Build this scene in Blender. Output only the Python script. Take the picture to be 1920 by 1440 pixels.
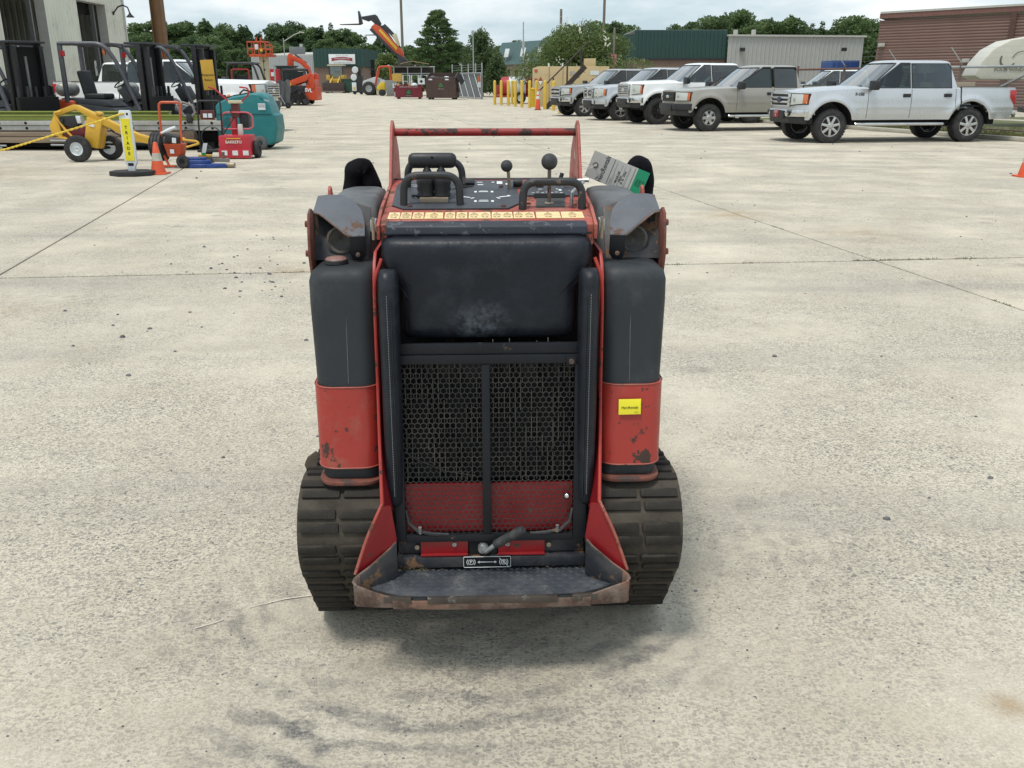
import bpy, bmesh, math, random
import numpy as np
from mathutils import Vector, Matrix, Euler
R = math.radians
SC = bpy.context.scene
COL = SC.collection
for _o in list(bpy.data.objects): bpy.data.objects.remove(_o, do_unlink=True)
random.seed(7)

# ------------------------------------------------------------------ camera
cam_d = bpy.data.cameras.new('camera'); cam = bpy.data.objects.new('camera', cam_d); COL.objects.link(cam)
cam.location = (0, 0, 1.5); cam.rotation_euler = (R(90 - 18.77), 0, 0)
cam_d.sensor_width = 36; cam_d.lens = 31.5; cam_d.clip_start = .05; cam_d.clip_end = 3000
SC.camera = cam
# ------------------------------------------------------------------ sky: thin bright overcast
SUN_EL, SUN_AZ = R(70), R(-140)            # elevation, azimuth from +Y towards +X
w = bpy.data.worlds.new('World'); SC.world = w; w.use_nodes = True
nt = w.node_tree; nt.nodes.clear()
out = nt.nodes.new('ShaderNodeOutputWorld'); bg = nt.nodes.new('ShaderNodeBackground')
sky = nt.nodes.new('ShaderNodeTexSky'); sky.sky_type = 'NISHITA'; sky.sun_disc = False
sky.sun_elevation = SUN_EL; sky.sun_rotation = SUN_AZ; sky.air_density = 1.2; sky.dust_density = 2.0; sky.ozone_density = 1.0
tc = nt.nodes.new('ShaderNodeTexCoord')
mp = nt.nodes.new('ShaderNodeMapping'); mp.inputs['Scale'].default_value = (1.5, 1.5, 5.0)
nz = nt.nodes.new('ShaderNodeTexNoise'); nz.inputs['Scale'].default_value = 2.6; nz.inputs['Detail'].default_value = 7; nz.inputs['Roughness'].default_value = .58
rp = nt.nodes.new('ShaderNodeValToRGB')
rp.color_ramp.elements[0].position = .40; rp.color_ramp.elements[0].color = (.70, .70, .70, 1)
rp.color_ramp.elements[1].position = .68; rp.color_ramp.elements[1].color = (.97, .97, .97, 1)
mx = nt.nodes.new('ShaderNodeMix'); mx.data_type = 'RGBA'
cl = nt.nodes.new('ShaderNodeValToRGB')      # colour of the cloud sheet
cl.color_ramp.elements[0].position = .38; cl.color_ramp.elements[0].color = (6.6, 8.5, 9.7, 1)
cl.color_ramp.elements[1].position = .62; cl.color_ramp.elements[1].color = (10.6, 11.1, 11.3, 1)
nt.links.new(tc.outputs['Generated'], mp.inputs['Vector']); nt.links.new(mp.outputs[0], nz.inputs['Vector'])
nt.links.new(nz.outputs['Fac'], rp.inputs[0]); nt.links.new(nz.outputs['Fac'], cl.inputs[0])
nt.links.new(rp.outputs[0], mx.inputs['Factor']); nt.links.new(sky.outputs[0], mx.inputs['A']); nt.links.new(cl.outputs[0], mx.inputs['B'])
nt.links.new(mx.outputs['Result'], bg.inputs['Color']); bg.inputs['Strength'].default_value = .1
nt.links.new(bg.outputs[0], out.inputs[0])
# ------------------------------------------------------------------ sun through the cloud
sd = bpy.data.lights.new('sun', 'SUN'); sun = bpy.data.objects.new('sun', sd); COL.objects.link(sun)
sd.energy = 2.5; sd.angle = R(12); sd.color = (1, .95, .87)
_d = Vector((math.sin(SUN_AZ) * math.cos(SUN_EL), math.cos(SUN_AZ) * math.cos(SUN_EL), math.sin(SUN_EL)))
sun.rotation_euler = _d.to_track_quat('Z', 'Y').to_euler(); sun.location = _d * 60
vs_ = SC.view_settings; vs_.view_transform = 'Standard'; vs_.look = 'None'; vs_.exposure = .0; vs_.gamma = 1; vs_.use_curve_mapping = False
SC.render.engine = 'CYCLES'
SC.cycles.max_bounces = 6; SC.cycles.diffuse_bounces = 3; SC.cycles.glossy_bounces = 3; SC.cycles.transparent_max_bounces = 12

# ------------------------------------------------------------------ mesh builder
class MB:
    def __init__(s): s.v = []; s.f = []; s.T = None
    def add(s, vs, fs):
        o = len(s.v)
        for p in vs:
            p = Vector(p)
            s.v.append(tuple(s.T @ p) if s.T is not None else tuple(p))
        for f in fs: s.f.append(tuple(i + o for i in f))
        return s
    def box(s, x0, x1, y0, y1, z0, z1):
        v = [(x, y, z) for z in (z0, z1) for y in (y0, y1) for x in (x0, x1)]
        return s.add(v, [(0, 2, 3, 1), (4, 5, 7, 6), (0, 1, 5, 4), (2, 6, 7, 3), (0, 4, 6, 2), (1, 3, 7, 5)])
    def obox(s, c, sz, rot=(0, 0, 0)):
        m = Matrix.Translation(c) @ Euler(rot).to_matrix().to_4x4()
        h = [a / 2 for a in sz]
        v = [m @ Vector((x, y, z)) for z in (-h[2], h[2]) for y in (-h[1], h[1]) for x in (-h[0], h[0])]
        return s.add(v, [(0, 2, 3, 1), (4, 5, 7, 6), (0, 1, 5, 4), (2, 6, 7, 3), (0, 4, 6, 2), (1, 3, 7, 5)])
    def bar(s, p, q, wx, wz, up=(0, 0, 1)):
        p, q = Vector(p), Vector(q); d = (q - p).normalized(); u = Vector(up)
        if abs(d.dot(u)) > .98: u = Vector((0, 1, 0))
        r = d.cross(u).normalized(); u = r.cross(d)
        v = [e + r * a * wx / 2 + u * b * wz / 2 for e in (p, q) for a, b in ((-1, -1), (1, -1), (1, 1), (-1, 1))]
        return s.add(v, [(3, 2, 1, 0), (4, 5, 6, 7), (0, 1, 5, 4), (1, 2, 6, 5), (2, 3, 7, 6), (3, 0, 4, 7)])
    def prism(s, pts, ax, a, b):
        def P(p, h): return {'x': (h, p[0], p[1]), 'y': (p[0], h, p[1]), 'z': (p[0], p[1], h)}[ax]
        n = len(pts)
        v = [P(p, a) for p in pts] + [P(p, b) for p in pts]
        return s.add(v, [tuple(range(n - 1, -1, -1)), tuple(range(n, 2 * n))] + [(i, (i + 1) % n, n + (i + 1) % n, n + i) for i in range(n)])
    def slab(s, pts, d):                      # 3D polygon thickened by vector d
        n = len(pts); d = Vector(d)
        v = [Vector(p) for p in pts] + [Vector(p) + d for p in pts]
        return s.add(v, [tuple(range(n - 1, -1, -1)), tuple(range(n, 2 * n))] + [(i, (i + 1) % n, n + (i + 1) % n, n + i) for i in range(n)])
    def tube(s, pts, r, n=8, closed=False, cap=True):
        P = [Vector(p) for p in pts]; k = len(P)
        rr = r if isinstance(r, (list, tuple)) else [r] * k
        vs = []; fs = []; u = None
        for i, p in enumerate(P):
            a = P[i - 1] if (i > 0 or closed) else p
            b = P[(i + 1) % k] if (i < k - 1 or closed) else p
            d = (b - a).normalized()
            if u is None:
                u = Vector((0, 0, 1)) if abs(d.z) < .9 else Vector((1, 0, 0))
            u = (u - d * u.dot(d)); u = u.normalized() if u.length > 1e-6 else d.orthogonal().normalized()
            t = d.cross(u)
            vs += [p + (u * math.cos(2 * math.pi * j / n) + t * math.sin(2 * math.pi * j / n)) * rr[i] for j in range(n)]
        for i in range(k if closed else k - 1):
            for j in range(n):
                a = i * n + j; b = i * n + (j + 1) % n; c = ((i + 1) % k) * n
                fs.append((a, b, c + (j + 1) % n, c + j))
        if cap and not closed: fs += [tuple(range(n - 1, -1, -1)), tuple(range((k - 1) * n, k * n))]
        return s.add(vs, fs)
    def cyl(s, p, q, r, r2=None, n=16): return s.tube([p, q], [r, r if r2 is None else r2], n)
    def lathe(s, prof, c=(0, 0, 0), ax='z', n=24, ang=2 * math.pi):
        c = Vector(c); vs = []; fs = []; m = len(prof)
        for j in range(n):
            a = ang * j / n; ca, sa = math.cos(a), math.sin(a)
            for r, h in prof:
                vs.append(c + Vector({'z': (r * ca, r * sa, h), 'x': (h, r * ca, r * sa), 'y': (r * sa, h, r * ca)}[ax]))
        for j in range(n):
            k = (j + 1) % n
            for i in range(m - 1): fs.append((j * m + i, k * m + i, k * m + i + 1, j * m + i + 1))
        return s.add(vs, fs)
    def ball(s, c, r, n=14, sc=(1, 1, 1)):
        pr = [(max(1e-4, math.sin(math.pi * i / (n // 2 + 2))), -math.cos(math.pi * i / (n // 2 + 2))) for i in range(n // 2 + 3)]
        vs = []; fs = []; m = len(pr); c = Vector(c)
        for j in range(n):
            a = 2 * math.pi * j / n
            for q, h in pr: vs.append(c + Vector((q * math.cos(a) * r * sc[0], q * math.sin(a) * r * sc[1], h * r * sc[2])))
        for j in range(n):
            k = (j + 1) % n
            for i in range(m - 1): fs.append((j * m + i, k * m + i, k * m + i + 1, j * m + i + 1))
        return s.add(vs, fs)
    def loft(s, secs, closed=True, cap=True):
        n = len(secs[0]); vs = [p for q in secs for p in q]; fs = []
        for i in range(len(secs) - 1):
            for j in range(n if closed else n - 1):
                a = i * n + j; b = i * n + (j + 1) % n
                fs.append((a, b, b + n, a + n))
        if cap and closed: fs += [tuple(range(n - 1, -1, -1)), tuple(range((len(secs) - 1) * n, len(secs) * n))]
        return s.add(vs, fs)
    def grid(s, fn, nu, nv):
        vs = [fn(i / nu, j / nv) for j in range(nv + 1) for i in range(nu + 1)]
        return s.add(vs, [(j * (nu + 1) + i, j * (nu + 1) + i + 1, (j + 1) * (nu + 1) + i + 1, (j + 1) * (nu + 1) + i) for j in range(nv) for i in range(nu)])
    def mesh(s, name, mat, bevel=0, ang=35, seg=2, weld=False):
        me = bpy.data.meshes.new(name); me.from_pydata(s.v, [], s.f)
        bm = bmesh.new(); bm.from_mesh(me)
        if weld: bmesh.ops.remove_doubles(bm, verts=bm.verts, dist=weld if weld is not True else 1e-4)
        bmesh.ops.recalc_face_normals(bm, faces=bm.faces)
        if bevel:
            ed = [e for e in bm.edges if len(e.link_faces) == 2 and e.calc_face_angle(0) > R(28)]
            bmesh.ops.bevel(bm, geom=ed, offset=bevel, segments=seg, profile=.6, affect='EDGES', clamp_overlap=True)
        for f in bm.faces: f.smooth = True
        bm.to_mesh(me); bm.free()
        me.set_sharp_from_angle(angle=R(ang)); me.materials.append(mat)
        return me
    def build(s, name, mat, parent=None, bevel=0, ang=35, seg=2, weld=False):
        return obj(name, s.mesh(name, mat, bevel, ang, seg, weld), parent)

def obj(name, me, parent=None):
    o = bpy.data.objects.new(name, me); COL.objects.link(o)
    if parent is not None: o.parent = parent
    return o
def tag(o, label=None, cat=None, group=None, kind=None):
    if label: o['label'] = label
    if cat: o['category'] = cat
    if group: o['group'] = group
    if kind: o['kind'] = kind
    return o
def thing(name, label, cat, loc=(0, 0, 0), rz=0, group=None):
    o = bpy.data.objects.new(name, None); COL.objects.link(o); o.empty_display_size = .1
    o.location = loc; o.rotation_euler = (0, 0, rz)
    return tag(o, label, cat, group)
def copy_tree(o, parent=None):
    c = o.copy(); COL.objects.link(c); c.parent = parent
    for ch in o.children: copy_tree(ch, c)
    return c
def frame(o, right, up):
    r = Vector(right).normalized(); u = Vector(up); u = (u - r * u.dot(r)).normalized(); n = r.cross(u)
    m = Matrix((r, u, n)).transposed().to_4x4(); m.translation = Vector(o); return m
def text(name, body, size, mat, parent, fr, align='CENTER', sx=1., bold=0.):
    cu = bpy.data.curves.new('txt', 'FONT'); cu.body = body; cu.size = size; cu.align_x = align; cu.align_y = 'CENTER'; cu.offset = bold; cu.resolution_u = 3
    t = bpy.data.objects.new('txt', cu); COL.objects.link(t)
    dg = bpy.context.evaluated_depsgraph_get(); me = bpy.data.meshes.new_from_object(t.evaluated_get(dg))
    bpy.data.objects.remove(t); bpy.data.curves.remove(cu)
    me.transform(Matrix.Diagonal((sx, 1, 1, 1))); me.transform(fr); me.name = name
    me.materials.clear(); me.materials.append(mat)
    return obj(name, me, parent)
def arc(cx, cy, r, a0, a1, n=8): return [(cx + r * math.cos(R(a0 + (a1 - a0) * i / n)), cy + r * math.sin(R(a0 + (a1 - a0) * i / n))) for i in range(n + 1)]
def rrect(x0, x1, y0, y1, r, n=4):
    return arc(x1 - r, y0 + r, r, -90, 0, n) + arc(x1 - r, y1 - r, r, 0, 90, n) + arc(x0 + r, y1 - r, r, 90, 180, n) + arc(x0 + r, y0 + r, r, 180, 270, n)
def fillet(pts, r, n=5, closed=False):       # round the corners of a 3D polyline
    P = [Vector(p) for p in pts]; o = []
    for i, p in enumerate(P):
        if not closed and i in (0, len(P) - 1): o.append(p); continue
        a, b = P[i - 1] - p, P[(i + 1) % len(P)] - p
        d = min(r, a.length * .49, b.length * .49); s0 = p + a.normalized() * d; s1 = p + b.normalized() * d
        for k in range(n + 1):
            t = k / n; o.append(s0 * (1 - t) ** 2 + p * 2 * t * (1 - t) + s1 * t * t)
    return o
# ------------------------------------------------------------------ materials
MATS = {}
def hexc(h): return tuple(((int(h[i:i + 2], 16) / 255) ** 2.2) for i in (0, 2, 4))
def mat(name, col, rough=.5, metal=0., var=.12, vs=6., bump=0., bs=80., wear=0., wcol=(.09, .045, .025), ws=14., coat=0., spec=.5, dirt=0., dcol=(.30, .26, .20), ds=3., rvar=.12, bd=.002, stretch=None):
    """painted / plain surface with colour variation, chips showing wcol, dust dcol and fine relief"""
    if name in MATS: return MATS[name]
    m = bpy.data.materials.new(name); MATS[name] = m; m.use_nodes = True
    n = m.node_tree.nodes; l = m.node_tree.links; b = n['Principled BSDF']
    if isinstance(col, str): col = hexc(col)
    tc = n.new('ShaderNodeTexCoord'); vec = tc.outputs['Object']
    if stretch:
        mpn = n.new('ShaderNodeMapping'); mpn.inputs['Scale'].default_value = stretch; l.new(vec, mpn.inputs[0]); vec = mpn.outputs[0]
    def noise(sc, det=5, ro=.6):
        t = n.new('ShaderNodeTexNoise'); t.inputs['Scale'].default_value = sc; t.inputs['Detail'].default_value = det; t.inputs['Roughness'].default_value = ro
        l.new(vec, t.inputs['Vector']); return t.outputs['Fac']
    def ramp(src, a, c_, inv=False):
        r = n.new('ShaderNodeMapRange'); r.inputs['From Min'].default_value = a; r.inputs['From Max'].default_value = c_
        if inv: r.inputs['To Min'].default_value = 1; r.inputs['To Max'].default_value = 0
        l.new(src, r.inputs['Value']); return r.outputs[0]
    def mix(fac, A, B):
        x = n.new('ShaderNodeMix'); x.data_type = 'RGBA'
        for v, k in ((fac, 'Factor'), (A, 'A'), (B, 'B')):
            if isinstance(v, (tuple, float, int)): x.inputs[k].default_value = (*v, 1) if isinstance(v, tuple) else v
            else: l.new(v, x.inputs[k])
        return x.outputs['Result']
    n1 = noise(vs)
    c0 = tuple(max(0, c * (1 - var)) for c in col); c1 = tuple(c * (1 + var) for c in col)
    c = mix(ramp(n1, .3, .7), c0, c1)
    rg = n.new('ShaderNodeMapRange'); rg.inputs['From Min'].default_value = .3; rg.inputs['From Max'].default_value = .7
    rg.inputs['To Min'].default_value = max(.02, rough - rvar); rg.inputs['To Max'].default_value = min(1, rough + rvar); l.new(noise(vs * 2.3), rg.inputs['Value']); ro = rg.outputs[0]
    if dirt:
        f = ramp(noise(ds, 8, .7), .66 - dirt * .45, .80 - dirt * .25)
        c = mix(f, c, dcol)
    h = None
    if wear:
        wn = noise(ws, 9, .68); f = ramp(wn, .74 - wear * .42, .765 - wear * .42)
        wc = mix(noise(ws * 4, 4), tuple(x * .55 for x in wcol), tuple(min(1, x * 1.5) for x in wcol))
        c = mix(f, c, wc)
        x = n.new('ShaderNodeMix'); x.data_type = 'FLOAT'; l.new(f, x.inputs['Factor']); l.new(ro, x.inputs['A']); x.inputs['B'].default_value = .85; ro = x.outputs['Result']
        h = f
    l.new(c, b.inputs['Base Color']); l.new(ro, b.inputs['Roughness'])
    b.inputs['Metallic'].default_value = metal; b.inputs['Coat Weight'].default_value = coat; b.inputs['Coat Roughness'].default_value = .06
    b.inputs['Specular IOR Level'].default_value = spec
    if bump:
        bp = n.new('ShaderNodeBump'); bp.inputs['Strength'].default_value = bump; bp.inputs['Distance'].default_value = bd
        l.new(noise(bs, 4), bp.inputs['Height']); l.new(bp.outputs[0], b.inputs['Normal'])
    return m
def flat(name, col, rough=.6, emit=0):
    if name in MATS: return MATS[name]
    m = bpy.data.materials.new(name); MATS[name] = m; m.use_nodes = True; b = m.node_tree.nodes['Principled BSDF']
    if isinstance(col, str): col = hexc(col)
    b.inputs['Base Color'].default_value = (*col, 1); b.inputs['Roughness'].default_value = rough
    return m
def glass(name, col, rough=.03):
    m = flat(name, col, rough); b = m.node_tree.nodes['Principled BSDF']; b.inputs['Specular IOR Level'].default_value = .8; b.inputs['Coat Weight'].default_value = .6; b.inputs['Coat Roughness'].default_value = .02
    return m
RED = mat('faded_red_paint', (.365, .036, .027), .42, var=.14, vs=5, wear=.34, ws=16, wcol=(.05, .03, .024), bump=.15, bs=180, dirt=.25, dcol=(.30, .10, .07), ds=7)
RED_SHADED = mat('red_paint_shaded', (.245, .011, .015), .4, var=.15, wear=.22, ws=22, wcol=(.06, .04, .035), bump=.1)  # same red set deeper, shade on the inner panels put into the colour
RED_W = mat('worn_red_paint', (.34, .056, .042), .6, var=.2, wear=.44, ws=24, wcol=(.12, .055, .035), bump=.3, bs=120, dirt=.5, dcol=(.34, .15, .11), ds=9)
PINK = mat('sun_bleached_red_paint', (.42, .19, .15), .75, var=.15, wear=.34, ws=30, wcol=(.20, .06, .045))
RUST = mat('rusty_steel', (.085, .050, .037), .8, var=.4, vs=22, wear=.45, ws=11, wcol=(.18, .10, .07), bump=.5, bs=160, dirt=.5, dcol=(.21, .16, .13), ds=12)
RUSTR = mat('rusty_red_steel', (.16, .055, .038), .8, var=.35, vs=30, wear=.42, ws=18, wcol=(.07, .045, .04), bump=.4, bs=150)
BLK = mat('black_paint_scuffed', (.0085, .0100, .0140), .5, var=.3, wear=.25, ws=18, wcol=(.08, .055, .042), bump=.2, bs=120, dirt=.12, dcol=(.035, .033, .033), ds=9, spec=.3)
BLKR = mat('black_paint_rust_spots', (.020, .023, .030), .55, var=.3, wear=.40, ws=14, wcol=(.15, .085, .045), bump=.3, bs=90, dirt=.5, dcol=(.075, .07, .07), ds=6)
LIP = mat('worn_black_edge', (.018, .023, .036), .55, var=.25, wear=.38, ws=40, wcol=(.085, .095, .105), bump=.2, bs=90)
PLAS = mat('weathered_black_plastic', (.030, .035, .040), .58, var=.14, vs=4, bump=.35, bs=420, dirt=.38, dcol=(.058, .064, .069), ds=5, spec=.28, bd=.0008)
PLAST = mat('sun_bleached_plastic', (.070, .078, .084), .62, var=.2, vs=7, bump=.35, bs=380, dirt=.6, dcol=(.135, .143, .148), ds=6, bd=.0008)
LEA = mat('black_vinyl', (.0105, .0130, .0190), .45, var=.25, vs=5, bump=.5, bs=30, dirt=.36, dcol=(.024, .028, .036), ds=9, spec=.30, bd=.004)
PLATE = mat('dark_grey_control_plate', (.046, .051, .062), .55, var=.2, vs=9, wear=.24, ws=30, wcol=(.16, .12, .10), bump=.1)
TUBE = mat('scuffed_black_tube', (.020, .022, .026), .52, var=.3, vs=18, wear=.38, ws=26, wcol=(.115, .09, .075), bump=.2, bs=150)
GRIP = mat('black_grip', (.013, .015, .019), .5, var=.2, bump=.2, bs=200)
BALL = mat('worn_black_knob', (.030, .032, .034), .68, var=.25, vs=40, bump=.3, bs=240, dirt=.4, dcol=(.08, .08, .08), ds=30)
ZINC = mat('zinc_plated_steel', (.36, .38, .38), .42, metal=.7, var=.25, vs=60)
STEEL = mat('bare_worn_steel', (.33, .28, .21), .5, metal=.6, var=.3, vs=40, wear=.3, ws=40)
RUB = mat('dusty_track_rubber', (.050, .043, .035), .85, var=.25, vs=9, bump=.6, bs=90, dirt=.55, dcol=(.092, .080, .062), ds=6, bd=.003, spec=.2)
RUBL = mat('track_lug_rubber', (.030, .027, .024), .8, var=.3, vs=14, bump=.6, bs=70, dirt=.45, dcol=(.066, .057, .045), ds=9, bd=.003, spec=.2)
FAB = mat('black_hose_sleeve', (.007, .007, .009), .95, var=.4, vs=16, bump=.8, bs=60, spec=.1, bd=.006)
MESHM = mat('black_mesh', (.022, .021, .022), .6, var=.3, vs=20, dirt=.4, dcol=(.065, .056, .048), ds=10)
FIN = mat('dusty_radiator_fins', (.055, .052, .048), .8, var=.4, vs=8, dirt=.55, dcol=(.17, .155, .125), ds=11)
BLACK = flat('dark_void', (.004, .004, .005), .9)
TREAD = mat('worn_tread_plate', (.052, .059, .071), .5, metal=.2, var=.3, vs=10, wear=.35, ws=16, wcol=(.10, .10, .105), bump=.2, bs=200, dirt=.4, dcol=(.12, .125, .13), ds=8)
DECAL = mat('yellow_warning_vinyl', (.80, .62, .33), .5, var=.08, vs=30, dirt=.3, dcol=(.62, .48, .27), ds=25)
INK = flat('print_black', (.02, .02, .022), .6)
INKB = mat('print_faded_brown', (.24, .17, .09), .6, var=.3, vs=60)
WHITEP = mat('print_white', (.70, .72, .72), .5, var=.1, vs=40)
THREAD = flat('grey_thread', (.20, .21, .22), .8)
YEL = mat('yellow_vinyl', (.82, .74, .03), .4, var=.05)
TYRE = mat('tyre_rubber', (.021, .021, .022), .78, var=.25, vs=12, bump=.4, bs=60, dirt=.35, dcol=(.06, .056, .05), ds=6)
CHROME = mat('chrome', (.62, .63, .63), .12, metal=1, var=.08, rvar=.05)
ALLOY = mat('alloy_wheel', (.55, .55, .54), .3, metal=.75, var=.12)
TRIM = mat('black_trim_plastic', (.018, .019, .021), .55, var=.2, bump=.1)
GLASSD = glass('tinted_glass', (.024, .034, .034), .05); GLASSD.node_tree.nodes['Principled BSDF'].inputs['Coat Weight'].default_value = 0; GLASSD.node_tree.nodes['Principled BSDF'].inputs['Specular IOR Level'].default_value = .35
def clear_glass(name, tint, ior=1.5, k0=.02):
    m = bpy.data.materials.new(name); m.use_nodes = True; n = m.node_tree.nodes; l = m.node_tree.links; n.remove(n['Principled BSDF'])
    t = n.new('ShaderNodeBsdfTransparent'); t.inputs[0].default_value = (*tint, 1); g = n.new('ShaderNodeBsdfGlossy'); g.inputs['Roughness'].default_value = .02; f = n.new('ShaderNodeFresnel'); f.inputs[0].default_value = ior
    k = n.new('ShaderNodeMath'); k.operation = 'MULTIPLY_ADD'; k.inputs[1].default_value = 1.5; k.inputs[2].default_value = k0; k.use_clamp = True; l.new(f.outputs[0], k.inputs[0])
    x = n.new('ShaderNodeMixShader'); l.new(k.outputs[0], x.inputs[0]); l.new(t.outputs[0], x.inputs[1]); l.new(g.outputs[0], x.inputs[2]); l.new(x.outputs[0], n['Material Output'].inputs['Surface']); return m
CLRS = clear_glass('side_window_glass', (.34, .42, .40)); CLRW = clear_glass('clear_windscreen', (.66, .74, .71), 1.7, .22)
GLASSW = glass('windscreen_glass', (.125, .155, .150))
LAMP = glass('headlamp_glass', (.50, .53, .50), .12)
AMBER = glass('amber_lens', (.55, .12, .02), .15)
REDL = glass('red_lens', (.42, .012, .018), .15)
FKB = mat('forklift_dark_paint', (.026, .029, .035), .5, var=.25, vs=4, dirt=.35, dcol=(.06, .06, .062), ds=3)
FKG = mat('forklift_grey_guard', (.070, .075, .088), .5, var=.2, vs=5, dirt=.3, dcol=(.11, .11, .115), ds=3)
ORG = mat('orange_paint', (.50, .075, .022), .45, var=.15, vs=4, dirt=.3, dcol=(.38, .13, .07), ds=4, wear=.15)
# ------------------------------------------------------------------ ground and concrete yard
def concrete_mat():
    m = bpy.data.materials.new('exposed_aggregate_concrete'); m.use_nodes = True
    n = m.node_tree.nodes; l = m.node_tree.links; b = n['Principled BSDF']
    tc = n.new('ShaderNodeTexCoord'); V = tc.outputs['Object']
    def noise(sc, det=6, ro=.6, st=None):
        v = V
        if st: q = n.new('ShaderNodeMapping'); q.inputs['Scale'].default_value = st; q.inputs['Rotation'].default_value = (0, 0, R(-6)); l.new(V, q.inputs[0]); v = q.outputs[0]
        t = n.new('ShaderNodeTexNoise'); t.inputs['Scale'].default_value = sc; t.inputs['Detail'].default_value = det; t.inputs['Roughness'].default_value = ro; l.new(v, t.inputs['Vector']); return t.outputs['Fac']
    def rng(s, a, c, A=0., B=1.):
        r = n.new('ShaderNodeMapRange'); r.inputs['From Min'].default_value = a; r.inputs['From Max'].default_value = c; r.inputs['To Min'].default_value = A; r.inputs['To Max'].default_value = B; l.new(s, r.inputs['Value']); return r.outputs[0]
    def mth(op, a, c):
        x = n.new('ShaderNodeMath'); x.operation = op
        for i, v in enumerate((a, c)):
            if isinstance(v, (int, float)): x.inputs[i].default_value = v
            else: l.new(v, x.inputs[i])
        return x.outputs[0]
    def mix(f, A, B, mode='MIX'):
        x = n.new('ShaderNodeMix'); x.data_type = 'RGBA'; x.blend_type = mode
        for v, k in ((f, 'Factor'), (A, 'A'), (B, 'B')):
            if isinstance(v, tuple): x.inputs[k].default_value = (*v, 1)
            elif isinstance(v, (int, float)): x.inputs[k].default_value = v
            else: l.new(v, x.inputs[k])
        return x.outputs['Result']
    oi = n.new('ShaderNodeObjectInfo')
    c = mix(rng(noise(.45, 7), .35, .65), (.735, .662, .525), (.61, .550, .44))
    c = mix(rng(noise(1.0, 8, .65, (.35, 2.2, 1)), .48, .72, 0, .40), c, (.43, .39, .32))
    c = mix(rng(noise(3.1, 8, .7), .52, .70, 0, .55), c, (.72, .655, .53))
    c = mix(rng(noise(130, 5, .75), .38, .62, 0, 1), c, mix(.50, c, (.32, .29, .235)))
    c = mix(rng(noise(48, 4, .7), .56, .70, 0, .8), c, (.80, .735, .60))
    c = mix(rng(noise(11, 6, .7), .50, .72, 0, .5), c, (.40, .36, .29))
    c = mix(rng(oi.outputs['Random'], 0, 1, 0, .22), c, (.42, .40, .36))
    # exposed stones, stronger where the cement skin has worn off
    mask = rng(noise(.9, 6, .65), .36, .60, .15, 1.)
    c = mix(rng(noise(1.7, 7, .7), .46, .66, 0, .55), c, (.46, .405, .315))
    hs = []
    wn = n.new('ShaderNodeTexNoise'); wn.inputs['Scale'].default_value = 75; wn.inputs['Detail'].default_value = 2; l.new(V, wn.inputs['Vector'])
    ws = n.new('ShaderNodeVectorMath'); ws.operation = 'MULTIPLY_ADD'; l.new(wn.outputs['Color'], ws.inputs[0]); ws.inputs[1].default_value = (.014, .014, 0); l.new(V, ws.inputs[2])
    for sc, th, rad, seed in ((120, .46, .44, 0), (72, .70, .42, 3.7), (40, .90, .36, 9.1)):
        q = n.new('ShaderNodeMapping'); q.inputs['Location'].default_value = (seed, seed * 2, 0); q.inputs['Scale'].default_value = (1, 1.3, 1); l.new(ws.outputs[0], q.inputs[0])
        vo = n.new('ShaderNodeTexVoronoi'); vo.inputs['Scale'].default_value = sc; vo.voronoi_dimensions = '2D'; l.new(q.outputs[0], vo.inputs['Vector'])
        sp = n.new('ShaderNodeSeparateColor'); l.new(vo.outputs['Color'], sp.inputs[0])
        st = mth('MULTIPLY', mth('GREATER_THAN', sp.outputs[0], th), rng(vo.outputs['Distance'], rad - .10, rad, 1, 0))
        st = mth('MULTIPLY', st, mask); hs.append(st)
        sc_ = mix(sp.outputs[1], (.145, .143, .140), (.40, .365, .305))
        c = mix(mth('MULTIPLY', st, {120: .62, 72: .86, 40: .95}[sc]), c, sc_)
    # scuffed rubber smudges left by turning tracks
    ps = n.new('ShaderNodeVectorMath'); sm = None
    for (x, y, r, k) in ((-.50, 1.76, .36, .95), (-.04, 1.88, .26, .85), (.36, 2.10, .26, .8), (-.25, 1.80, .28, .75), (-.80, 2.25, .35, .5), (.0, 2.2, .45, .45), (.9, 2.7, .4, .4), (-3.2, 6.4, .5, .3)):
        d = n.new('ShaderNodeVectorMath'); d.operation = 'DISTANCE'; l.new(V, d.inputs[0]); d.inputs[1].default_value = (x, y, 0)
        g = rng(d.outputs['Value'], 0, r, k, 0); sm = g if sm is None else mth('MAXIMUM', sm, g)
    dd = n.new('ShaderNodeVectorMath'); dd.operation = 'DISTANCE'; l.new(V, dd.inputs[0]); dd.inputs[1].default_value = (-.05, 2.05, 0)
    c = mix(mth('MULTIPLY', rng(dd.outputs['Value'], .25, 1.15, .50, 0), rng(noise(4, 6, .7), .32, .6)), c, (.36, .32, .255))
    sk = mth('MULTIPLY', sm, mth('MULTIPLY', rng(noise(5.5, 9, .72, (1.3, 2.4, 1)), .40, .56), rng(noise(110, 5, .85), .30, .55, .25, 1)))
    q = n.new('ShaderNodeMapping'); q.inputs['Location'].default_value = (.15, -2.75, 0); l.new(V, q.inputs[0])
    wr = n.new('ShaderNodeTexWave'); wr.wave_type = 'RINGS'; wr.rings_direction = 'SPHERICAL'; wr.inputs['Scale'].default_value = 3.2; wr.inputs['Distortion'].default_value = 5; wr.inputs['Detail'].default_value = 4; wr.inputs['Detail Scale'].default_value = 2.5; l.new(q.outputs[0], wr.inputs['Vector'])
    sk = mth('MULTIPLY', sk, rng(wr.outputs['Fac'], .25, .7, .12, 1.))
    c = mix(mth('MINIMUM', mth('MULTIPLY', sk, 1.25), 1.), c, (.13, .127, .127))
    # rust and clay stains
    rs = None
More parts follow.
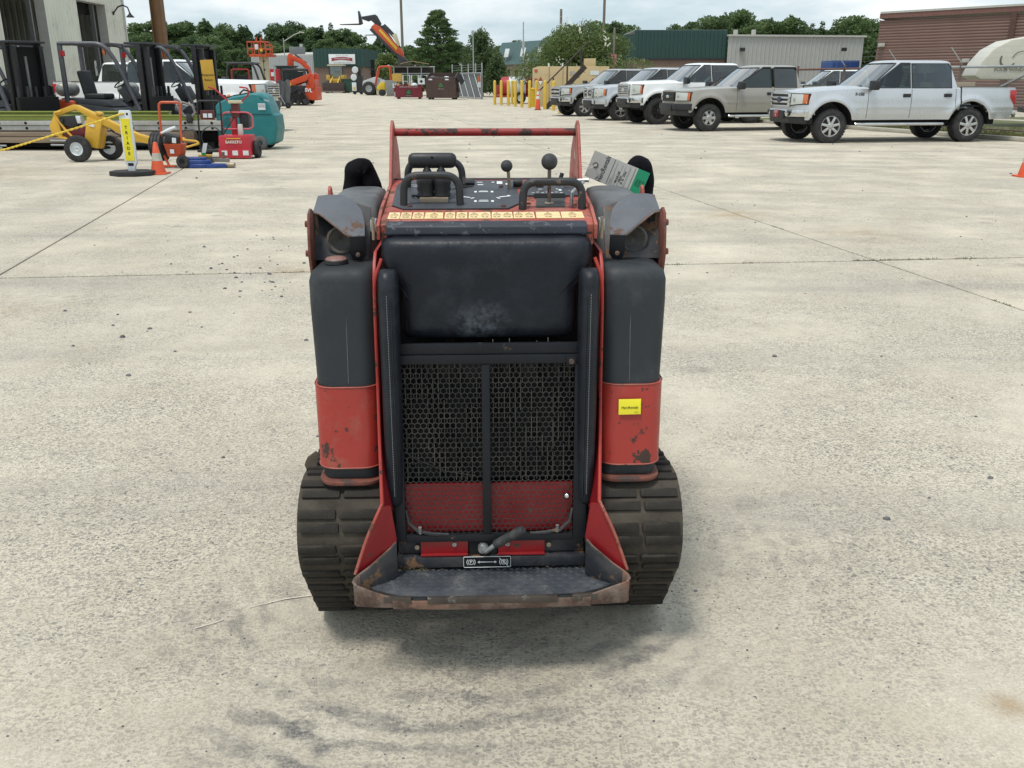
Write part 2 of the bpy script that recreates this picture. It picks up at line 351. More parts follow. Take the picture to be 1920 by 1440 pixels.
    for (x, y, r, k) in ((2.6, 10.6, .55, .75), (-1.75, 7.35, .35, .7), (-3.4, 6.0, .3, .35), (1.25, 1.88, .07, .9), (3.6, 9.2, .7, .5), (-9.5, 15.2, 2.2, .6)):
        d = n.new('ShaderNodeVectorMath'); d.operation = 'DISTANCE'; l.new(V, d.inputs[0]); d.inputs[1].default_value = (x, y, 0)
        g = rng(d.outputs['Value'], 0, r, k, 0); rs = g if rs is None else mth('MAXIMUM', rs, g)
    c = mix(mth('MULTIPLY', rs, rng(noise(5, 6), .35, .6)), c, (.34, .235, .13))
    # oil drips and damp spots
    vo = n.new('ShaderNodeTexVoronoi'); vo.inputs['Scale'].default_value = .9; vo.voronoi_dimensions = '2D'; l.new(ws.outputs[0], vo.inputs['Vector'])
    sp = n.new('ShaderNodeSeparateColor'); l.new(vo.outputs['Color'], sp.inputs[0])
    dr_ = mth('MULTIPLY', mth('GREATER_THAN', sp.outputs[0], .72), rng(vo.outputs['Distance'], .03, .10, 1, 0))
    d = n.new('ShaderNodeVectorMath'); d.operation = 'DISTANCE'; l.new(V, d.inputs[0]); d.inputs[1].default_value = (.876, 3.02, 0)
    dr_ = mth('MAXIMUM', dr_, rng(d.outputs['Value'], .03, .09, 1, 0))
    c = mix(mth('MULTIPLY', dr_, rng(noise(14, 6, .7), .35, .62, .1, .55)), c, (.19, .175, .155))
    # long tyre sweeps across the yard
    wv = n.new('ShaderNodeTexWave'); wv.inputs['Scale'].default_value = .16; wv.inputs['Distortion'].default_value = 3.5; wv.inputs['Detail'].default_value = 3; wv.bands_direction = 'Y'; l.new(V, wv.inputs['Vector'])
    c = mix(mth('MULTIPLY', rng(wv.outputs['Fac'], .78, 1), rng(noise(.8, 8, .7, (.25, 2.5, 1)), .4, .7, 0, .55)), c, (.27, .255, .23))
    l.new(c, b.inputs['Base Color']); b.inputs['Roughness'].default_value = .9; b.inputs['Specular IOR Level'].default_value = .25
    h = mth('ADD', mth('MULTIPLY', noise(90, 6, .7), .6), mth('MULTIPLY', mth('MAXIMUM', hs[0], mth('MAXIMUM', hs[1], hs[2])), -.35))
    bp = n.new('ShaderNodeBump'); bp.inputs['Strength'].default_value = .8; bp.inputs['Distance'].default_value = .010
    l.new(h, bp.inputs['Height']); l.new(bp.outputs[0], b.inputs['Normal'])
    return m
CONC = concrete_mat()
DIRT = mat('packed_dirt_and_grass', (.13, .13, .055), .95, var=.35, vs=.3, dirt=.6, dcol=(.10, .15, .04), ds=.15)
ground = MB().box(-900, 900, -60, 1500, -.4, -.045).build('ground', DIRT); tag(ground, kind='structure')
E1 = Vector((math.cos(R(5.8)), math.sin(R(5.8)), 0)); E2 = Vector((-math.sin(R(10.5)), math.cos(R(10.5)), 0)); O0 = Vector((3.18, 7.78, 0))
for i in range(-8, 6):
    for j in range(-1, 8):
        c = []
        for a, b_ in ((0, 0), (1, 0), (1, 1), (0, 1)):
            p = O0 + E1 * 7.35 * (i + a) + E2 * 15 * (j + b_) + E1 * (.011 - .022 * a) + E2 * (.018 - .036 * b_); c.append(p)
        if c[0].x > 17 and j < 2: continue
        mb = MB().slab([(p.x, p.y, -.04) for p in c], (0, 0, .04))
        mb.build('concrete_slab', CONC, ground, bevel=.004, seg=1)
# weeds rooted in the joints
GRASSM = mat('joint_grass', (.10, .12, .035), .8, var=.4, vs=9)
mb = MB(); rnd = random.Random(3)
def tuft(x, y, z, h, n, sp, mb):
    for _ in range(n):
        a = rnd.uniform(0, 6.28); r = rnd.uniform(0, sp); bx, by = x + r * math.cos(a), y + r * math.sin(a) * .5
        t = rnd.uniform(0, 6.28); lx, ly = math.cos(t) * h * .6, math.sin(t) * h * .6; w_ = h * .05 + .0012; hh = h * rnd.uniform(.4, 1)
        mb.add([(bx - w_, by, z), (bx + w_, by, z), (bx + lx * .5, by + ly * .5, z + hh * .75), (bx + lx, by + ly, z + hh)], [(0, 1, 2), (0, 2, 3)])
for d0, d1, k in ((-1.85, -1.70, 26), (-.2, .0, 40), (.05, .55, 90), (.55, 1.1, 40), (-1.2, -1.1, 8), (-7, -4, 14), (-5.2, -4.9, 10)):
    for _ in range(k):
        p = O0 + E1 * rnd.uniform(d0, d1); tuft(p.x, p.y, -.012, rnd.uniform(.012, .035), 3, .02, mb)
for d0, d1, k in ((-1.7, -1.5, 24), (-.1, .1, 20), (1.7, 1.95, 14), (-4, -.2, 12), (1, 9, 26)):
    for _ in range(k):
        p = O0 + E2 * rnd.uniform(d0, d1); tuft(p.x, p.y, -.012, rnd.uniform(.012, .03), 3, .02, mb)
tag(mb.build('joint_weeds', GRASSM), 'thin weeds growing in the joints of the concrete', 'weeds', kind='stuff')
# loose stones and grit on the concrete
ROCK = mat('loose_stone', (.13, .13, .135), .9, var=.5, vs=25)
mb = MB()
def pebble(x, y, s):
    k = 6; vs = []; a0 = rnd.uniform(0, 6)
    for lv, (q, h) in enumerate(((1, .0), (.9, .45), (.45, .8))):
        for i in range(k): a = a0 + i * 6.283 / k; rr = q * s * rnd.uniform(.75, 1.2); vs.append((x + rr * math.cos(a) * 1.2, y + rr * math.sin(a), h * s * 1.1))
    fs = [(l_ * k + i, l_ * k + (i + 1) % k, (l_ + 1) * k + (i + 1) % k, (l_ + 1) * k + i) for l_ in range(2) for i in range(k)] + [tuple(range(2 * k, 3 * k))]
    mb.add(vs, fs)
for _ in range(900): pebble(rnd.gauss(-.2, 1.0), rnd.uniform(1.25, 4), rnd.uniform(.001, .0032))
for _ in range(260): pebble(rnd.uniform(-5, 6), rnd.uniform(2.4, 15), rnd.choice((.003, .004, .005, .006, .009)) * rnd.uniform(.7, 1.2))
for _ in range(60): pebble(rnd.gauss(-2.0, .5), rnd.gauss(7.4, 1.1), rnd.uniform(.006, .016))
for _ in range(110): pebble(rnd.uniform(-14, 14), rnd.uniform(14, 45), rnd.uniform(.008, .022))
for x, y, s in ((-3.35, 4.65, .016), (-2.95, 4.9, .017), (-2.05, 4.55, .012), (-2.3, 5.5, .012), (2.72, 3.35, .013), (1.35, 2.9, .011), (1.5, 4.9, .013), (.98, 6.2, .012), (1.9, 3.25, .01)): pebble(x, y, s)
tag(mb.build('loose_stones', ROCK), 'small loose stones and grit scattered over the concrete', 'stones', kind='stuff')
# a white scrape scored into the concrete by the left track
mb = MB(); pts = [(-.914, 2.217), (-.869, 2.243), (-.845, 2.262), (-.79, 2.325), (-.741, 2.347), (-.69, 2.372), (-.60, 2.395)]
for k_, (a, b_) in enumerate(zip(pts, pts[1:])):
    if k_ in (2,): continue
    w_ = .0022 * rnd.uniform(.4, 1.3); mb.add([(a[0], a[1] - w_, .004), (b_[0], b_[1] - w_, .004), (b_[0], b_[1] + w_, .004), (a[0], a[1] + w_, .004)], [(0, 1, 2, 3)])
tag(mb.build('scrape_mark', mat('chalky_scrape', (.60, .56, .48), .9, var=.2, vs=60)), kind='structure')
# ------------------------------------------------------------------ the compact track loader
LD = thing('track_loader', 'red and black stand-on mini track loader seen from behind with diamond-plate step', 'track loader', (-.053, 2.06, 0), R(2.0))
def hull2(pts):
    pts = sorted(set(pts)); 
    def half(ps):
        h = []
        for p in ps:
            while len(h) > 1 and (h[-1][0] - h[-2][0]) * (p[1] - h[-2][1]) - (h[-1][1] - h[-2][1]) * (p[0] - h[-2][0]) <= 0: h.pop()
            h.append(p)
        return h
    a = half(pts); b = half(pts[::-1]); return a[:-1] + b[:-1]
def resample(poly, n):
    P = [Vector(p) for p in poly] + [Vector(poly[0])]; L = [0]
    for a, b in zip(P, P[1:]): L.append(L[-1] + (b - a).length)
    o = []; k = 0
    for i in range(n):
        t = L[-1] * i / n
        while L[k + 1] < t: k += 1
        o.append(P[k].lerp(P[k + 1], (t - L[k]) / (L[k + 1] - L[k])))
    return o, L[-1]
circ = lambda c, r: [(c[0] + r * math.cos(2 * math.pi * i / 48), c[1] + r * math.sin(2 * math.pi * i / 48)) for i in range(48)]
path = hull2(circ((.165, .345), .145) + circ((.285, .135), .115) + circ((1.05, .135), .115) + circ((1.23, .21), .155))
NP = 35; loop, plen = resample(path, NP * 4)
lugm = MB().box(-.0495, .0495, -.0125, .0125, -.004, .0085).mesh('lug', RUBL, bevel=.005)
for s in (-1, 1):
    xc = s * .394; mb = MB(); n = len(loop); vs = []
    for p in loop:
        c_ = Vector((.55, .26)); d = (p - c_).normalized()
        q = p - d * .022
        vs += [(xc - .109, p.x, p.y), (xc + .109, p.x, p.y), (xc + .109, q.x, q.y), (xc - .109, q.x, q.y)]
    fs = [(4 * i + k, 4 * i + (k + 1) % 4, 4 * ((i + 1) % n) + (k + 1) % 4, 4 * ((i + 1) % n) + k) for i in range(n) for k in range(4)]
    tr = mb.add(vs, fs).build('track', RUB, LD)
    for i in range(NP):
        for k in (0, 1.55):
            u = i * 4 + k + (0 if s < 0 else 2); a = loop[int(u) % n].lerp(loop[(int(u) + 1) % n], u % 1); t = (loop[(int(u) + 1) % n] - loop[int(u) % n]).normalized(); nm = Vector((t.y, -t.x))
            for h in (-1, 1):
                o = obj('lug', lugm, tr)
                yv = Vector((0, t.x, t.y)); zv = Vector((0, nm.x, nm.y)); xv = yv.cross(zv)
                m = Matrix((xv, yv, zv)).transposed().to_4x4(); m.translation = Vector((xc + h * .0545 + (.004 if k else -.004), a.x, a.y)); o.matrix_local = m
    # wheels that carry the belt
    MB().lathe([(.001, -.05), (.12, -.05), (.12, .05), (.001, .05)], (xc, .165, .345), 'x', 20).build('sprocket', BLK, LD, bevel=.004)
    MB().lathe([(.001, -.05), (.13, -.05), (.13, .05), (.001, .05)], (xc, 1.23, .21), 'x', 20).build('idler', BLK, LD, bevel=.004)
    for y in (.285, .53, .79, 1.05): MB().lathe([(.001, -.05), (.09, -.05), (.09, .05), (.001, .05)], (xc, y, .135), 'x', 16).build('roller', BLK, LD, bevel=.004)
    MB().box(xc - .03, xc + .03, .25, 1.15, .16, .32).build('track_frame', BLK, LD, bevel=.008)
# a torn flap of rubber standing off the left belt
MB().slab([(-.500, .20, .485), (-.476, .21, .49), (-.474, .235, .515), (-.482, .238, .522), (-.502, .22, .512), (-.508, .21, .50)], (0, .010, .004)).build('torn_rubber_flap', RUB, LD)
MB().box(-.26, .26, .16, 1.3, .14, .52).build('undercarriage', BLK, LD, bevel=.01)
MB().box(-.262, .262, .30, 1.32, .52, 1.13).build('engine_bay', BLK, LD, bevel=.01)
# side tanks in moulded plastic, with the painted sheet guards round their feet
def tank(s, sec, n=5):
    return [[(s * x, y, z) for x, y in rrect(x0, x1, y0, y1, r, n)] for z, x0, x1, y0, y1, r in sec]
for s, nm in ((-1, 'fuel_tank'), (1, 'hydraulic_tank')):
    t = MB().loft(tank(s, [(.507, .292, .440, .108, .62, .035), (.53, .290, .446, .104, .62, .045), (.745, .290, .4485, .130, .63, .045), (.96, .289, .457, .158, .64, .040), (1.015, .289, .4575, .165, .64, .040), (1.034, .290, .453, .171, .64, .042), (1.046, .293, .438, .184, .64, .042), (1.052, .300, .420, .205, .64, .040)])).build(nm, PLAS, LD, ang=50)
    # mould line down the tank's back
    MB().tube([(s * .362, y - .0006, z) for z, y in ((.76, .1318), (.85, .1445), (.96, .160), (1.0, .1665), (1.028, .1765))], .0012, 5).build('mould_seam', PLAST, t)
    g = MB()
    ob = tank(s, [(.537, .286, .452, .099, .60, .05), (.752, .286, .4555, .1255, .60, .05)]); ib = tank(s, [(.752, .290, .4505, .1305, .59, .047), (.537, .290, .447, .104, .59, .047)])
    g = g.loft(ob + ib + [ob[0]], cap=False).build('lower_guard', RED, LD, ang=40)
    for rg_, zz in ((ob[0], .538), (ob[1], .7515)): MB().tube([(x_ , y_ - .0004, zz) for x_, y_, _z in rg_], .0020, 5, True).build('worn_rim', RED_W, g)
    g = MB().loft(tank(s, [(.494, .284, .451, .084, .60, .05), (.504, .284, .451, .084, .60, .05)])).build('guard_flange', RUSTR, LD, bevel=.002)
# fuel cap
cp = MB().lathe([(.001, .0), (.026, .0), (.028, .004), (.028, .012), (.024, .016), (.012, .019), (.001, .020)], (-.391, .235, 1.052), 'z', 28).build('fuel_cap', mat('oxidised_cap', (.22, .12, .10), .45, var=.35, vs=30, wear=.3, ws=40, wcol=(.42, .36, .32)), LD)
MB().lathe([(.0285, .000), (.0300, .002), (.0300, .010), (.0285, .012)], (-.391, .235, 1.052), 'z', 28).build('cap_ring', TRIM, cp)
# red side plates: thin edge up the back, flaring out to the step at the foot
for s in (-1, 1):
    x = s * .288
    mb = MB(); prof = [(.22, 1.085), (.185, 1.06), (.163, 1.025), (.158, .98), (.150, .76), (.138, .47), (.32, .47), (.42, .8), (.42, 1.085)]
    mb.prism(prof, 'x', x - .004, x + .004).build('side_plate', RED, LD, bevel=.0015)
    # edge bead, bent in towards the top
    MB().tube(fillet([(s * .268, .176, 1.075), (s * .287, .160, 1.025), (s * .2885, .156, .95), (s * .2895, .145, .75), (s * .285, .085, .60), (s * .277, .004, .475)], .03), .0046, 8).build('plate_edge', RED, LD)
    MB().slab([(s * .278, -.004, .478), (s * .258, .03, .46), (s * .247, .035, .36), (s * .249, .015, .335), (s * .344, -.028, .292), (s * .349, -.028, .303), (s * .318, -.020, .395)], (0, .006, .0)).build('foot_gusset', RED_SHADED, LD)
    MB().slab([(s * .286, .155, .75), (s * .281, .085, .60), (s * .272, .006, .478), (s * .256, .05, .44), (s * .262, .17, .44), (s * .275, .18, .75)], (s * .003, 0, 0)).build('lower_side_plate', RED_SHADED, LD)
    MB().tube(fillet([(s * .277, .004, .48), (s * .292, -.018, .452), (s * .319, -.023, .392), (s * .350, -.031, .300)], .05), .0042, 6).build('gusset_edge', RED_W, LD)
# cushion backrest
def cushion(prof, T, p=4., nu=44, nv=30):
    zs = [q[0] for q in prof]
    def ext(z):
        for a, b in zip(prof, prof[1:]):
            if b[0] <= z <= a[0] or a[0] <= z <= b[0]:
                t = (z - a[0]) / (b[0] - a[0]) if b[0] != a[0] else 0
                return [a[k] + (b[k] - a[k]) * t for k in (1, 2, 3)]
        return list(prof[-1][1:])
    z0, z1 = zs[-1], zs[0]
    def fn(side):
        def f(u, v):
            z = z0 + (z1 - z0) * v; xl, xr, y = ext(z)
            a, b = abs(2 * u - 1), abs(2 * v - 1)
            k = max(0, 1 - a ** (p * 2.2)) ** .5 * max(0, 1 - b ** p) ** .5
            rx = (1 - .5 * (1 - (1 - b ** 14) ** .5) * .25)
            return (( xl + xr) / 2 + (xr - xl) / 2 * (2 * u - 1) * rx, y - side * T * k, z)
        return f
    return MB().grid(fn(1), nu, nv).grid(fn(-.15), nu, nv)
def sm(t): return t * t * (3 - 2 * t)
pr = []
for i in range(25):
    z = 1.130 - (1.130 - .862) * i / 24
    t = sm(min(1, max(0, (1.065 - z) / .075)))
    pr.append((z, -.270 + .044 * t + .004 * (1 - z), .262 - .036 * t - .003 * (1 - z), .205 - .020 * (1.13 - z)))
cu = cushion(pr, .046, 9.).build('backrest_cushion', LEA, LD, weld=.0004, ang=80)
mb = MB()
for pts in ([(-.238, 1.045), (-.205, 1.02), (-.180, .985)], [(.232, 1.045), (.200, 1.01), (.165, .965), (.14, .945)], [(.225, 1.02), (.19, .985)], [(-.225, 1.01), (-.20, .97), (-.19, .93)]):
    mb.tube([(x, .205 - .020 * (1.13 - z) - .0445 + .9 * max(0, abs(x) - .19) ** 2, z) for x, z in pts], [.0005] + [.0018] * (len(pts) - 2) + [.0005], 5)
mb.build('vinyl_crease', LEA, cu)
# pale scuffs rubbed into the vinyl low on the cushion
LEAC = LEA.copy(); LEAC.name = 'scuffed_black_vinyl'; cu.data.materials[0] = LEAC
_n, _l = LEAC.node_tree.nodes, LEAC.node_tree.links; _b = _n['Principled BSDF']; _src = _b.inputs['Base Color'].links[0].from_socket
_tc = _n.new('ShaderNodeTexCoord'); _mx = _n.new('ShaderNodeMix'); _mx.data_type = 'RGBA'; _l.new(_src, _mx.inputs['A']); _mx.inputs['B'].default_value = (.12, .145, .175, 1)
_ds = _n.new('ShaderNodeVectorMath'); _ds.operation = 'DISTANCE'; _l.new(_tc.outputs['Object'], _ds.inputs[0]); _ds.inputs[1].default_value = (-.02, .17, .89)
_m1 = _n.new('ShaderNodeMapRange'); _m1.inputs['From Min'].default_value = .01; _m1.inputs['From Max'].default_value = .10; _m1.inputs['To Min'].default_value = 1; _m1.inputs['To Max'].default_value = 0; _l.new(_ds.outputs['Value'], _m1.inputs['Value'])
_nz = _n.new('ShaderNodeTexNoise'); _nz.inputs['Scale'].default_value = 26; _nz.inputs['Detail'].default_value = 8; _nz.inputs['Roughness'].default_value = .75; _l.new(_tc.outputs['Object'], _nz.inputs['Vector'])
_m2 = _n.new('ShaderNodeMapRange'); _m2.inputs['From Min'].default_value = .44; _m2.inputs['From Max'].default_value = .66; _l.new(_nz.outputs['Fac'], _m2.inputs['Value'])
_mu = _n.new('ShaderNodeMath'); _mu.operation = 'MULTIPLY'; _l.new(_m1.outputs[0], _mu.inputs[0]); _l.new(_m2.outputs[0], _mu.inputs[1]); _l.new(_mu.outputs[0], _mx.inputs['Factor']); _l.new(_mx.outputs['Result'], _b.inputs['Base Color'])
MB().tube([(-.262 + i * .0262, .203, 1.1315 + .002 * math.sin(i)) for i in range(21)], .003, 6).build('piping', LEA, cu)
# long thigh pads either side of the screen
for s in (-1, 1):
    secs = []
    for z, k in ((1.060, .25), (1.055, .62), (1.040, .92), (1.015, 1), (.90, 1), (.7, 1), (.5, 1), (.455, .97), (.442, .75), (.438, .3)):
        c_ = .2480 + (.0 if z > .9 else (.9 - z) * .002); y0 = .105 + .03 * (z - .44)
        wd = .024 * (.62 + .38 * k); dp = .040 * k
        q = [(s * (c_ + wd * cx), y0 + dp * cy - .012, z) for cx, cy in ((-.85, 1), (.9, 1), (1, .6), (1, -.35), (.72, -.82), (.30, -1), (-.15, -1), (-.75, -.75), (-1, -.35), (-1, .6))]
        secs.append(q)
    pd = MB().loft(secs).build('thigh_pad', LEA, LD, ang=60)
    mb = MB()
    for i in range(78):
        z = 1.0 - i * .0068; y0 = .105 + .03 * (z - .44) - .012 - .0408
        mb.box(s * .2490 - .0007, s * .2490 + .0007, y0 - .0006, y0 + .002, z, z + .0042)
    mb.build('stitching', THREAD, pd)
    MB().tube([(s * .2395, .105 + .03 * (z - .44) - .012 - .0385, z) for z in (1.0, .9, .75, .6, .47)], .0022, 5).build('seam', LEA, pd)
# lip above the cushion
MB().prism([(.205, 1.122), (.196, 1.132), (.199, 1.150), (.215, 1.160), (.27, 1.160), (.27, 1.122)], 'x', -.256, .250).build('edge_roll', LIP, LD, bevel=.004, seg=3)
# ---- cooling screen: tilted plane from (y .115, z .86) down to (y .062, z .345)
SY0, SZ0, SY1, SZ1 = .115, .860, .062, .345
SL = math.hypot(SY0 - SY1, SZ0 - SZ1); SU = Vector((0, SY0 - SY1, SZ0 - SZ1)) / SL; SN = Vector((0, -SU.z, SU.y))   # up along the screen, out towards the operator
def sp(x, v, d=0): return Vector((x, SY1, SZ1)) + SU * v + SN * d
def sbox(mb, x0, x1, v0, v1, d0, d1):
    v = [sp(x, vv, d) for d in (d0, d1) for vv in (v0, v1) for x in (x0, x1)]
    return mb.add(v, [(0, 2, 3, 1), (4, 5, 7, 6), (0, 1, 5, 4), (2, 6, 7, 3), (0, 4, 6, 2), (1, 3, 7, 5)])
sbox(MB(), -.250, .250, SL - .042, SL - .019, -.004, .010).build('top_rail', BLK, LD, bevel=.002)
sbox(MB(), -.250, .250, SL - .018, SL + .01, -.012, .004).build('upper_rail', BLK, LD, bevel=.002)
sbox(MB(), -.2505, -.2245, .0, SL - .043, -.004, .008).build('side_rail', BLK, LD, bevel=.002)
sbox(MB(), .2165, .2505, .0, SL - .043, -.004, .008).build('side_rail', BLK, LD, bevel=.002)
sbox(MB(), -.021, -.0005, .0165, SL - .043, -.004, .008).build('centre_bar', BLK, LD, bevel=.002)
sbox(MB(), -.224, .216, -.004, .016, -.004, .008).build('bottom_rail', BLK, LD, bevel=.002)
PT = .0152
for xa, xb in ((-.2245, -.021), (-.0005, .2165)):
    mb = MB(); rr = PT / math.sqrt(3); row = 0; v = .010
    while v < SL - .040:
        x = xa + (PT / 2 if row % 2 else 0)
        while x < xb + PT * .3:
            A = [(x + rr * math.sin(R(60 * k)), v + rr * math.cos(R(60 * k))) for k in range(6)]
            I = [(x + (rr - .0009) * math.sin(R(60 * k)), v + (rr - .0009) * math.cos(R(60 * k))) for k in range(6)]
            if xa - .004 < x < xb + .004:
                cl_ = lambda q: min(max(q, xa - .002), xb + .002)
                mb.add([sp(cl_(a), b, .0015) for a, b in A] + [sp(cl_(a), b, .0015) for a, b in I] + [sp(cl_(a), b, -.001) for a, b in I],
                       [(k, (k + 1) % 6, 6 + (k + 1) % 6, 6 + k) for k in range(6)] + [(6 + k, 6 + (k + 1) % 6, 12 + (k + 1) % 6, 12 + k) for k in range(6)])
            x += PT
        v += PT * .866; row += 1
    me = bpy.data.meshes.new('mesh_screen'); me.from_pydata(mb.v, [], mb.f); me.materials.append(MESHM)
    tag(obj('mesh_screen', me, LD), kind='stuff')
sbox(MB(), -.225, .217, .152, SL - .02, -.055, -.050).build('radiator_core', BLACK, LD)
mb = MB(); rnd = random.Random(11)
for i in range(31):
    x = -.218 + i * .0142
    if -.024 < x < -.001: continue
    v = .155
    while v < SL - .05:
        h = rnd.uniform(.02, .11)
        if rnd.random() < .72: sbox(mb, x - .0009, x + .0009, v, v + h, -.05, -.030)
        v += h + rnd.uniform(.002, .02)
tag(mb.build('radiator_fins', FIN, LD), kind='stuff')
sbox(MB(), -.225, .217, .014, .148, -.030, -.022).build('red_inner_panel', RED_SHADED, LD)
MB().tube([sp(-.223, .245, .003), sp(-.19, .222, .003), sp(-.12, .192, .003), sp(-.06, .180, .003), sp(-.04, .177, .003)], .0008, 5).build('loose_wire', MESHM, LD)
# curled seal bars at the foot of the screen, with their pins
for s in (-1, 1):
    x0 = -.222 if s < 0 else .214
    MB().tube([sp(x0, .085, .006), sp(x0 - s * .006, .05, .006), sp(x0 - s * .03, .026, .006), sp(x0 - s * .07, .018, .006), sp(x0 - s * .11, .017, .006)], [.003, .004, .005, .005, .003], 6).build('seal_strip', BLKR, LD)
    p = sp(-.187 if s < 0 else .175, .02, .006)
    MB().cyl(p, p + SU * .02 + SN * .006, .0045, n=8).build('latch_pin', ZINC, LD)
bk = sbox(MB(), .195, .219, SL - .046, SL - .024, .011, .014).build('latch_bracket', BLK, LD, bevel=.002)
MB().lathe([(.001, -.006), (.0068, -.006), (.0068, 0), (.001, 0)], sp(.207, SL - .036, .014) , 'y', 6).build('bolt', RUST, bk)
p = sp(.200, .118, .002); MB().ball(p, .009, 12).build('chrome_knob', CHROME, LD)
p = sp(.105, .07, -.0215); MB().lathe([(.001, 0), (.006, 0), (.006, .001), (.001, .001)], p, 'y', 12).build('bolt', RUST, LD)
# ---- foot panel under the screen
MB().box(-.247, .247, .071, .085, .300, .343).build('foot_panel', BLKR, LD, bevel=.002)
MB().box(-.250, .250, .048, .090, .268, .298).build('foot_rail', BLKR, LD, bevel=.003)
for xa, xb in ((-.187, -.062), (.018, .142)):
    MB().box(xa, xb, .060, .0705, .303, .340).build('red_foot_plate', RED_SHADED, LD, bevel=.0015)
    MB().box(xa, xb, .050, .060, .3005, .306).build('red_foot_flange', RED_SHADED, LD, bevel=.001)
for x, z, m_ in ((-.197, .325, STEEL), (-.098, .332, ZINC), (.043, .331, ZINC), (.153, .327, STEEL)):
    MB().lathe([(.001, -.005), (.0065, -.005), (.0065, .001), (.001, .001)], (x, .060, z), 'y', 6).build('bolt', m_, LD)
MB().box(-.058, .014, .060, .0705, .300, .342).build('lever_recess', BLACK, LD)
# parking brake lever
lv = MB().lathe([(.001, -.008), (.012, -.008), (.014, -.004), (.014, .01), (.001, .01)], (-.022, .052, .322), 'y', 16).build('brake_lever', ZINC, LD)
a = Vector((-.022, .044, .318)); b = Vector((.086, -.008, .410)); d = (b - a).normalized()
MB().tube(fillet([a + Vector((0, .012, 0)), a + Vector((.004, -.006, .0)), a + d * .05], .02), .0065, 10).build('lever_rod', ZINC, lv)
MB().tube([a + d * .045, a + d * .052, a + d * .138, a + d * .146], [.0105, .0122, .0122, .0095], 12).build('lever_grip', BALL, lv)
# brake label
BX0, BX1, BZ0, BZ1, BY = -.0745, .0515, .2685, .3010, .0455
lb = MB().prism(rrect(BX0, BX1, BZ0, BZ1, .003), 'y', BY, BY + .002).build('brake_label', flat('label_black', (.008, .009, .012), .35), LD)
ring = rrect(BX0 + .0006, BX1 - .0006, BZ0 + .0006, BZ1 - .0006, .003)
MB().tube([(x, BY - .0002, z) for x, z in ring], .0008, 4, closed=True).build('label_border', WHITEP, lb)
def band(mb, cx, cz, r, a0, a1, wd, y, n=14):
    o = arc(cx, cz, r + wd / 2, a0, a1, n); i = arc(cx, cz, r - wd / 2, a0, a1, n)
    mb.add([(x, y, z) for x, z in o] + [(x, y, z) for x, z in i], [(k, k + 1, n + 2 + k, n + 1 + k) for k in range(n)])
mb = MB(); zc = (BZ0 + BZ1) / 2; yl = BY - .0006
for cx in (BX0 + .020, BX1 - .019):
    band(mb, cx, zc, .0070, 0, 360, .0016, yl, 24); band(mb, cx, zc, .0112, -48, 48, .0017, yl); band(mb, cx, zc, .0112, 132, 228, .0017, yl)
mb.box(-.0335, .0105, yl, yl + .0003, zc - .0009, zc + .0009)
mb.add([(-.0375, yl, zc), (-.031, yl, zc + .0042), (-.031, yl, zc - .0042)], [(0, 1, 2)]); mb.add([(.0145, yl, zc), (.008, yl, zc + .0042), (.008, yl, zc - .0042)], [(0, 1, 2)])
cx = BX1 - .019; mb.add([(cx - .0122, yl - .0003, zc + .0112), (cx - .0108, yl - .0003, zc + .0124), (cx + .0122, yl - .0003, zc - .0112), (cx + .0108, yl - .0003, zc - .0124)], [(0, 1, 2, 3)])
mb.build('brake_symbols', WHITEP, lb)
for cx in (BX0 + .020, BX1 - .019): text('lettering', 'P', .0115, WHITEP, lb, frame((cx, yl - .0001, zc), (1, 0, 0), (0, 0, 1)), bold=.0003)
# ---- operator step
def mirror_close(h): return h + [(-x, y) for x, y in reversed(h)]
half = [(0, -.078), (.12, -.078), (.235, -.072), (.30, -.045), (.338, -.014), (.345, .006), (.330, .022), (.262, .075)]
outl = mirror_close(half)[:]
outl = [(x, y) for i, (x, y) in enumerate(outl) if i != len(outl) - 1 or x != 0]
MB().prism([(x * .985, y + .003) for x, y in outl[1:]], 'z', .252, .258).build('step_plate', TREAD, LD, bevel=.001)
mb = MB(); pw = .0175
def inside(x, y):
    c = False; P = outl[1:]
    for i in range(len(P)):
        (x1, y1), (x2, y2) = P[i], P[i - 1]
        if (y1 > y) != (y2 > y) and x < (x2 - x1) * (y - y1) / (y2 - y1) + x1: c = not c
    return c
for i in range(-21, 22):
    for j in range(-7, 9):
        x, y = i * pw, j * pw
        if not all(inside(x + a, y + b) for a, b in ((.012, 0), (-.012, 0), (0, .010), (0, -.010))): continue
        rot = R(32) if (i + j) % 2 else R(-32)
        ca, sa = math.cos(rot), math.sin(rot); L, W = .0100, .0034
        q = [(-L, 0), (0, -W), (L, 0), (0, W)]
        b0 = [(x + a * ca - b * sa, y + a * sa + b * ca, .2575) for a, b in q]; b1 = [(x + (a * ca - b * sa) * .5, y + (a * sa + b * ca) * .5, .2605) for a, b in q]
        mb.add(b0 + b1, [(4, 5, 6, 7)] + [(k, (k + 1) % 4, 4 + (k + 1) % 4, 4 + k) for k in range(4)])
tag(mb.build('tread_lozenges', TREAD, LD), kind='stuff')
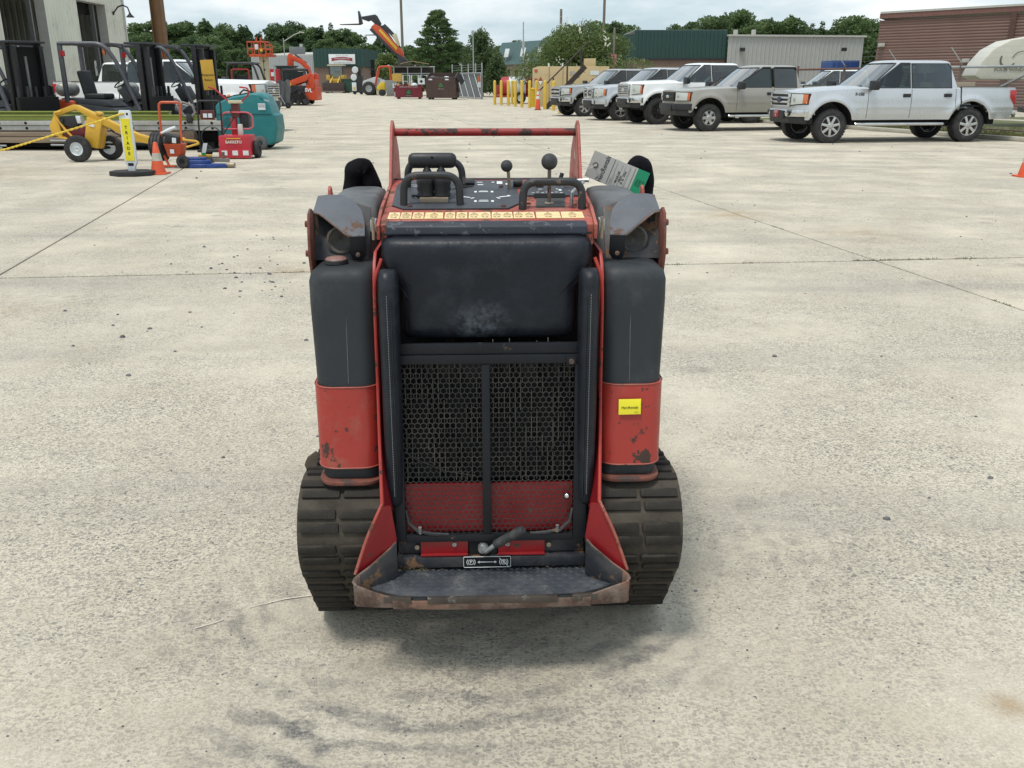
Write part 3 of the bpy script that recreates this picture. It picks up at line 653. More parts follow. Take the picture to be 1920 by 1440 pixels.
# rusty band bent round the step
def wall(pts, th, mat_, name):
    mb = MB(); P = [Vector(p[:2]) for p in pts]; secs = []
    for i, p in enumerate(P):
        d = (P[min(i + 1, len(P) - 1)] - P[max(i - 1, 0)]).normalized(); nn = Vector((d.y, -d.x)) * th
        z0, z1 = pts[i][2], pts[i][3]
        secs.append([(p.x, p.y, z0), (p.x + nn.x, p.y + nn.y, z0), (p.x + nn.x, p.y + nn.y, z1), (p.x, p.y, z1)])
    return mb.loft(secs).build(name, mat_, LD, bevel=.0015, ang=50)
bl = [(-.249, .022, .266, .362), (-.262, .010, .258, .350), (-.312, -.022, .240, .316), (-.338, -.036, .232, .302), (-.350, -.042, .226, .294), (-.354, -.050, .222, .288), (-.345, -.060, .222, .282)]
wall(bl[:4], -.005, BLKR, 'step_side')
wall(bl[3:] + [(-.30, -.072, .226, .270), (-.25, -.080, .229, .256)], -.006, RUST, 'step_band')
MB().tube([(x, y, b) for x, y, a, b in bl], .003, 6).build('step_side_edge', RUST, LD)
br = [(-x, y - .004, a, b) for x, y, a, b in bl]
wall(br[:4], .005, BLKR, 'step_side')
wall(br[3:] + [(.30, -.074, .226, .272), (.25, -.082, .229, .258)], .006, RUST, 'step_band')
MB().tube([(x, y, b) for x, y, a, b in br], .003, 6).build('step_side_edge', RUST, LD)
wall([(-.252, -.0775, .227, .251), (-.12, -.083, .226, .251), (0, -.084, .225, .251), (.12, -.083, .227, .252), (.252, -.0795, .227, .253)], .005, RUST, 'step_apron')
for xa, xb, ya, yb in ((-.275, -.205, -.078, -.0855), (-.164, .166, -.0885, -.0895), (.204, .268, -.0885, -.080)):
    MB().add([(xa, ya, .243), (xb, yb, .243), (xb, yb, .2595), (xa, ya, .2595), (xa, ya + .012, .2595), (xb, yb + .012, .2595), (xb, yb + .012, .256), (xa, ya + .012, .256), (xb, yb + .004, .243), (xa, ya + .004, .243)],
             [(0, 1, 2, 3), (3, 2, 5, 4), (4, 5, 6, 7), (7, 6, 8, 9), (9, 8, 1, 0), (0, 3, 4, 7, 9), (1, 8, 6, 5, 2)]).build('step_lip', mat('worn_step_edge', (.085, .070, .060), .5, metal=.4, var=.3, vs=18, wear=.3, ws=30, wcol=(.16, .15, .14)), LD, bevel=.001)
for x in (-.183, .185): MB().box(x - .017, x + .017, -.083, -.076, .246, .256).build('rubber_mount', TRIM, LD, bevel=.002)
# straw lodged at the back of the step
mb = MB(); rnd = random.Random(5)
for cx, n_ in ((-.20, 60), (.19, 26)):
    for _ in range(n_):
        x, y = rnd.gauss(cx, .028), rnd.uniform(.048, .062); a_ = rnd.uniform(0, 6.28); L = rnd.uniform(.008, .022)
        mb.add([(x, y, .2600), (x + L * math.cos(a_), y + L * .4 * math.sin(a_), .2605 + rnd.uniform(0, .004)), (x + L * math.cos(a_), y + L * .4 * math.sin(a_) + .0012, .2605)], [(0, 1, 2)])
tag(mb.build('straw', mat('dry_straw', (.42, .35, .20), .8, var=.3, vs=60)), 'bits of dry straw lying at the back of the step', 'straw', kind='stuff')
bpy.data.objects['straw'].location = LD.location; bpy.data.objects['straw'].rotation_euler = LD.rotation_euler
# ---- control tower
def cz(y): return 1.165 + .151 * (y - .25)
CN = Vector((0, -.151, 1)).normalized()
def cpnt(x, y, d=0): return Vector((x, y, cz(y))) + CN * d
def cslab(pts, d0, d1): return MB().slab([cpnt(x, y, d0) for x, y in pts], CN * (d1 - d0))
con = MB().prism([(.215, 1.10), (.215, 1.152), (.235, cz(.235)), (.625, cz(.625)), (.66, 1.20), (.66, 1.05)], 'x', -.272, .268).build('control_tower', RED_W, LD, bevel=.003)
MB().box(-.27, .266, .624, .642, 1.19, 1.2255).build('tower_back_edge', BLKR, LD, bevel=.003)
for s, x in ((-1, -.276), (1, .272)):
    MB().prism([(.20, 1.118), (.195, 1.155), (.30, 1.185), (.56, 1.215), (.665, 1.372), (.70, 1.386), (.735, 1.372), (.84, 1.29), (.88, 1.20), (.9, 1.118)], 'x', x - .004, x + .004).build('tower_side', RED_W, LD, bevel=.0012)
    MB().prism([(.60, 1.225), (.675, 1.35), (.70, 1.365), (.725, 1.35), (.825, 1.275), (.855, 1.225)], 'x', x - s * .0045, x - s * .0052).build('bleached_face', PINK, LD)
MB().cyl((-.272, .70, 1.352), (.268, .70, 1.352), .0112, n=16).build('crossbar', mat('worn_red_bar', (.26, .022, .018), .5, var=.2, wear=.52, ws=20, wcol=(.045, .03, .026), bump=.2), LD)
cslab([(-.253, .352), (-.221, .318), (.055, .320), (.088, .370), (.088, .45), (.080, .60), (-.242, .60), (-.256, .545)], .0005, .005).build('control_plate', PLATE, LD, bevel=.001)
cslab([(.104, .440), (.108, .598), (.256, .598), (.252, .440)], .0005, .005).build('gauge_plate', PLATE, LD, bevel=.001)
# printed symbols on the control plate
mb = MB()
def cdec(mb, x, y, w_, h_, a=0.):
    ca, sa = math.cos(a), math.sin(a)
    mb.add([cpnt(x + u * ca - v * sa, y + u * sa + v * ca, .0056) for u, v in ((-w_, -h_), (w_, -h_), (w_, h_), (-w_, h_))], [(0, 1, 2, 3)])
for yy in (.475, .382):
    cdec(mb, -.010, yy, .013, .0035); cdec(mb, -.032, yy, .0035, .0075); cdec(mb, .014, yy, .0035, .0075); cdec(mb, -.010, yy + .011, .011, .0012)
cdec(mb, .046, .426, .014, .0035, .35); cdec(mb, .030, .412, .007, .003, -.9); cdec(mb, .060, .434, .006, .003, -.9)
cdec(mb, -.056, .422, .011, .003, -.45); cdec(mb, -.040, .412, .006, .003, .7); cdec(mb, -.075, .432, .005, .002, .8)
cdec(mb, .037, .57, .008, .014); cdec(mb, .018, .575, .004, .004); cdec(mb, -.020, .575, .008, .003); cdec(mb, -.018, .548, .008, .004); cdec(mb, .057, .556, .003, .008)
cdec(mb, -.150, .56, .02, .004); cdec(mb, -.210, .548, .015, .003); cdec(mb, -.208, .535, .013, .003)
for i in range(7): cdec(mb, .128 + i * .013, .462 + (i % 2) * .006, .004, .0018)
cdec(mb, .205, .49, .004, .008); cdec(mb, .197, .50, .003, .003); cdec(mb, .150, .50, .006, .002)
mb.build('printed_symbols', WHITEP, LD)
# warning decals: eleven in a row along the operator's edge
def pxx(px): return (px - 915.5) * .001362
for a, b, k in ((728, 750, 1), (751, 772, 1), (773.5, 795, 1), (796.5, 831.5, 1), (834, 854, 1), (856, 877, 1), (879, 921, 2), (922.5, 962.5, 2), (964, 1004, 2), (1006.7, 1053, 1), (1054.6, 1097, 1)):
    x0, x1 = pxx(a), pxx(b)
    dc = cslab([(x0, .240), (x1, .240), (x1 - .001, .294), (x0 + .001, .294)], .0005, .0016).build('warning_decal', DECAL, LD)
    mb = MB()
    for q in range(k):
        c_ = x0 + (x1 - x0) * (q + .5) / k; h_ = .016; w_ = .011
        T3 = [Vector((c_ - w_, .268)), Vector((c_ + w_, .268)), Vector((c_, .268 + h_ * 1.3))]; cc = (T3[0] + T3[1] + T3[2]) / 3
        I3 = [cc + (p - cc) * .74 for p in T3]
        mb.add([cpnt(p.x, p.y, .0022) for p in T3 + I3], [(i, (i + 1) % 3, 3 + (i + 1) % 3, 3 + i) for i in range(3)])
        def r_(cx, cy, w2, h2): mb.add([cpnt(cx + u * w2, cy + v * h2, .0022) for u, v in ((-1, -1), (1, -1), (1, 1), (-1, 1))], [(0, 1, 2, 3)])
        r_(c_, .277, .0008, .005); r_(c_ - .006, .254, .004, .0012); r_(c_ + .005, .252, .003, .003); r_(c_ - .001, .2485, .006, .0007)
        r_(c_, .2625, (x1 - x0) / k * .48, .0004)
    mb.build('decal_print', INKB, dc)
# grab handles
def uhandle(xa, xb, yb, zt, ylean, r, name, n=8):
    p = [(xa, yb, cz(yb) - .002), (xa + .003, yb + ylean, zt), (xb - .003, yb + ylean, zt), (xb, yb, cz(yb) - .002)]
    return MB().tube(fillet(p, .070, 9), r, 12).build(name, TUBE, LD)
uhandle(-.222, -.072, .349, 1.262, .0, .0098, 'grab_handle')
uhandle(.092, .250, .324, 1.247, .0, .0105, 'grab_handle')
uhandle(-.224, -.068, .53, 1.283, .0, .0098, 'reference_bar')
# traction control: two gaiters carrying a thick T bar
tcx = MB().box(-.182, -.105, .372, .452, cz(.40) - .002, cz(.40) + .012).build('traction_base', mat('tan_steel', (.25, .20, .14), .6, var=.3, wear=.2), LD, bevel=.003)
for x in (-.166, -.122):
    MB().lathe([(.001, .0), (.022, .0), (.024, .006), (.021, .012), (.0245, .020), (.0225, .030), (.025, .036), (.0235, .050), (.018, .056), (.0135, .058), (.001, .06)], (x, .412, cz(.41) + .010), 'z', 18).build('gaiter', GRIP, LD, ang=60)
for x in (-.162, -.124):
    MB().tube([(x, .412, 1.24), (x, .43, 1.285)], .0085, 10).build('traction_rod', GRIP, LD)
    MB().ball((x, .425, 1.263), .0125, 12).build('rod_knuckle', GRIP, LD)
tb = MB(); secs = []
for x, k in ((-.212, .35), (-.209, .72), (-.202, .95), (-.194, 1), (-.100, 1), (-.092, .95), (-.085, .72), (-.082, .35)):
    secs.append([(x, .43 + cy * .016 * k, 1.293 + cz_ * .0185 * k) for cy, cz_ in [(math.cos(R(a)), math.sin(R(a)) + (.12 if a < 180 else -.1)) for a in range(0, 360, 24)]])
tb = tb.loft(secs).build('traction_grip', GRIP, LD, ang=60)
for x, z in ((-.147, 1.302), (-.147, 1.2765), (-.196, 1.277), (-.098, 1.277)): MB().lathe([(.001, 0), (.0035, 0), (.0035, .003), (.001, .003)], (x, .4125 if z > 1.29 else .4155, z), 'y', 8).build('grip_screw', BLACK, tb)
MB().tube([(-.182, .42, 1.197), (-.200, .41, 1.203), (-.205, .43, 1.200), (-.195, .45, 1.196), (-.182, .452, 1.195)], .0028, 6).build('cable', TRIM, LD)
MB().tube([(-.10, .50, 1.206), (-.07, .515, 1.213), (-.04, .53, 1.212)], .003, 6).build('cable', TRIM, LD)
cslab([(-.068, .545), (-.035, .545), (-.035, .59), (-.068, .59)], .005, .012).build('hose_clip', BLK, LD, bevel=.001)
# levers with ball knobs
l1 = MB().tube([(.064, .512, cz(.512) - .01), (.060, .50, 1.26)], .0046, 10).build('lever', STEEL, LD); MB().ball((.0555, .497, 1.272), .0165, 22).build('knob', BALL, l1)
l2 = MB().tube([(.166, .374, cz(.374) - .01), (.164, .352, 1.285)], .0050, 10).build('lever', mat('worn_lever', (.20, .17, .15), .45, metal=.5, var=.4, vs=40, wear=.4, ws=30, wcol=(.10, .04, .03)), LD); MB().ball((.1635, .348, 1.296), .0215, 24).build('knob', BALL, l2)
MB().lathe([(.001, .0), (.013, .0), (.012, .0025), (.006, .003), (.001, .003)], (.166, .374, cz(.374) + .001), 'z', 16).build('lever_collar', STEEL, l2)
cslab([(.128, .338), (.206, .340), (.213, .425), (.135, .425)], .0004, .0012).build('lever_boot', mat('grey_boot', (.055, .055, .055), .8, var=.3), LD)
MB().slab([cpnt(.128, .423, .0015), cpnt(.214, .423, .0015), cpnt(.214, .437, .009), cpnt(.128, .437, .009)], CN * .001).build('boot_edge', BLACK, LD)
MB().tube([cpnt(.075, .535, .014), cpnt(.088, .535, .014), cpnt(.101, .535, .014)], [.010, .0125, .011], 14).build('choke_knob', GRIP, LD)
MB().lathe([(.001, 0), (.017, 0), (.017, .008), (.012, .012), (.001, .012)], cpnt(.217, .565, .004), 'z', 18).build('ignition_switch', GRIP, LD)
MB().tube([cpnt(.214, .585, .012), cpnt(.219, .588, .028)], .006, 8).build('ignition_key', GRIP, LD)
MB().lathe([(.001, 0), (.012, 0), (.010, .018), (.001, .02)], cpnt(.150, .53, .004), 'z', 14).build('plug_boot', GRIP, LD)
MB().tube(fillet([cpnt(.224, .345, 0), cpnt(.223, .347, .038), cpnt(.262, .43, .042)], .015), .0048, 8).build('bent_lever', ZINC, LD)
MB().tube(fillet([cpnt(.214, .515, 0), cpnt(.214, .515, .022), cpnt(.280, .50, .03), cpnt(.286, .498, .03)], .012), .0055, 8).build('throttle_lever', ZINC, LD)
for x, y in ((-.205, .335), (.042, .333), (.040, .525), (.109, .35), (.23, .335), (.13, .535)): MB().lathe([(.001, 0), (.007, 0), (.006, .0045), (.001, .005)], cpnt(x, y, .005), 'z', 6).build('bolt', RUSTR, LD)
for s in (-1, 1):
    MB().obox((s * .290, .235, 1.150), (.016, .03, .03), (.1, 0, 0)).build('hinge_block', ZINC, LD, bevel=.004)
    MB().tube([(s * .290, .222, 1.170), (s * .290, .222, 1.115)], .0045, 8).build('hinge_pin', STEEL, LD)
# ---- rear ends of the lift arms with their lamp guards, on top of the tanks
for s in (-1, 1):
    MB().loft(tank(s, [(1.05, .298, .442, .34, .80, .04), (1.12, .300, .448, .36, .79, .045), (1.165, .302, .445, .40, .78, .045), (1.184, .308, .432, .44, .765, .045), (1.190, .322, .412, .47, .75, .04)])).build('rear_housing', PLAST, LD, ang=50)
    # outer plate with pivot bolts
    MB().prism([(.255, .87), (.25, 1.02), (.235, 1.07), (.245, 1.135), (.262, 1.175), (.29, 1.185), (.62, 1.06), (.6, .87)], 'x', s * .458 - .0035, s * .458 + .0035).build('arm_plate', RUSTR, LD, bevel=.0015)
    for y, z in ((.245, 1.075), (.262, 1.148)):
        MB().cyl((s * .455, y + .008, z), (s * .470, y + .008, z), .0085, n=6).build('pivot_bolt', RUSTR, LD, bevel=.001)
    MB().prism([(.45, 1.18), (.46, 1.213), (.475, 1.222), (.49, 1.213), (.51, 1.17)], 'x', s * .434 - .004, s * .434 + .004).build('arm_lug', RED_W, LD, bevel=.0015)
    # back plate with lamp
    MB().slab([(s * .312, .292, 1.052), (s * .455, .290, 1.050), (s * .455, .345, 1.178), (s * .405, .40, 1.20), (s * .312, .38, 1.175)], (0, .006, -.002)).build('lamp_bracket', BLKR, LD, bevel=.0015)
    lamp = MB().lathe([(.001, .022), (.034, .016), (.038, .004), (.037, -.002), (.032, -.004), (.026, .006), (.001, .014)], (s * .386, .300, 1.100), 'y', 26).build('work_lamp', mat('dusty_lamp_rubber', (.105, .10, .09), .8, var=.5, vs=30), LD, ang=50)
    MB().lathe([(.001, .012), (.027, .006), (.027, .004), (.001, .009)], (s * .386, .300, 1.101), 'y', 22).build('lamp_lens', mat('dirty_lens', (.035, .033, .030), .4, var=.5, vs=25), lamp)
    hood = [(.456, .40, 1.198), (.432, .404, 1.2005), (.392, .405, 1.200), (.360, .385, 1.190), (.334, .345, 1.168), (.321, .300, 1.142), (.316, .248, 1.118), (.354, .244, 1.117), (.366, .254, 1.122), (.422, .300, 1.156), (.440, .312, 1.166), (.456, .314, 1.168)]
    hd = MB().slab([(s * x, y, z) for x, y, z in hood], (0, .003, .006)).build('lamp_hood', mat('guard_grey_paint', (.098, .106, .122), .6, var=.2, vs=8, wear=.40, ws=9, wcol=(.10, .055, .038), bump=.25, bs=120), LD, bevel=.0015)
    MB().tube([(s * .354, .243, 1.119), (s * .366, .253, 1.124), (s * .422, .299, 1.158), (s * .440, .311, 1.168), (s * .456, .313, 1.170)], .0028, 6).build('hood_edge', RUST, hd)
    MB().slab([(s * .316, .247, 1.120), (s * .354, .243, 1.119), (s * .356, .252, 1.072), (s * .350, .256, 1.056), (s * .326, .258, 1.054), (s * .316, .256, 1.070)], (0, .006, .0)).build('hood_tab', BLK, hd, bevel=.0015)
    MB().lathe([(.001, 0), (.006, 0), (.006, -.004), (.001, -.005)], (s * .336, .2505, 1.072), 'y', 8).build('bolt', RUST, hd)
    MB().slab([(s * .446, .318, 1.172), (s * .457, .316, 1.173), (s * .457, .330, 1.120), (s * .446, .332, 1.125)], (0, .005, 0)).build('hood_leg', RUST, hd)
    # lift arm running forward, and the hydraulic hose in its sleeve behind the housing
    MB().prism([(.44, 1.02), (.44, 1.09), (1.35, 1.03), (1.72, .62), (1.80, .36), (1.72, .34), (1.60, .58), (1.28, .93)], 'x', s * .40 - .022, s * .40 + .022).build('lift_arm', RED, LD, bevel=.004)
pL = [(-.424, .86, 1.02), (-.424, .85, 1.17), (-.416, .845, 1.225), (-.398, .85, 1.242), (-.378, .86, 1.225), (-.362, .865, 1.165), (-.352, .87, 1.0)]
MB().tube(fillet(pL, .03, 4), [.031 + .0025 * math.sin(i * .9) for i in range(len(fillet(pL, .03, 4)))], 12).build('hose_sleeve', FAB, LD, ang=80)
pR = [(.452, .86, 1.02), (.462, .85, 1.19), (.478, .845, 1.235), (.497, .85, 1.238), (.505, .86, 1.19), (.505, .87, 1.0)]
MB().tube(fillet(pR, .03, 4), [.035 + .002 * math.sin(i * .8) for i in range(len(fillet(pR, .03, 4)))], 12).build('hose_sleeve', FAB, LD, ang=80)
# front quick-attach plate and hood, out of sight from here
MB().prism([(.66, .5), (.66, 1.16), (.95, 1.14), (1.32, .98), (1.36, .5)], 'x', -.25, .25).build('engine_hood', RED, LD, bevel=.02)
MB().obox((0, 1.80, .34), (.86, .05, .36)).build('attach_plate', BLK, LD, bevel=.006)
# yellow hire sticker on the right guard
yk = .1145
st = MB().slab([(.334, .1095, .6745), (.392, .1095, .6755), (.392, .1147, .716), (.334, .1147, .7155)], (0, -.0010, 0)).build('hire_sticker', YEL, LD, bevel=.0004)
text('lettering', 'HercRentals', .0088, INK, st, frame((.363, .1095, .6935), (1, .0, .01), (0, .126, 1)), bold=.00012)
mb = MB(); mb.box(.375, .386, .1075, .1078, .681, .682); mb.build('small_print', INK, st)
# ------------------------------------------------------------------ rental tag wired to the right upright (a thing of its own)
TG = thing('rental_tag', 'grey and green rental card wired to the right upright of the track loader', 'tag', (-.053, 2.06, 0), R(2.0))
to = Vector((.308, .80, 1.214)); tr_ = Vector((.222, .012, -.0005)); 
A = Vector((.352, .80, 1.285)); B = Vector((.308, .80, 1.214)); C_ = Vector((.5285, .80, 1.2145)); D_ = Vector((.4855, .80, 1.145))
ur = (C_ - A).normalized(); uu = (A - B); W_ = (C_ - A).length; Ht = uu.length; uu.normalize(); uu = (uu - ur * uu.dot(ur)).normalized()
def tp(u, v, d=0): return B + ur * (u * W_ + .0) + uu * (v * Ht) + ur.cross(uu) * d
card = MB().slab([tp(0, 0), tp(.79, 0), tp(.79, 1), tp(0, 1)], ur.cross(uu) * -.0008).build('card', mat('grey_card', (.47, .47, .45), .6, var=.06, vs=20), TG)
MB().slab([tp(.79, 0), tp(1, 0), tp(1, 1), tp(.79, 1)], ur.cross(uu) * -.0008).build('green_stub', mat('green_card', (.006, .27, .13), .5, var=.1), TG)
Z = ur.cross(uu)
def tfr(u, v): return frame(tp(u, v, .0006), uu, -ur)
text('lettering', 'HercRentals', .0215, INK, card, tfr(.255, .50), bold=.0002, sx=.78)
mb = MB(); q = [(.175 + .045 * math.sin(R(i * 9)), .05 + i * .028) for i in range(11)]
mb.add([tp(u, v, .0006) for u, v in q] + [tp(u + .018 * (1 - i / 10), v, .0006) for i, (u, v) in enumerate(q)], [(i, i + 1, 12 + i, 11 + i) for i in range(10)])
for u, w2, v0, v1 in ((.375, .010, .03, .97), (.415, .004, .03, .30), (.435, .004, .05, .93), (.455, .004, .05, .5), (.50, .005, .05, .26), (.53, .004, .3, .9), (.555, .005, .05, .24), (.585, .004, .3, .9), (.655, .004, .05, .95), (.675, .004, .05, .9), (.745, .009, .05, .95)):
    mb.add([tp(u, v0, .0006), tp(u + w2, v0, .0006), tp(u + w2, v1, .0006), tp(u, v1, .0006)], [(0, 1, 2, 3)])
mb.build('print_lines', flat('print_grey', (.11, .11, .11), .6), card)
for s_, u, v, z_ in (('BROCK1207', .515, .42, .0085), ('100UL4', .565, .38, .0085), ('18  22   570.6', .615, .46, .0095)): text('handwriting', s_, z_, INK, card, tfr(u, v), bold=.0003, sx=.8)
for s_, u in (('570.6', .85), ('VOID', .90), ('UNIT', .96)): text('handwriting', s_, .010, flat('green_ink', (.002, .07, .035), .6), TG, tfr(u, .5), bold=.0002)
MB().lathe([(.0045, 0), (.009, .0006), (.0045, .001)], (0, 0, 0), 'z', 16).build('eyelet', mat('eyelet_grey', (.10, .10, .10), .5), card).matrix_local = frame(tp(.105, .52, .0008), ur, uu)
MB().lathe([(.001, .0002), (.0045, .0002)], (0, 0, 0), 'z', 14).build('eyelet_hole', flat('hole_pale', (.75, .74, .70)), card).matrix_local = frame(tp(.105, .52, .0014), ur, uu)
h0 = tp(.105, .52, .002)
MB().tube(fillet([h0, (.318, .72, 1.245), (.282, .70, 1.243), (.268, .69, 1.265), (.264, .70, 1.29), (.270, .73, 1.315), (.284, .74, 1.30), (.288, .72, 1.25), (.315, .76, 1.244), h0 + Vector((.002, 0, .003))], .012, 3), .0009, 5).build('wire', mat('pale_wire', (.55, .50, .48), .4), TG)
# ------------------------------------------------------------------ pickup trucks
def carpaint(name, col, rough=.28, metal=.0, coat=.5):
    return mat(name, col, rough, metal=metal, var=.04, vs=2, coat=coat, rvar=.05)
SILV = carpaint('silver_metallic', (.56, .58, .60), .3, .55)
SILV2 = carpaint('pale_silver_metallic', (.53, .55, .57), .3, .55)
WHT = carpaint('white_car_paint', (.78, .80, .80), .25)
TAN = carpaint('pewter_tan_paint', (.34, .325, .285), .34, .25)
def wheel_parts(root, ax, side, Y, r, wd, rim, nsp, rimm, style):
    s = 1 if side > 0 else -1
    prof = [(rim, -.5), (rim + .02, -.52), (r * .80, -.56), (r * .955, -.48), (r, -.36), (r, .36), (r * .955, .48), (r * .80, .56), (rim + .02, .52), (rim, .5)]
    w_ = MB().lathe([(a, b * wd) for a, b in prof], (ax, Y, r), 'y', 40)
    for k in range(36):                                   # shoulder tread blocks
        a = 2 * math.pi * k / 36
        for yy in (-.43, .43): w_.obox((ax + math.sin(a) * r * .985, Y + yy * wd, r + math.cos(a) * r * .985), (.05, wd * .17, .018), (0, a, 0))
    t = w_.build('wheel', TYRE, root, ang=40)
    m = MB(); yo = s * wd * .40
    m.lathe([(rim, -wd * .48), (rim, wd * .48), (rim - .012, wd * .48), (rim - .03, wd * .30), (rim - .03, -wd * .30), (rim - .012, -wd * .48), (rim, -wd * .48)], (ax, Y, r), 'y', 36)
    for k in range(nsp):
        a = 2 * math.pi * (k + .5) / nsp; c_, d_ = math.sin(a), math.cos(a)
        if style == 'split':
            for e in (-.14, .14): m.bar((ax + math.sin(a + e * .2) * .05, Y + yo, r + math.cos(a + e * .2) * .05), (ax + math.sin(a + e) * (rim - .015), Y + yo * .96, r + math.cos(a + e) * (rim - .015)), .022, .03, (0, 1, 0))
        else: m.bar((ax + c_ * .04, Y + yo, r + d_ * .04), (ax + c_ * (rim - .015), Y + yo * .96, r + d_ * (rim - .015)), (.062 if style == 'wide' else .085), .035, (0, 1, 0))
    m.lathe([(.001, -.02), (.07, -.02), (.07, .02), (.05, .03 * s), (.001, .03 * s)], (ax, Y + yo, r), 'y', 18)
    m.build('rim', rimm, t, bevel=.004, ang=40)
    MB().lathe([(.001, 0), (rim - .03, 0), (rim - .03, .01), (.001, .01)], (ax, Y + yo * .55, r), 'y', 20).build('brake_disc', flat('brake_dark', (.03, .025, .025), .7), t)
    if nsp < 9:
        m = MB()
        for k in range(6): a = 2 * math.pi * k / 6; m.cyl((ax + math.sin(a) * .045, Y + yo + s * .02, r + math.cos(a) * .045), (ax + math.sin(a) * .045, Y + yo + s * .036, r + math.cos(a) * .045), .009, n=6)
        m.build('lug_nut', TRIM, t)
def pickup(name, label, loc, rz, paint, group, P=None, detail=True, lift=0.):
    q = dict(wb=3.68, fo=.90, ro=1.18, W=.985, zb=.50, belt=1.235, hood=1.235, nose=1.13, roof=1.90, cowl=.98, wsTop=.15, roofB=-1.30, cabB=-1.52, bedT=1.26, r=.405, rim=.25, nsp=7, spoke='wide', rimm=ALLOY, wd=.275, doors=(.92, -.22, -1.40), ext=False, grille='ford', fog=True, bumper=CHROME, flare=.045, handle=TRIM, board=True, arch=.55, badge=None, visor=False)
    q.update(P or {})
    class Q: pass
    g = Q(); g.__dict__.update(q)
    root = thing(name, label, 'pickup truck', loc, rz, group)
    ax = (g.wb / 2, -g.wb / 2); r = g.r; L = lift
    def zb(x):
        z = g.zb + L
        for a in ax:
            d = abs(x - a)
            if d < g.arch: z = max(z, r + .045 + math.sqrt(g.arch ** 2 - d * d) * .98)
        return z
    xf, xr = ax[0] + g.fo, ax[1] - g.ro
    def wplan(x):
        w_ = g.W
        if x > xf - .44: w_ = min(w_, .50 + .485 * (max(0, xf - .02 - x) / .42) ** .5)
        if x < xr + .3: w_ -= .02 * ((xr + .3 - x) / .3)
        return w_
    def side(x, z, zt):
        w_ = wplan(x); t = (z - .5 - L) / (zt - .5 - L)
        y = w_ * (1 - .035 * max(0, (.22 - t) / .22) - .050 * max(0, (t - .50) / .50) ** 1.7) - .012 / (1 + math.exp((z - .755 - L) * 160)) - .008 * math.exp(-((t - .52) / .14) ** 2)
        for a in ax:
            d = math.hypot(x - a, z - r - .045); y += g.flare * math.exp(-((d - g.arch - .035) / .085) ** 2) * (1 if z > .45 + L else .4)
        return y
    def stations(a, b):
        s = set([a, b]); x = a
        while x < b: s.add(round(x, 3)); x += .10
        if b > xf - .1: s.update(round(xf - e, 4) for e in (.0205, .024, .032, .045, .065, .09, .12, .16, .20, .25, .31, .37, .44))
        for c_ in ax:
            for k in range(-13, 14):
                v = c_ + g.arch * math.sin(k / 13 * math.pi / 2) * 1.0
                if a < v < b: s.add(round(v, 4))
            for e in (-g.arch - .004, g.arch + .004):
                if a < c_ + e < b: s.add(round(c_ + e, 4))
        o = sorted(s); keep = set(round(c_ + e, 4) for c_ in ax for e in (-g.arch - .004, g.arch + .004)) | {a, b}; r_ = []
        for v in o:
            if not r_ or v - r_[-1] > .011 or v in keep:
                if r_ and v in keep and v - r_[-1] < .011 and r_[-1] not in keep: r_[-1] = v
                else: r_.append(v)
        return r_
    def top(x):                                         # shoulder height of the lower body
        if x > g.cowl: t = (x - g.cowl) / (xf - g.cowl); return g.belt + L + (g.nose - g.belt) * t ** 1.6 + .0
        return g.belt + L
    NT = 20
    def half(x, zt, z0=None):
        a = zb(x) if z0 is None else z0
        return [(x, side(x, a + (zt - a) * k / NT, zt), a + (zt - a) * k / NT) for k in range(NT + 1)]
    # hood and front wings + cab sides
    secs = []
    for x in stations(g.cabB, xf - .02):
        zt = top(x); h = half(x, zt); w_ = h[-1][1]; t = max(0, (x - g.cowl) / (xf - g.cowl))
        cr = (g.hood + L - g.belt - L) + .055 * (1 - t * .6) if x > g.cowl else .03
        topo = [(x, w_ * .95, zt + .022), (x, w_ * .80, zt + .02 + cr * .55), (x, w_ * .62, zt + .022 + cr * .75), (x, w_ * .3, zt + .025 + cr * .9), (x, 0, zt + .025 + cr)]
        fullh = h + topo
        secs.append(fullh + [(p[0], -p[1], p[2]) for p in reversed(fullh[:-1])])
    body = MB().loft(secs, closed=False); body.f.append(tuple(range(len(secs) * len(secs[0]) - len(secs[0]), len(secs) * len(secs[0])))); body.f.append(tuple(range(len(secs[0])))[::-1])
    body = body.build('body', paint, root, ang=40)
    # cargo bed: outer walls, inner walls, floor, tailgate
    sb = stations(xr, g.cabB - .035); zt = g.bedT + L
    for s in (-1, 1):
        secs = []
        for x in sb:
            h = half(x, zt); o = [(p[0], s * p[1], p[2]) for p in h]
            secs.append(o + [(x, s * (g.W * .955), zt + .015), (x, s * (g.W - .13), zt + .012), (x, s * (g.W - .15), zt - .03), (x, s * (g.W - .15), 1.0 + L), (x, s * (g.W - .15), max(h[0][2], 1.0 + L) if False else 1.0 + L)])
        MB().loft(secs, closed=False).build('bed_side', paint, root, ang=40)
        MB().box(xr + .02, g.cabB - .06, s * (g.W - .135) - .0, s * (g.W - .135) + s * .10, zt + .014, zt + .026).build('bed_rail_cap', TRIM, root, bevel=.004)
    MB().box(xr + .05, g.cabB - .05, -g.W + .16, g.W - .16, .80 + L, .84 + L).build('bed_floor', TRIM, root)
    MB().box(xr - .0, xr + .06, -g.W + .10, g.W - .10, .72 + L, zt).build('tailgate', paint, root, bevel=.012)
    MB().box(g.cabB - .11, g.cabB - .05, -g.W + .14, g.W - .14, .72 + L, zt - .005).build('bed_front_wall', paint, root, bevel=.01)
    MB().box(xr + .2, ax[0] + .4, -.55, .55, .38 + L * .6, .56 + L).build('chassis', flat('underbody', (.012, .012, .013), .9), root)
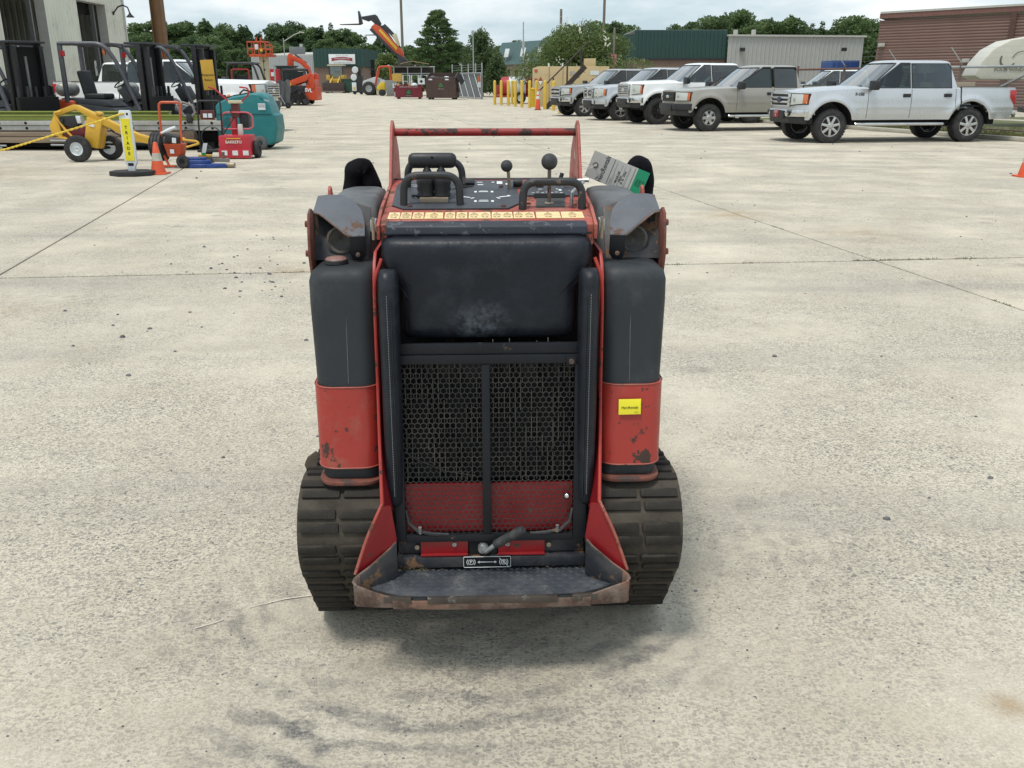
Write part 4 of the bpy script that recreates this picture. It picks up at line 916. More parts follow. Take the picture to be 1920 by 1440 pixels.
    for a in ax: 
        for s in (-1, 1): MB().grid(lambda u, v: (a + (g.arch - .01) * math.sin((u - .5) * math.pi), s * (g.W - .05 - .42 * v), r + .045 + (g.arch - .01) * math.cos((u - .5) * math.pi)), 24, 1).build('wheel_well', flat('wheel_well_dark', (.010, .010, .011), .95), root)
        MB().cyl((a, -.75, r), (a, .75, r), .06, n=10).build('axle', BLK, root)
    # greenhouse
    wb_, wr = g.W * .935, g.W * .745; B_ = g.belt + L; RZ = g.roof + L
    def gh(x0, x1, wl, z): return [(x0, y, z) for y in (0,)]
    ring = lambda xF, xB, w_, z, cr: [(xF + .05, 0, z + cr)] + [(xF, w_ * .55, z + cr * .85), (xF - .03, w_ * .88, z + cr * .4), (xF - .085, w_, z), ((xF + xB) / 2, w_, z), (xB + .06, w_, z), (xB, w_ * .88, z + cr * .3), (xB - .015, w_ * .5, z + cr * .8), (xB - .015, 0, z + cr)]
    def full(h): return h + [(p[0], -p[1], p[2]) for p in reversed(h[1:-1])]
    lv = [(0, 0), (.90, 0), (.935, .010), (.96, .032), (.98, .075), (.995, .15), (1.0, .24)]
    secs = []
    for t, inset in lv:
        w_ = wb_ + (wr - wb_) * min(1, t / .95) - inset * .9
        xF = g.cowl + (g.wsTop - g.cowl) * min(1, t / .95) - inset; xB = g.cabB + (g.roofB - g.cabB) * min(1, t / .95) + inset
        z = B_ - .02 + (RZ - B_ + .02) * t
        secs.append(full(ring(xF, xB, w_, z, .012 if t > .8 else 0)))
    cab = MB().loft(secs); drop = {0, 1, 3, 4, 11, 12, 14, 15}; cab.f = [f for i, f in enumerate(cab.f) if not (i < 16 and i in drop)]; cab = cab.build('cab', paint, root, ang=38)
    # glass on the cab planes
    def sidept(x, z, s, d):
        t = (z - B_ + .02) / (RZ - B_ + .02); w_ = wb_ + (wr - wb_) * min(1, t / .95); return (x, s * (w_ + d), z)
    def xA(z): t = (z - B_ + .02) / (RZ - B_ + .02) / .95; return g.cowl + (g.wsTop - g.cowl) * t
    zt_, zb_ = RZ - .085, B_ + .03
    d0, d1, d2 = g.doors
    zs0 = B_ - .02; zs1 = zs0 + (RZ - zs0) * .90
    def tess(rings, fn, name, m_, par):
        from mathutils.geometry import tessellate_polygon
        fl = [p for r_ in rings for p in r_]; tri = tessellate_polygon([[Vector((p[0], p[1], 0)) for p in r_] for r_ in rings])
        return MB().add([fn(*p) for p in fl], [tuple(t_) for t_ in tri]).build(name, m_, par)
    # seats and dash inside the cab
    for yy in (-.42, .42):
        st_ = MB().obox((.02, yy, B_ + .12), (.16, .50, .62), (0, -.2, 0)).build('seat_back', TRIM, root, bevel=.05); MB().obox((-.07, yy, B_ + .46), (.10, .28, .18), (0, -.2, 0)).build('headrest', TRIM, st_, bevel=.04)
        if not g.ext: MB().obox((-1.05, yy, B_ + .10), (.16, .60, .55), (0, -.2, 0)).build('rear_seat', TRIM, root, bevel=.05)
    MB().box(g.cowl - .42, g.cowl - .12, -g.W * .86, g.W * .86, B_ - .05, B_ + .07).build('dashboard', TRIM, root, bevel=.03)
    MB().lathe([(.17, -.012), (.19, 0), (.17, .012)], (0, 0, 0), 'x', 20).build('steering_wheel', TRIM, root).matrix_local = Matrix.Translation((g.cowl - .48, .40, B_ + .08)) @ Euler((0, R(25), 0)).to_matrix().to_4x4()
    for s in (-1, 1):
        if g.ext: panes = [[(d1 + .10, zb_), (d0 - .02, zb_), (d0 - .015, zb_ + .05), (xA(zt_) - .14, zt_), (d1 + .10, zt_)], [(d2 + .13, zb_), (d1 - .03, zb_), (d1 - .03, zt_), (d2 + .16, zt_), (d2 + .13, zt_ - .06)]]
        else: panes = [[(d1 + .05, zb_ - .005), (d0 - .35, zb_ - .005), (d0 - .30, zb_ - .055), (d0 - .06, zb_ - .055), (d0 - .05, zb_ + .02), (xA(zt_) - .14, zt_), (d1 + .05, zt_)], [(d2 + .12, zb_), (d1 - .03, zb_), (d1 - .03, zt_), (d2 + .20, zt_), (d2 + .13, zt_ - .08)]]
        for i, pn in enumerate(panes):
            cx = sum(p[0] for p in pn) / len(pn); czz = sum(p[1] for p in pn) / len(pn)
            big = [(cx + (x - cx) * 1.05, czz + (z - czz) * 1.07) for x, z in pn]
            fr_ = tess([big, pn], lambda x, z: sidept(x, z, s, .007), 'window_seal', TRIM, root)
            MB().add([sidept(x, z, s, .003) for x, z in pn], [tuple(range(len(pn)))]).build('pane', CLRS, fr_)
        def xedge(z, e): t = min(1, (z - zs0) / (RZ - zs0) / .95); return (g.cowl + (g.wsTop - g.cowl) * t - .085) if e else (g.cabB + (g.roofB - g.cabB) * t + .06)
        tess([[(xedge(zs0, 0), zs0), (xedge(zs0, 1), zs0), (xedge(zs1, 1), zs1), (xedge(zs1, 0), zs1)]] + panes, lambda x, z: sidept(x, z, s, 0), 'cab_side', paint, root)
        if g.visor:
            for pn in panes: MB().tube([sidept(x, z + .02, s, .03) for x, z in sorted([p for p in pn if p[1] > zb_ + .04])], .022, 8).build('window_visor', TRIM, root)
    def ws(u, z, d):
        t = (z - B_ + .02) / (RZ - B_ + .02) / .95; w_ = wb_ + (wr - wb_) * t; xF = g.cowl + (g.wsTop - g.cowl) * t
        return (xF + .05 - .115 * abs(u) ** 2.8 + d, u * w_ * .965, z + .3 * d)
    rim_ = [ws(u, zb_ - .02, .014) for u in [(-.97 + k * .194) for k in range(11)]] + [ws(.97, zb_ + (zt_ - zb_) * v, .014) for v in (.33, .66)] + [ws(u, zt_ + .01, .014) for u in [(.97 - k * .194) for k in range(11)]] + [ws(-.97, zb_ + (zt_ - zb_) * v, .014) for v in (.66, .33)]
    MB().tube(rim_, .016, 6, True).build('windscreen_seal', TRIM, root)
    MB().grid(lambda u, v: ws((2 * u - 1) * .97, zb_ - .01 + (zt_ + .0 - zb_) * v, .014), 14, 4).build('windscreen', CLRW, root)
    for u in (-.35, .35): MB().tube([ws(u, zb_ - .02, .03), ws(u + .3, zb_ + .03, .03)], .012, 5).build('wiper', TRIM, root)
    MB().slab([(g.cabB - .03, -.6, B_ + .06), (g.cabB - .03, .6, B_ + .06), (g.cabB - .03 + (g.roofB - g.cabB) * .8, .55, RZ - .14), (g.cabB - .03 + (g.roofB - g.cabB) * .8, -.55, RZ - .14)], (.01, 0, 0)).build('rear_window', GLASSD, root)
    for s in (-1, 1):
        m = MB()
        y = s * (g.W + .13); x = d0 - .10
        m.prism(rrect(y - .15, y + .13, B_ - .03, B_ + .19, .05), 'x', x - .02, x + .12)
        mr = m.build('mirror', TRIM, root, bevel=.02); MB().bar((x + .04, s * (g.W - .07), B_ + .03), (x + .05, y, B_ + .07), .06, .06).build('mirror_arm', TRIM, mr)
        if detail: MB().box(x + .03, x + .10, y + s * .108, y + s * .116, B_ + .05, B_ + .08).build('signal', AMBER, mr)
        # door gaps and handles
        for xd in ([d0, d1, d2] if not g.ext else [d0, d1, d2 + .02]):
            z0, z1 = max(zb(xd) + .02, g.zb + L + .04), B_ - .01
            secs = [[(xd + e, s * (side(xd, z0 + (z1 - z0) * k / 8, top(xd)) + .004), z0 + (z1 - z0) * k / 8) for e in (-.005, .005)] for k in range(9)]
            MB().loft(secs, closed=False, cap=False).build('door_gap', TRIM, root)
        for xd in ([d1 + .13, d2 + .22] if not g.ext else [d1 + .15]):
            MB().obox((xd, s * (side(xd, B_ - .16, B_) + .008), B_ - .16), (.20, .03, .085)).build('door_handle', g.handle, root, bevel=.012)
        # lower body crease
        secs = []
        for k in range(21):
            x = d2 + (ax[0] - g.arch - .06 - d2) * k / 20
            secs.append([(x, s * (side(x, zz, B_) + .004), zz) for zz in (.76 + L, .775 + L)])
        MB().loft(secs, closed=False, cap=False).build('side_moulding', paint if not g.ext else TAN, root)
        if g.board: MB().tube([(ax[1] + g.arch + .12, s * (g.W - .02), .40 + L), (ax[1] + g.arch + .2, s * (g.W + .05), .40 + L), (ax[0] - g.arch - .2, s * (g.W + .05), .40 + L), (ax[0] - g.arch - .1, s * (g.W - .02), .40 + L)], .038, 10).build('side_step', CHROME, root, ang=60)
        # tail lamp
        y = s * (g.W - .015)
        tl = MB().prism([(xr - .012, .84 + L), (xr + .10, .98 + L), (xr + .14, 1.03 + L), (xr + .14, 1.20 + L), (xr - .012, 1.20 + L)], 'y', y - .03, y + .012 * 1).build('tail_lamp', REDL, root, bevel=.006)
    MB().lathe([(.001, 0), (.085, 0), (.088, .003), (.001, .003)], (ax[1] + .62, g.W - .008, 1.08 + L), 'y', 26).build('fuel_door', paint, root)
    # rear bumper
    MB().box(xr - .11, xr + .05, -g.W + .04, g.W - .04, .54 + L, .72 + L).build('rear_bumper', g.bumper, root, bevel=.03)
    # ------- front end
    nf = g.nose + L; xn = xf
    wf = .86
    bz0, bz1 = .56 + L, .76 + L
    def curve(w_, bow, n=16): return [(-w_ + 2 * w_ * k / n, bow * (1 - abs(-1 + 2 * k / n) ** 2.4)) for k in range(n + 1)]
    def wrapx(y): return xn - .02 - .42 * (max(0, abs(y) - .50) / .485) ** 2
    secs = []
    for k in range(25):
        y = -wf - .075 + (2 * wf + .15) * k / 24; x = wrapx(y) + .085
        secs.append([(x - .14, y, bz0), (x, y, bz0 + .02), (x + .015, y, (bz0 + bz1) / 2), (x, y, bz1 - .015), (x - .14, y, bz1)])
    fb = MB().loft(secs).build('front_bumper', g.bumper, root, ang=45)
    MB().box(xn + .06, xn + .105, -.40, .40, bz0 - .03, bz1 - .045).build('plate_recess', TRIM, fb, bevel=.01)
    secs = []
    for k in range(21):
        y = -wf + .0 + 2 * wf * k / 20; x = wrapx(y) + .03
        secs.append([(x - .25, y, .40 + L), (x, y, .42 + L), (x + .03, y, bz0 + .005), (x - .25, y, bz0 + .005)])
    MB().loft(secs).build('air_dam', TRIM, root, ang=45)
    if g.fog:
        for s in (-1, 1): MB().lathe([(.001, .0), (.062, .0), (.066, .012), (.001, .012)], (wrapx(.60) + .085, s * .60, (bz0 + bz1) / 2 - .01), 'x', 20).build('fog_lamp', TRIM, fb).rotation_euler = (0, 0, 0)
    # headlamps wrapping the corner, amber at the outer end
    hz0, hz1 = (bz1 + .09, nf - .015)
    for s in (-1, 1):
        def hp(y, z, d): return (wrapx(y) + .030 + d - (z - hz0) * .06, s * (y + .012 * max(0, y - .6) / .25), z)
        n_ = 10; y0, y1 = g.__dict__.get('hl0', .55), wf + .03
        hh = g.__dict__.get('hlz', hz0)
        secs = [[hp(y, hh + (.05 * (k / n_) if g.grille != 'gm' else 0), 0), hp(y, hz1 - .01 * k / n_, 0), hp(y, hz1 - .01 * k / n_, -.12), hp(y, hh, -.12)] for k in range(n_ + 1) for y in (y0 + (y1 - y0) * k / n_,)]
        hl = MB().loft(secs[:g.__dict__.get('amb', 9) + 1]).build('headlamp', LAMP, root, bevel=.004)
        MB().loft([[ (p[0] + .002, p[1], p[2]) for p in q_] for q_ in secs[g.__dict__.get('amb', 9):]]).build('turn_signal', AMBER, hl, bevel=.004)
        MB().loft([[(p[0] - .012, p[1], p[2] + (.018 if i in (1, 2) else -.018)) for i, p in enumerate(q_)] for q_ in secs]).build('lamp_surround', TRIM if g.grille != 'ram' else CHROME, hl)
        m = MB(); cy = y0 + (y1 - y0) * .3; c_ = hp(cy, (hh + hz1) / 2, .004); m.ball(c_, .05, 12, (.25, 1, 1)); m.build('lamp_bowl', CHROME, hl)
    # grille
    gw = g.__dict__.get('gw', .54); gz0, gz1 = bz1 + .05, nf + .0
    gr = MB().box(xn - .06, xn + .03, -gw + .02, gw - .02, gz0 + .01, gz1 - .01).build('grille', flat('grille_dark', (.012, .012, .012), .6), root)
    def gbar(z0, z1, y0, y1, m_, d=.06, name='grille_bar'): MB().box(xn - .02, xn + d, y0, y1, z0, z1).build(name, m_, gr, bevel=.008)
    H_ = gz1 - gz0
    if g.grille == 'ford':
        for z in (.20, .50, .80): pass
        for a, b in ((.0, .10), (.27, .42), (.58, .73), (.92, 1.0)): gbar(gz0 + H_ * a, gz0 + H_ * b, -gw, gw, CHROME, .055)
        for y in (-gw, gw - .07): gbar(gz0, gz1, y, y + .07, CHROME, .05)
        MB().lathe([(.001, .02), (.06, .02), (.068, .01), (.068, 0), (.001, 0)], (xn + .055, 0, gz0 + H_ * .5), 'x', 24).build('emblem', flat('emblem_blue', (.02, .03, .07), .25), gr).scale = (1, 1.9, 1)
    elif g.grille == 'bars':
        for k in range(6): gbar(gz0 + H_ * (.04 + k * .165), gz0 + H_ * (.13 + k * .165), -gw, gw, CHROME, .055)
        for y in (-gw, gw - .05): gbar(gz0, gz1, y, y + .05, CHROME, .05)
        MB().ball((xn + .06, 0, gz0 + H_ * .5), .08, 16, (.25, 1.9, .8)).build('emblem', CHROME, gr)
    elif g.grille == 'ram':
        for y in (-gw, gw - .06): gbar(gz0, gz1, y, y + .06, CHROME, .07)
        gbar(gz1 - .07, gz1 + .02, -gw, gw, CHROME, .07); gbar(gz0 - .02, gz0 + .05, -gw, gw, CHROME, .07); gbar(gz0 + H_ * .44, gz0 + H_ * .56, -gw, gw, CHROME, .07); gbar(gz0, gz1, -.045, .045, CHROME, .075)
        for k in range(7): gbar(gz0 + H_ * (.08 + k * .125), gz0 + H_ * (.11 + k * .125), -gw + .06, gw - .06, CHROME, .045)
        MB().ball((xn + .085, 0, gz0 + H_ * .55), .07, 14, (.3, 1, 1)).build('emblem', CHROME, gr)
    elif g.grille == 'gm':
        MB().ball((xn + .05, 0, gz0 + H_ * .5), .075, 14, (.3, 1.7, .62)).build('emblem', CHROME, gr)
        gbar(gz0 + H_ * .40, gz0 + H_ * .58, -gw, -.13, TRIM, .05); gbar(gz0 + H_ * .40, gz0 + H_ * .58, .13, gw, TRIM, .05)
    elif g.grille == 'gm2':
        for y in (-gw, gw - .05): gbar(gz0, gz1, y, y + .05, CHROME, .05)
        gbar(gz0 + H_ * .40, gz0 + H_ * .62, -gw, gw, CHROME, .06); gbar(gz1 - .05, gz1, -gw, gw, CHROME, .05); gbar(gz0, gz0 + .05, -gw, gw, CHROME, .05)
        MB().ball((xn + .065, 0, gz0 + H_ * .51), .085, 14, (.25, 1.7, .62)).build('emblem', CHROME, gr)
    if g.badge:
        for s in (-1, 1):
            x = ax[0] - g.arch - .14; z = B_ - .13
            text('badge', g.badge, .10, flat('badge_dark', (.05, .05, .055), .3), root, frame((x, s * (side(x, z, B_) + .012), z), (-s, 0, 0), (0, 0, 1)), bold=.004)
    for a in ax:
        for s in (-1, 1): wheel_parts(root, a, s, s * (g.W - .12), r, g.wd, g.rim, g.nsp, g.rimm, g.spoke)
    return root, g
def place_truck(front_px_xy, rz_deg, wb, W):
    """root position so that the near front wheel touches the ground at the given point; the near side is the truck's left (+y)"""
    a = R(rz_deg); f = Vector((math.cos(a), math.sin(a))); l = Vector((-math.sin(a), math.cos(a)))
    p = Vector(front_px_xy) - f * wb / 2 - l * (W - .12)
    return (p.x, p.y, 0)
GT = 'pickup trucks parked in a row along the fence'
# near side is the driver's (left) side: truck heading = 180 + yaw, its left then faces the camera
t1, _ = pickup('pickup_truck', 'silver crew-cab pickup with chrome grille and amber corner lamps, nearest of the row', place_truck((7.84, 23.1), 188, 3.68, .985), R(188), SILV, GT, dict(badge='F-150', hl0=.56, amb=8), lift=.05)
t2, _ = pickup('pickup_truck', 'tan extended-cab pickup with black front bumper', place_truck((5.93, 28.4), 194, 3.64, .985), R(194), TAN, GT, dict(wb=3.64, ext=True, grille='gm', bumper=TRIM, nsp=6, spoke='fat', rim=.215, r=.40, belt=1.20, hood=1.19, nose=1.10, roof=1.86, doors=(.92, -.32, -1.22), cabB=-1.30, roofB=-1.14, wsTop=.10, flare=.025, visor=True, hl0=.50, gw=.44, fog=False), lift=.05)
t3, _ = pickup('pickup_truck', 'white lifted crew-cab pickup with black spoked wheels and barred chrome grille', place_truck((5.09, 32.9), 196, 3.68, .985), R(196), WHT, GT, dict(grille='bars', rimm=mat('black_alloy', (.03, .03, .032), .35, metal=.5), nsp=8, spoke='split', r=.45, rim=.27, arch=.57, nose=1.19, hood=1.27, hl0=.60, gw=.50, wd=.31), lift=.15)
t4, _ = pickup('pickup_truck', 'pale silver pickup with large crosshair chrome grille', place_truck((4.12, 35.9), 198, 3.57, .985), R(198), SILV2, GT, dict(wb=3.57, grille='ram', nsp=5, spoke='split', gw=.42, hl0=.46, nose=1.15, hood=1.25, rim=.255, bumper=SILV2), lift=.03)
t5, _ = pickup('pickup_truck', 'grey silver pickup at the far end of the row beside the steel stairs', place_truck((3.05, 40.1), 200, 3.65, .985), R(200), carpaint('grey_silver_metallic', (.36, .365, .36), .3, .35), GT, dict(wb=3.65, grille='gm2', gw=.50, hl0=.54, nose=1.14, nsp=6, spoke='fat'), lift=.03)
# red hire plate on the front of the nearest truck
pl = MB().box(2.846, 2.858, -.16, .16, .60, .78).build('licence_plate', flat('plate_red', (.25, .02, .025), .5), t1, bevel=.004)
text('lettering', 'GOD\nIS', .09, WHITEP, pl, frame((2.860, 0, .69), (0, 1, 0), (0, 0, 1)))
# ------------------------------------------------------------------ buildings
def ribwall(name, p0, p1, z0, z1, mat_, parent, pitch=.3, depth=.03, openings=(), horizontal=False, out=1, wr=.4):
    """ribbed metal cladding between two ground points; openings = (s0, s1, zb, zt) along the wall"""
    p0, p1 = Vector((*p0, 0)), Vector((*p1, 0)); L = (p1 - p0).length; d = (p1 - p0) / L; nn = Vector((d.y, -d.x, 0)) * out
    mb = MB()
    if horizontal:
        n = int((z1 - z0) / pitch); zs = []
        for k in range(n):
            a = z0 + k * pitch
            zs += [(a, 0), (a + pitch * .35, depth), (a + pitch * .65, depth), (a + pitch * .98, 0)]
        vs = []
        for z, o in zs: vs += [p0 + nn * o + Vector((0, 0, z)), p1 + nn * o + Vector((0, 0, z))]
        mb.add(vs, [(2 * k, 2 * k + 1, 2 * k + 3, 2 * k + 2) for k in range(len(zs) - 1)])
    else:
        cuts = sorted(set([0, L] + [c for o in openings for c in o[:2]]))
        for a, b in zip(cuts, cuts[1:]):
            spans = [(z0, z1)]
            for o in openings:
                if o[0] <= a + 1e-6 and o[1] >= b - 1e-6: spans = ([(z0, o[2])] if o[2] > z0 else []) + ([(o[3], z1)] if o[3] < z1 else [])
            s = a; xs = []
            while s < b:
                for f_, o in ((0, 0), (.55, 0), (.68, depth), (.87, depth)):
                    if s + pitch * f_ < b: xs.append((s + pitch * f_, o))
                s += pitch
            xs.append((b, 0))
            for za, zb_ in spans:
                vs = []
                for t, o in xs: vs += [p0 + d * t + nn * o + Vector((0, 0, za)), p0 + d * t + nn * o + Vector((0, 0, zb_))]
                mb.add(vs, [(2 * k, 2 * k + 2, 2 * k + 3, 2 * k + 1) for k in range(len(xs) - 1)])
    return mb.build(name, mat_, parent, ang=20)
CLADW = mat('off_white_cladding', (.60, .60, .52), .55, var=.08, vs=.6, dirt=.3, dcol=(.40, .39, .34), ds=.8)
CLADG = mat('grey_cladding', (.30, .315, .32), .5, var=.06, vs=.5)
CLADB = mat('brown_cladding', (.155, .090, .072), .55, var=.10, vs=.6)
CLADGR = mat('dark_green_cladding', (.015, .052, .045), .5, var=.1, vs=.5)
BRICK = mat('brown_brick_wall', (.17, .118, .092), .85, var=.25, vs=9, stretch=(1, 1, 3))
TRIMW = mat('pale_trim', (.42, .42, .38), .6, var=.08)
DARKIN = mat('shed_interior_shade', (.008, .008, .008), .95, var=.3, vs=2)  # near-black so the unlit depth of the shed is painted in
# --- white warehouse on the left with two open doors
X0, YA, YB, EV = -19.4, 18., 48.3, 7.6
wh = thing('warehouse', 'off-white ribbed metal warehouse with two tall open doors', 'building', (X0, 30, 0))
def wl(x, y): return (x - X0, y - 30)
d1a, d1b, d2a, d2b = 36.7, 40.25, 43.2, 46.2
ribwall('clad_wall', wl(X0, YA), wl(X0, YB), 0, EV, CLADW, wh, .30, .035, [(d1a - YA, d1b - YA, 0, 5.8), (d2a - YA, d2b - YA, 0, 4.86)], out=1)
ribwall('end_wall', wl(X0, YB), wl(X0 - 18, YB), 0, EV, CLADW, wh, .30, .035, out=1)
MB().box(-18, -.3, YA - 30, YB - 30.1, EV - .05, EV + .1).build('roof', CLADG, wh)
MB().box(-18, 0.03, YA - 30.1, YA - 30, 0, EV).build('front_wall', CLADW, wh)
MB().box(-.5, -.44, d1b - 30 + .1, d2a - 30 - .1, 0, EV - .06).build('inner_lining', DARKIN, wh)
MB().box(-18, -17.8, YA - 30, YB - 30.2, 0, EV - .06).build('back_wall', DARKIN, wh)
MB().box(-17.8, -.5, YA - 30, YB - 30.2, .0, .02).build('shed_floor', mat('shed_floor', (.015, .014, .013), .9), wh)  # floor blackened too, interior shade put into its colour
for a, b, zt in ((d1a, d1b, 5.8), (d2a, d2b, 4.86)):
    MB().box(-.42, -.002, b - 30 + .0, b - 30 + .05, 0, zt + .0).build('door_jamb', mat('jamb_grey', (.40, .395, .365), .6, var=.08), wh)
    MB().box(-.42, -.002, a - 30 - .05, a - 30, 0, zt).build('door_jamb', TRIMW, wh)
    MB().box(-.42, .02, a - 30 - .05, b - 30 + .05, zt, zt + .06).build('door_lintel', TRIMW, wh)
    MB().box(-.62, -.44, b - 30 - .34, b - 30 - .24, 0, zt + .3).build('door_track', ZINC, wh)
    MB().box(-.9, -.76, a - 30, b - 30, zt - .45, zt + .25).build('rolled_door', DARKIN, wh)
MB().box(-.03, .06, YB - 30 - .12, YB - 30 + .06, 0, EV).build('corner_trim', TRIMW, wh)
gl = thing('gooseneck_lamp', 'small dark gooseneck lamp on the white warehouse wall', 'lamp', (X0 + .04, 47.0, 4.55))
MB().tube([(0, 0, 0), (.25, 0, .28), (.5, 0, .36), (.72, 0, .26), (.80, 0, .0)], .035, 8).build('neck', BLK, gl)
MB().lathe([(.04, .02), (.07, -.05), (.20, -.18), (.19, -.19), (.05, -.08)], (.80, 0, 0), 'z', 14).build('shade', BLK, gl)
MB().lathe([(.001, 0), (.09, 0), (.09, .02), (.001, .02)], (.0, 0, 0), 'x', 10).build('base_plate', BLK, gl)
# --- far building with a green mansard, brick front and a sign
far = thing('shop_building', 'far low building with dark green fascia, brick front and white sign', 'building', (-24.6, 118, 0))
ribwall('grey_wall', (-9.5, 6.5), (.0, 0), 0, 4.35, CLADG, far, .42, .05)
MB().slab([(-9.5, 6.5, 4.35), (0, 0, 4.35), (3, 12, 5.0), (-7, 18, 5.0)], (0, 0, .12)).build('grey_roof', TRIMW, far)
ribwall('mansard', (.05, -.3), (6.2, -.3), 2.95, 5.1, CLADGR, far, .45, .05)
ribwall('mansard_side', (6.2, -.3), (6.8, 10), 2.95, 5.1, CLADGR, far, .45, .05)
MB().box(.1, 6.15, -.12, 10, 0, 2.94).build('brick_wall', BRICK, far)
sg = MB().box(2.0, 5.25, -.50, -.36, 3.30, 4.45).build('sign_board', mat('sign_white', (.72, .75, .76), .5, var=.05), far, bevel=.02)
mb = MB(); n = 12
top_ = [(2.45 + 2.35 * k / n, 4.02 - .0 + .12 * math.sin(math.pi * k / n)) for k in range(n + 1)]; bot = [(x, z - .36) for x, z in top_]
mb.add([(x, -.515, z) for x, z in top_] + [(x, -.515, z) for x, z in bot], [(k, k + 1, n + 2 + k, n + 1 + k) for k in range(n)])
mb.add([(2.28, -.512, 4.0), (2.6, -.512, 4.0), (2.6, -.512, 3.7), (2.28, -.512, 3.62), (2.38, -.512, 3.8)], [(0, 1, 2, 3, 4)]); mb.add([(4.97, -.512, 4.0), (4.65, -.512, 4.0), (4.65, -.512, 3.7), (4.97, -.512, 3.62), (4.87, -.512, 3.8)], [(0, 1, 2, 3, 4)])
mb.build('sign_ribbon', flat('ribbon_red', (.30, .02, .035), .5), sg)
text('lettering', 'TRANSFORMATION', .24, WHITEP, sg, frame((3.63, -.53, 3.93), (1, 0, 0), (0, 0, 1)), sx=.9)
text('lettering', 'The Center  The Gospel', .15, flat('sign_ink', (.12, .12, .14), .6), sg, frame((3.63, -.53, 4.30), (1, 0, 0), (0, 0, 1)))
text('lettering', 'Christian Bible Ministry of America', .15, flat('sign_ink', (.12, .12, .14), .6), sg, frame((3.63, -.53, 3.45), (1, 0, 0), (0, 0, 1)))
rl = thing('rooftop_lamp', 'white street lamp on a raked arm over the far grey roof', 'street lamp', (-28.6, 120, 4.4))
MB().cyl((0, 0, 0), (0, 0, 2.0), .06, n=8).build('post', ZINC, rl); MB().tube([(0, 0, 1.6), (1.4, 0, 2.4), (2.2, 0, 2.7)], .05, 6).build('arm', TRIMW, rl); MB().obox((2.35, 0, 2.68), (.6, .25, .14), (0, .2, 0)).build('lamp_head', TRIMW, rl, bevel=.03)
ac = thing('rooftop_unit', 'grey air handling unit on the far grey roof', 'air conditioner', (-27.2, 121, 4.45)); MB().box(-.9, .9, -.5, .5, 0, .95).build('casing', mat('unit_grey', (.16, .17, .18), .6), ac, bevel=.03); MB().cyl((.6, -.2, .95), (.6, -.2, 1.3), .2, n=10).build('vent', TRIMW, ac)
# --- right-hand buildings
lo = thing('mansard_building', 'long low building with grey green mansard roof and narrow windows', 'building', (-1.7, 104, 0))
A, B2 = Vector((0, 0)), Vector((9.5, -16)); dv = (B2 - A).normalized(); nv = Vector((dv.y, -dv.x)) * -1
nv = Vector((-abs(dv.y), -abs(dv.x)))
MGR = mat('grey_green_roof', (.055, .105, .10), .5, var=.08, vs=.6)
def pt(s, o, z): p = A + dv * s + nv * o; return (p.x, p.y, z)
L_ = (B2 - A).length
MB().add([pt(0, 0, 0), pt(L_, 0, 0), pt(L_, 0, 3.1), pt(0, 0, 3.1)], [(0, 1, 2, 3)]).build('brick_wall', mat('tan_brick', (.27, .215, .175), .85, var=.12, vs=3), lo)
MB().slab([pt(-.3, .35, 3.0), pt(L_, .35, 3.0), pt(L_, -.9, 5.2), pt(-.3, -.9, 5.2)], (0, .1, .1)).build('mansard_roof', MGR, lo)
MB().add([pt(0, 0, 0), pt(0, -8, 0), pt(0, -8, 3.1), pt(0, 0, 3.1)], [(0, 1, 2, 3)]).build('end_wall', BRICK, lo)
for k in range(11):
    s = .9 + k * 1.55
    MB().slab([pt(s, .03, .5), pt(s + .45, .03, .5), pt(s + .45, .03, 2.5), pt(s, .03, 2.5)], (0, -.03, 0)).build('window', GLASSD, lo)
for k in range(5):
    s = 2.2 + k * 3.3; MB().slab([pt(s, .30, 3.75), pt(s + .9, .30, 3.75), pt(s + .9, .10, 4.6), pt(s, .10, 4.6)], (-.05, -.15, 0)).build('roof_window', mat('skylight', (.62, .66, .66), .3), lo, bevel=.03)
gb = thing('green_fascia_building', 'brick building with a tall dark green metal fascia behind the white pickup', 'building', (9.2, 72, 0))
ribwall('fascia', (.0, 0), (6.95, 0), 3.0, 5.0, CLADGR, gb, .30, .04)
ribwall('fascia_side', (-3.6, 9), (0, 0), 3.0, 4.75, CLADGR, gb, .30, .04)
MB().box(.06, 6.93, .06, 9, 0, 2.98).build('brick_wall', BRICK, gb)
mb = MB()
for k in range(46): mb.box(.06 + k * .15, .06 + k * .15 + .13, .04, .07, 2.25, 2.42)
tag(mb.build('soldier_course', mat('pale_brick', (.24, .18, .15), .85, var=.2, vs=4), gb), kind='stuff')
MB().box(.0, 6.95, -.05, .02, 2.9, 3.02).build('dark_eave_trim', TRIM, gb)  # black strip along the bottom edge of the fascia
for x in (1.05, 5.05): MB().box(x, x + .75, .01, .08, 1.2, 2.0).build('window', GLASSD, gb)
MB().box(0, 6.9, .02, 9, 4.95, 5.02).build('roof', CLADG, gb)
ga = thing('grey_shed', 'grey ribbed metal shed beside the green fascia building', 'building', (16.15, 71.6, 0))
ribwall('clad_wall', (0, 0), (10.35, 0.6), 0, 4.55, mat('light_grey_cladding', (.36, .365, .35), .5, var=.05, vs=.5), ga, .32, .045)
ribwall('end_wall', (10.35, .6), (9.6, 14), 0, 4.5, CLADG, ga, .32, .045)
MB().slab([(-.05, -.15, 4.55), (10.5, .45, 4.5), (10, 14, 5.1), (0, 14, 5.1)], (0, 0, .13)).build('roof', TRIMW, ga)
for x in (.9, 8.5): MB().box(x, x + .35, -.25, -.02, 3.5, 3.75).build('wall_light', TRIM, ga)
for x in (1.2, 2.6): MB().cyl((x, 3, 4.5), (x, 3, 5.15), .18, n=10).build('roof_vent', TRIMW, ga)
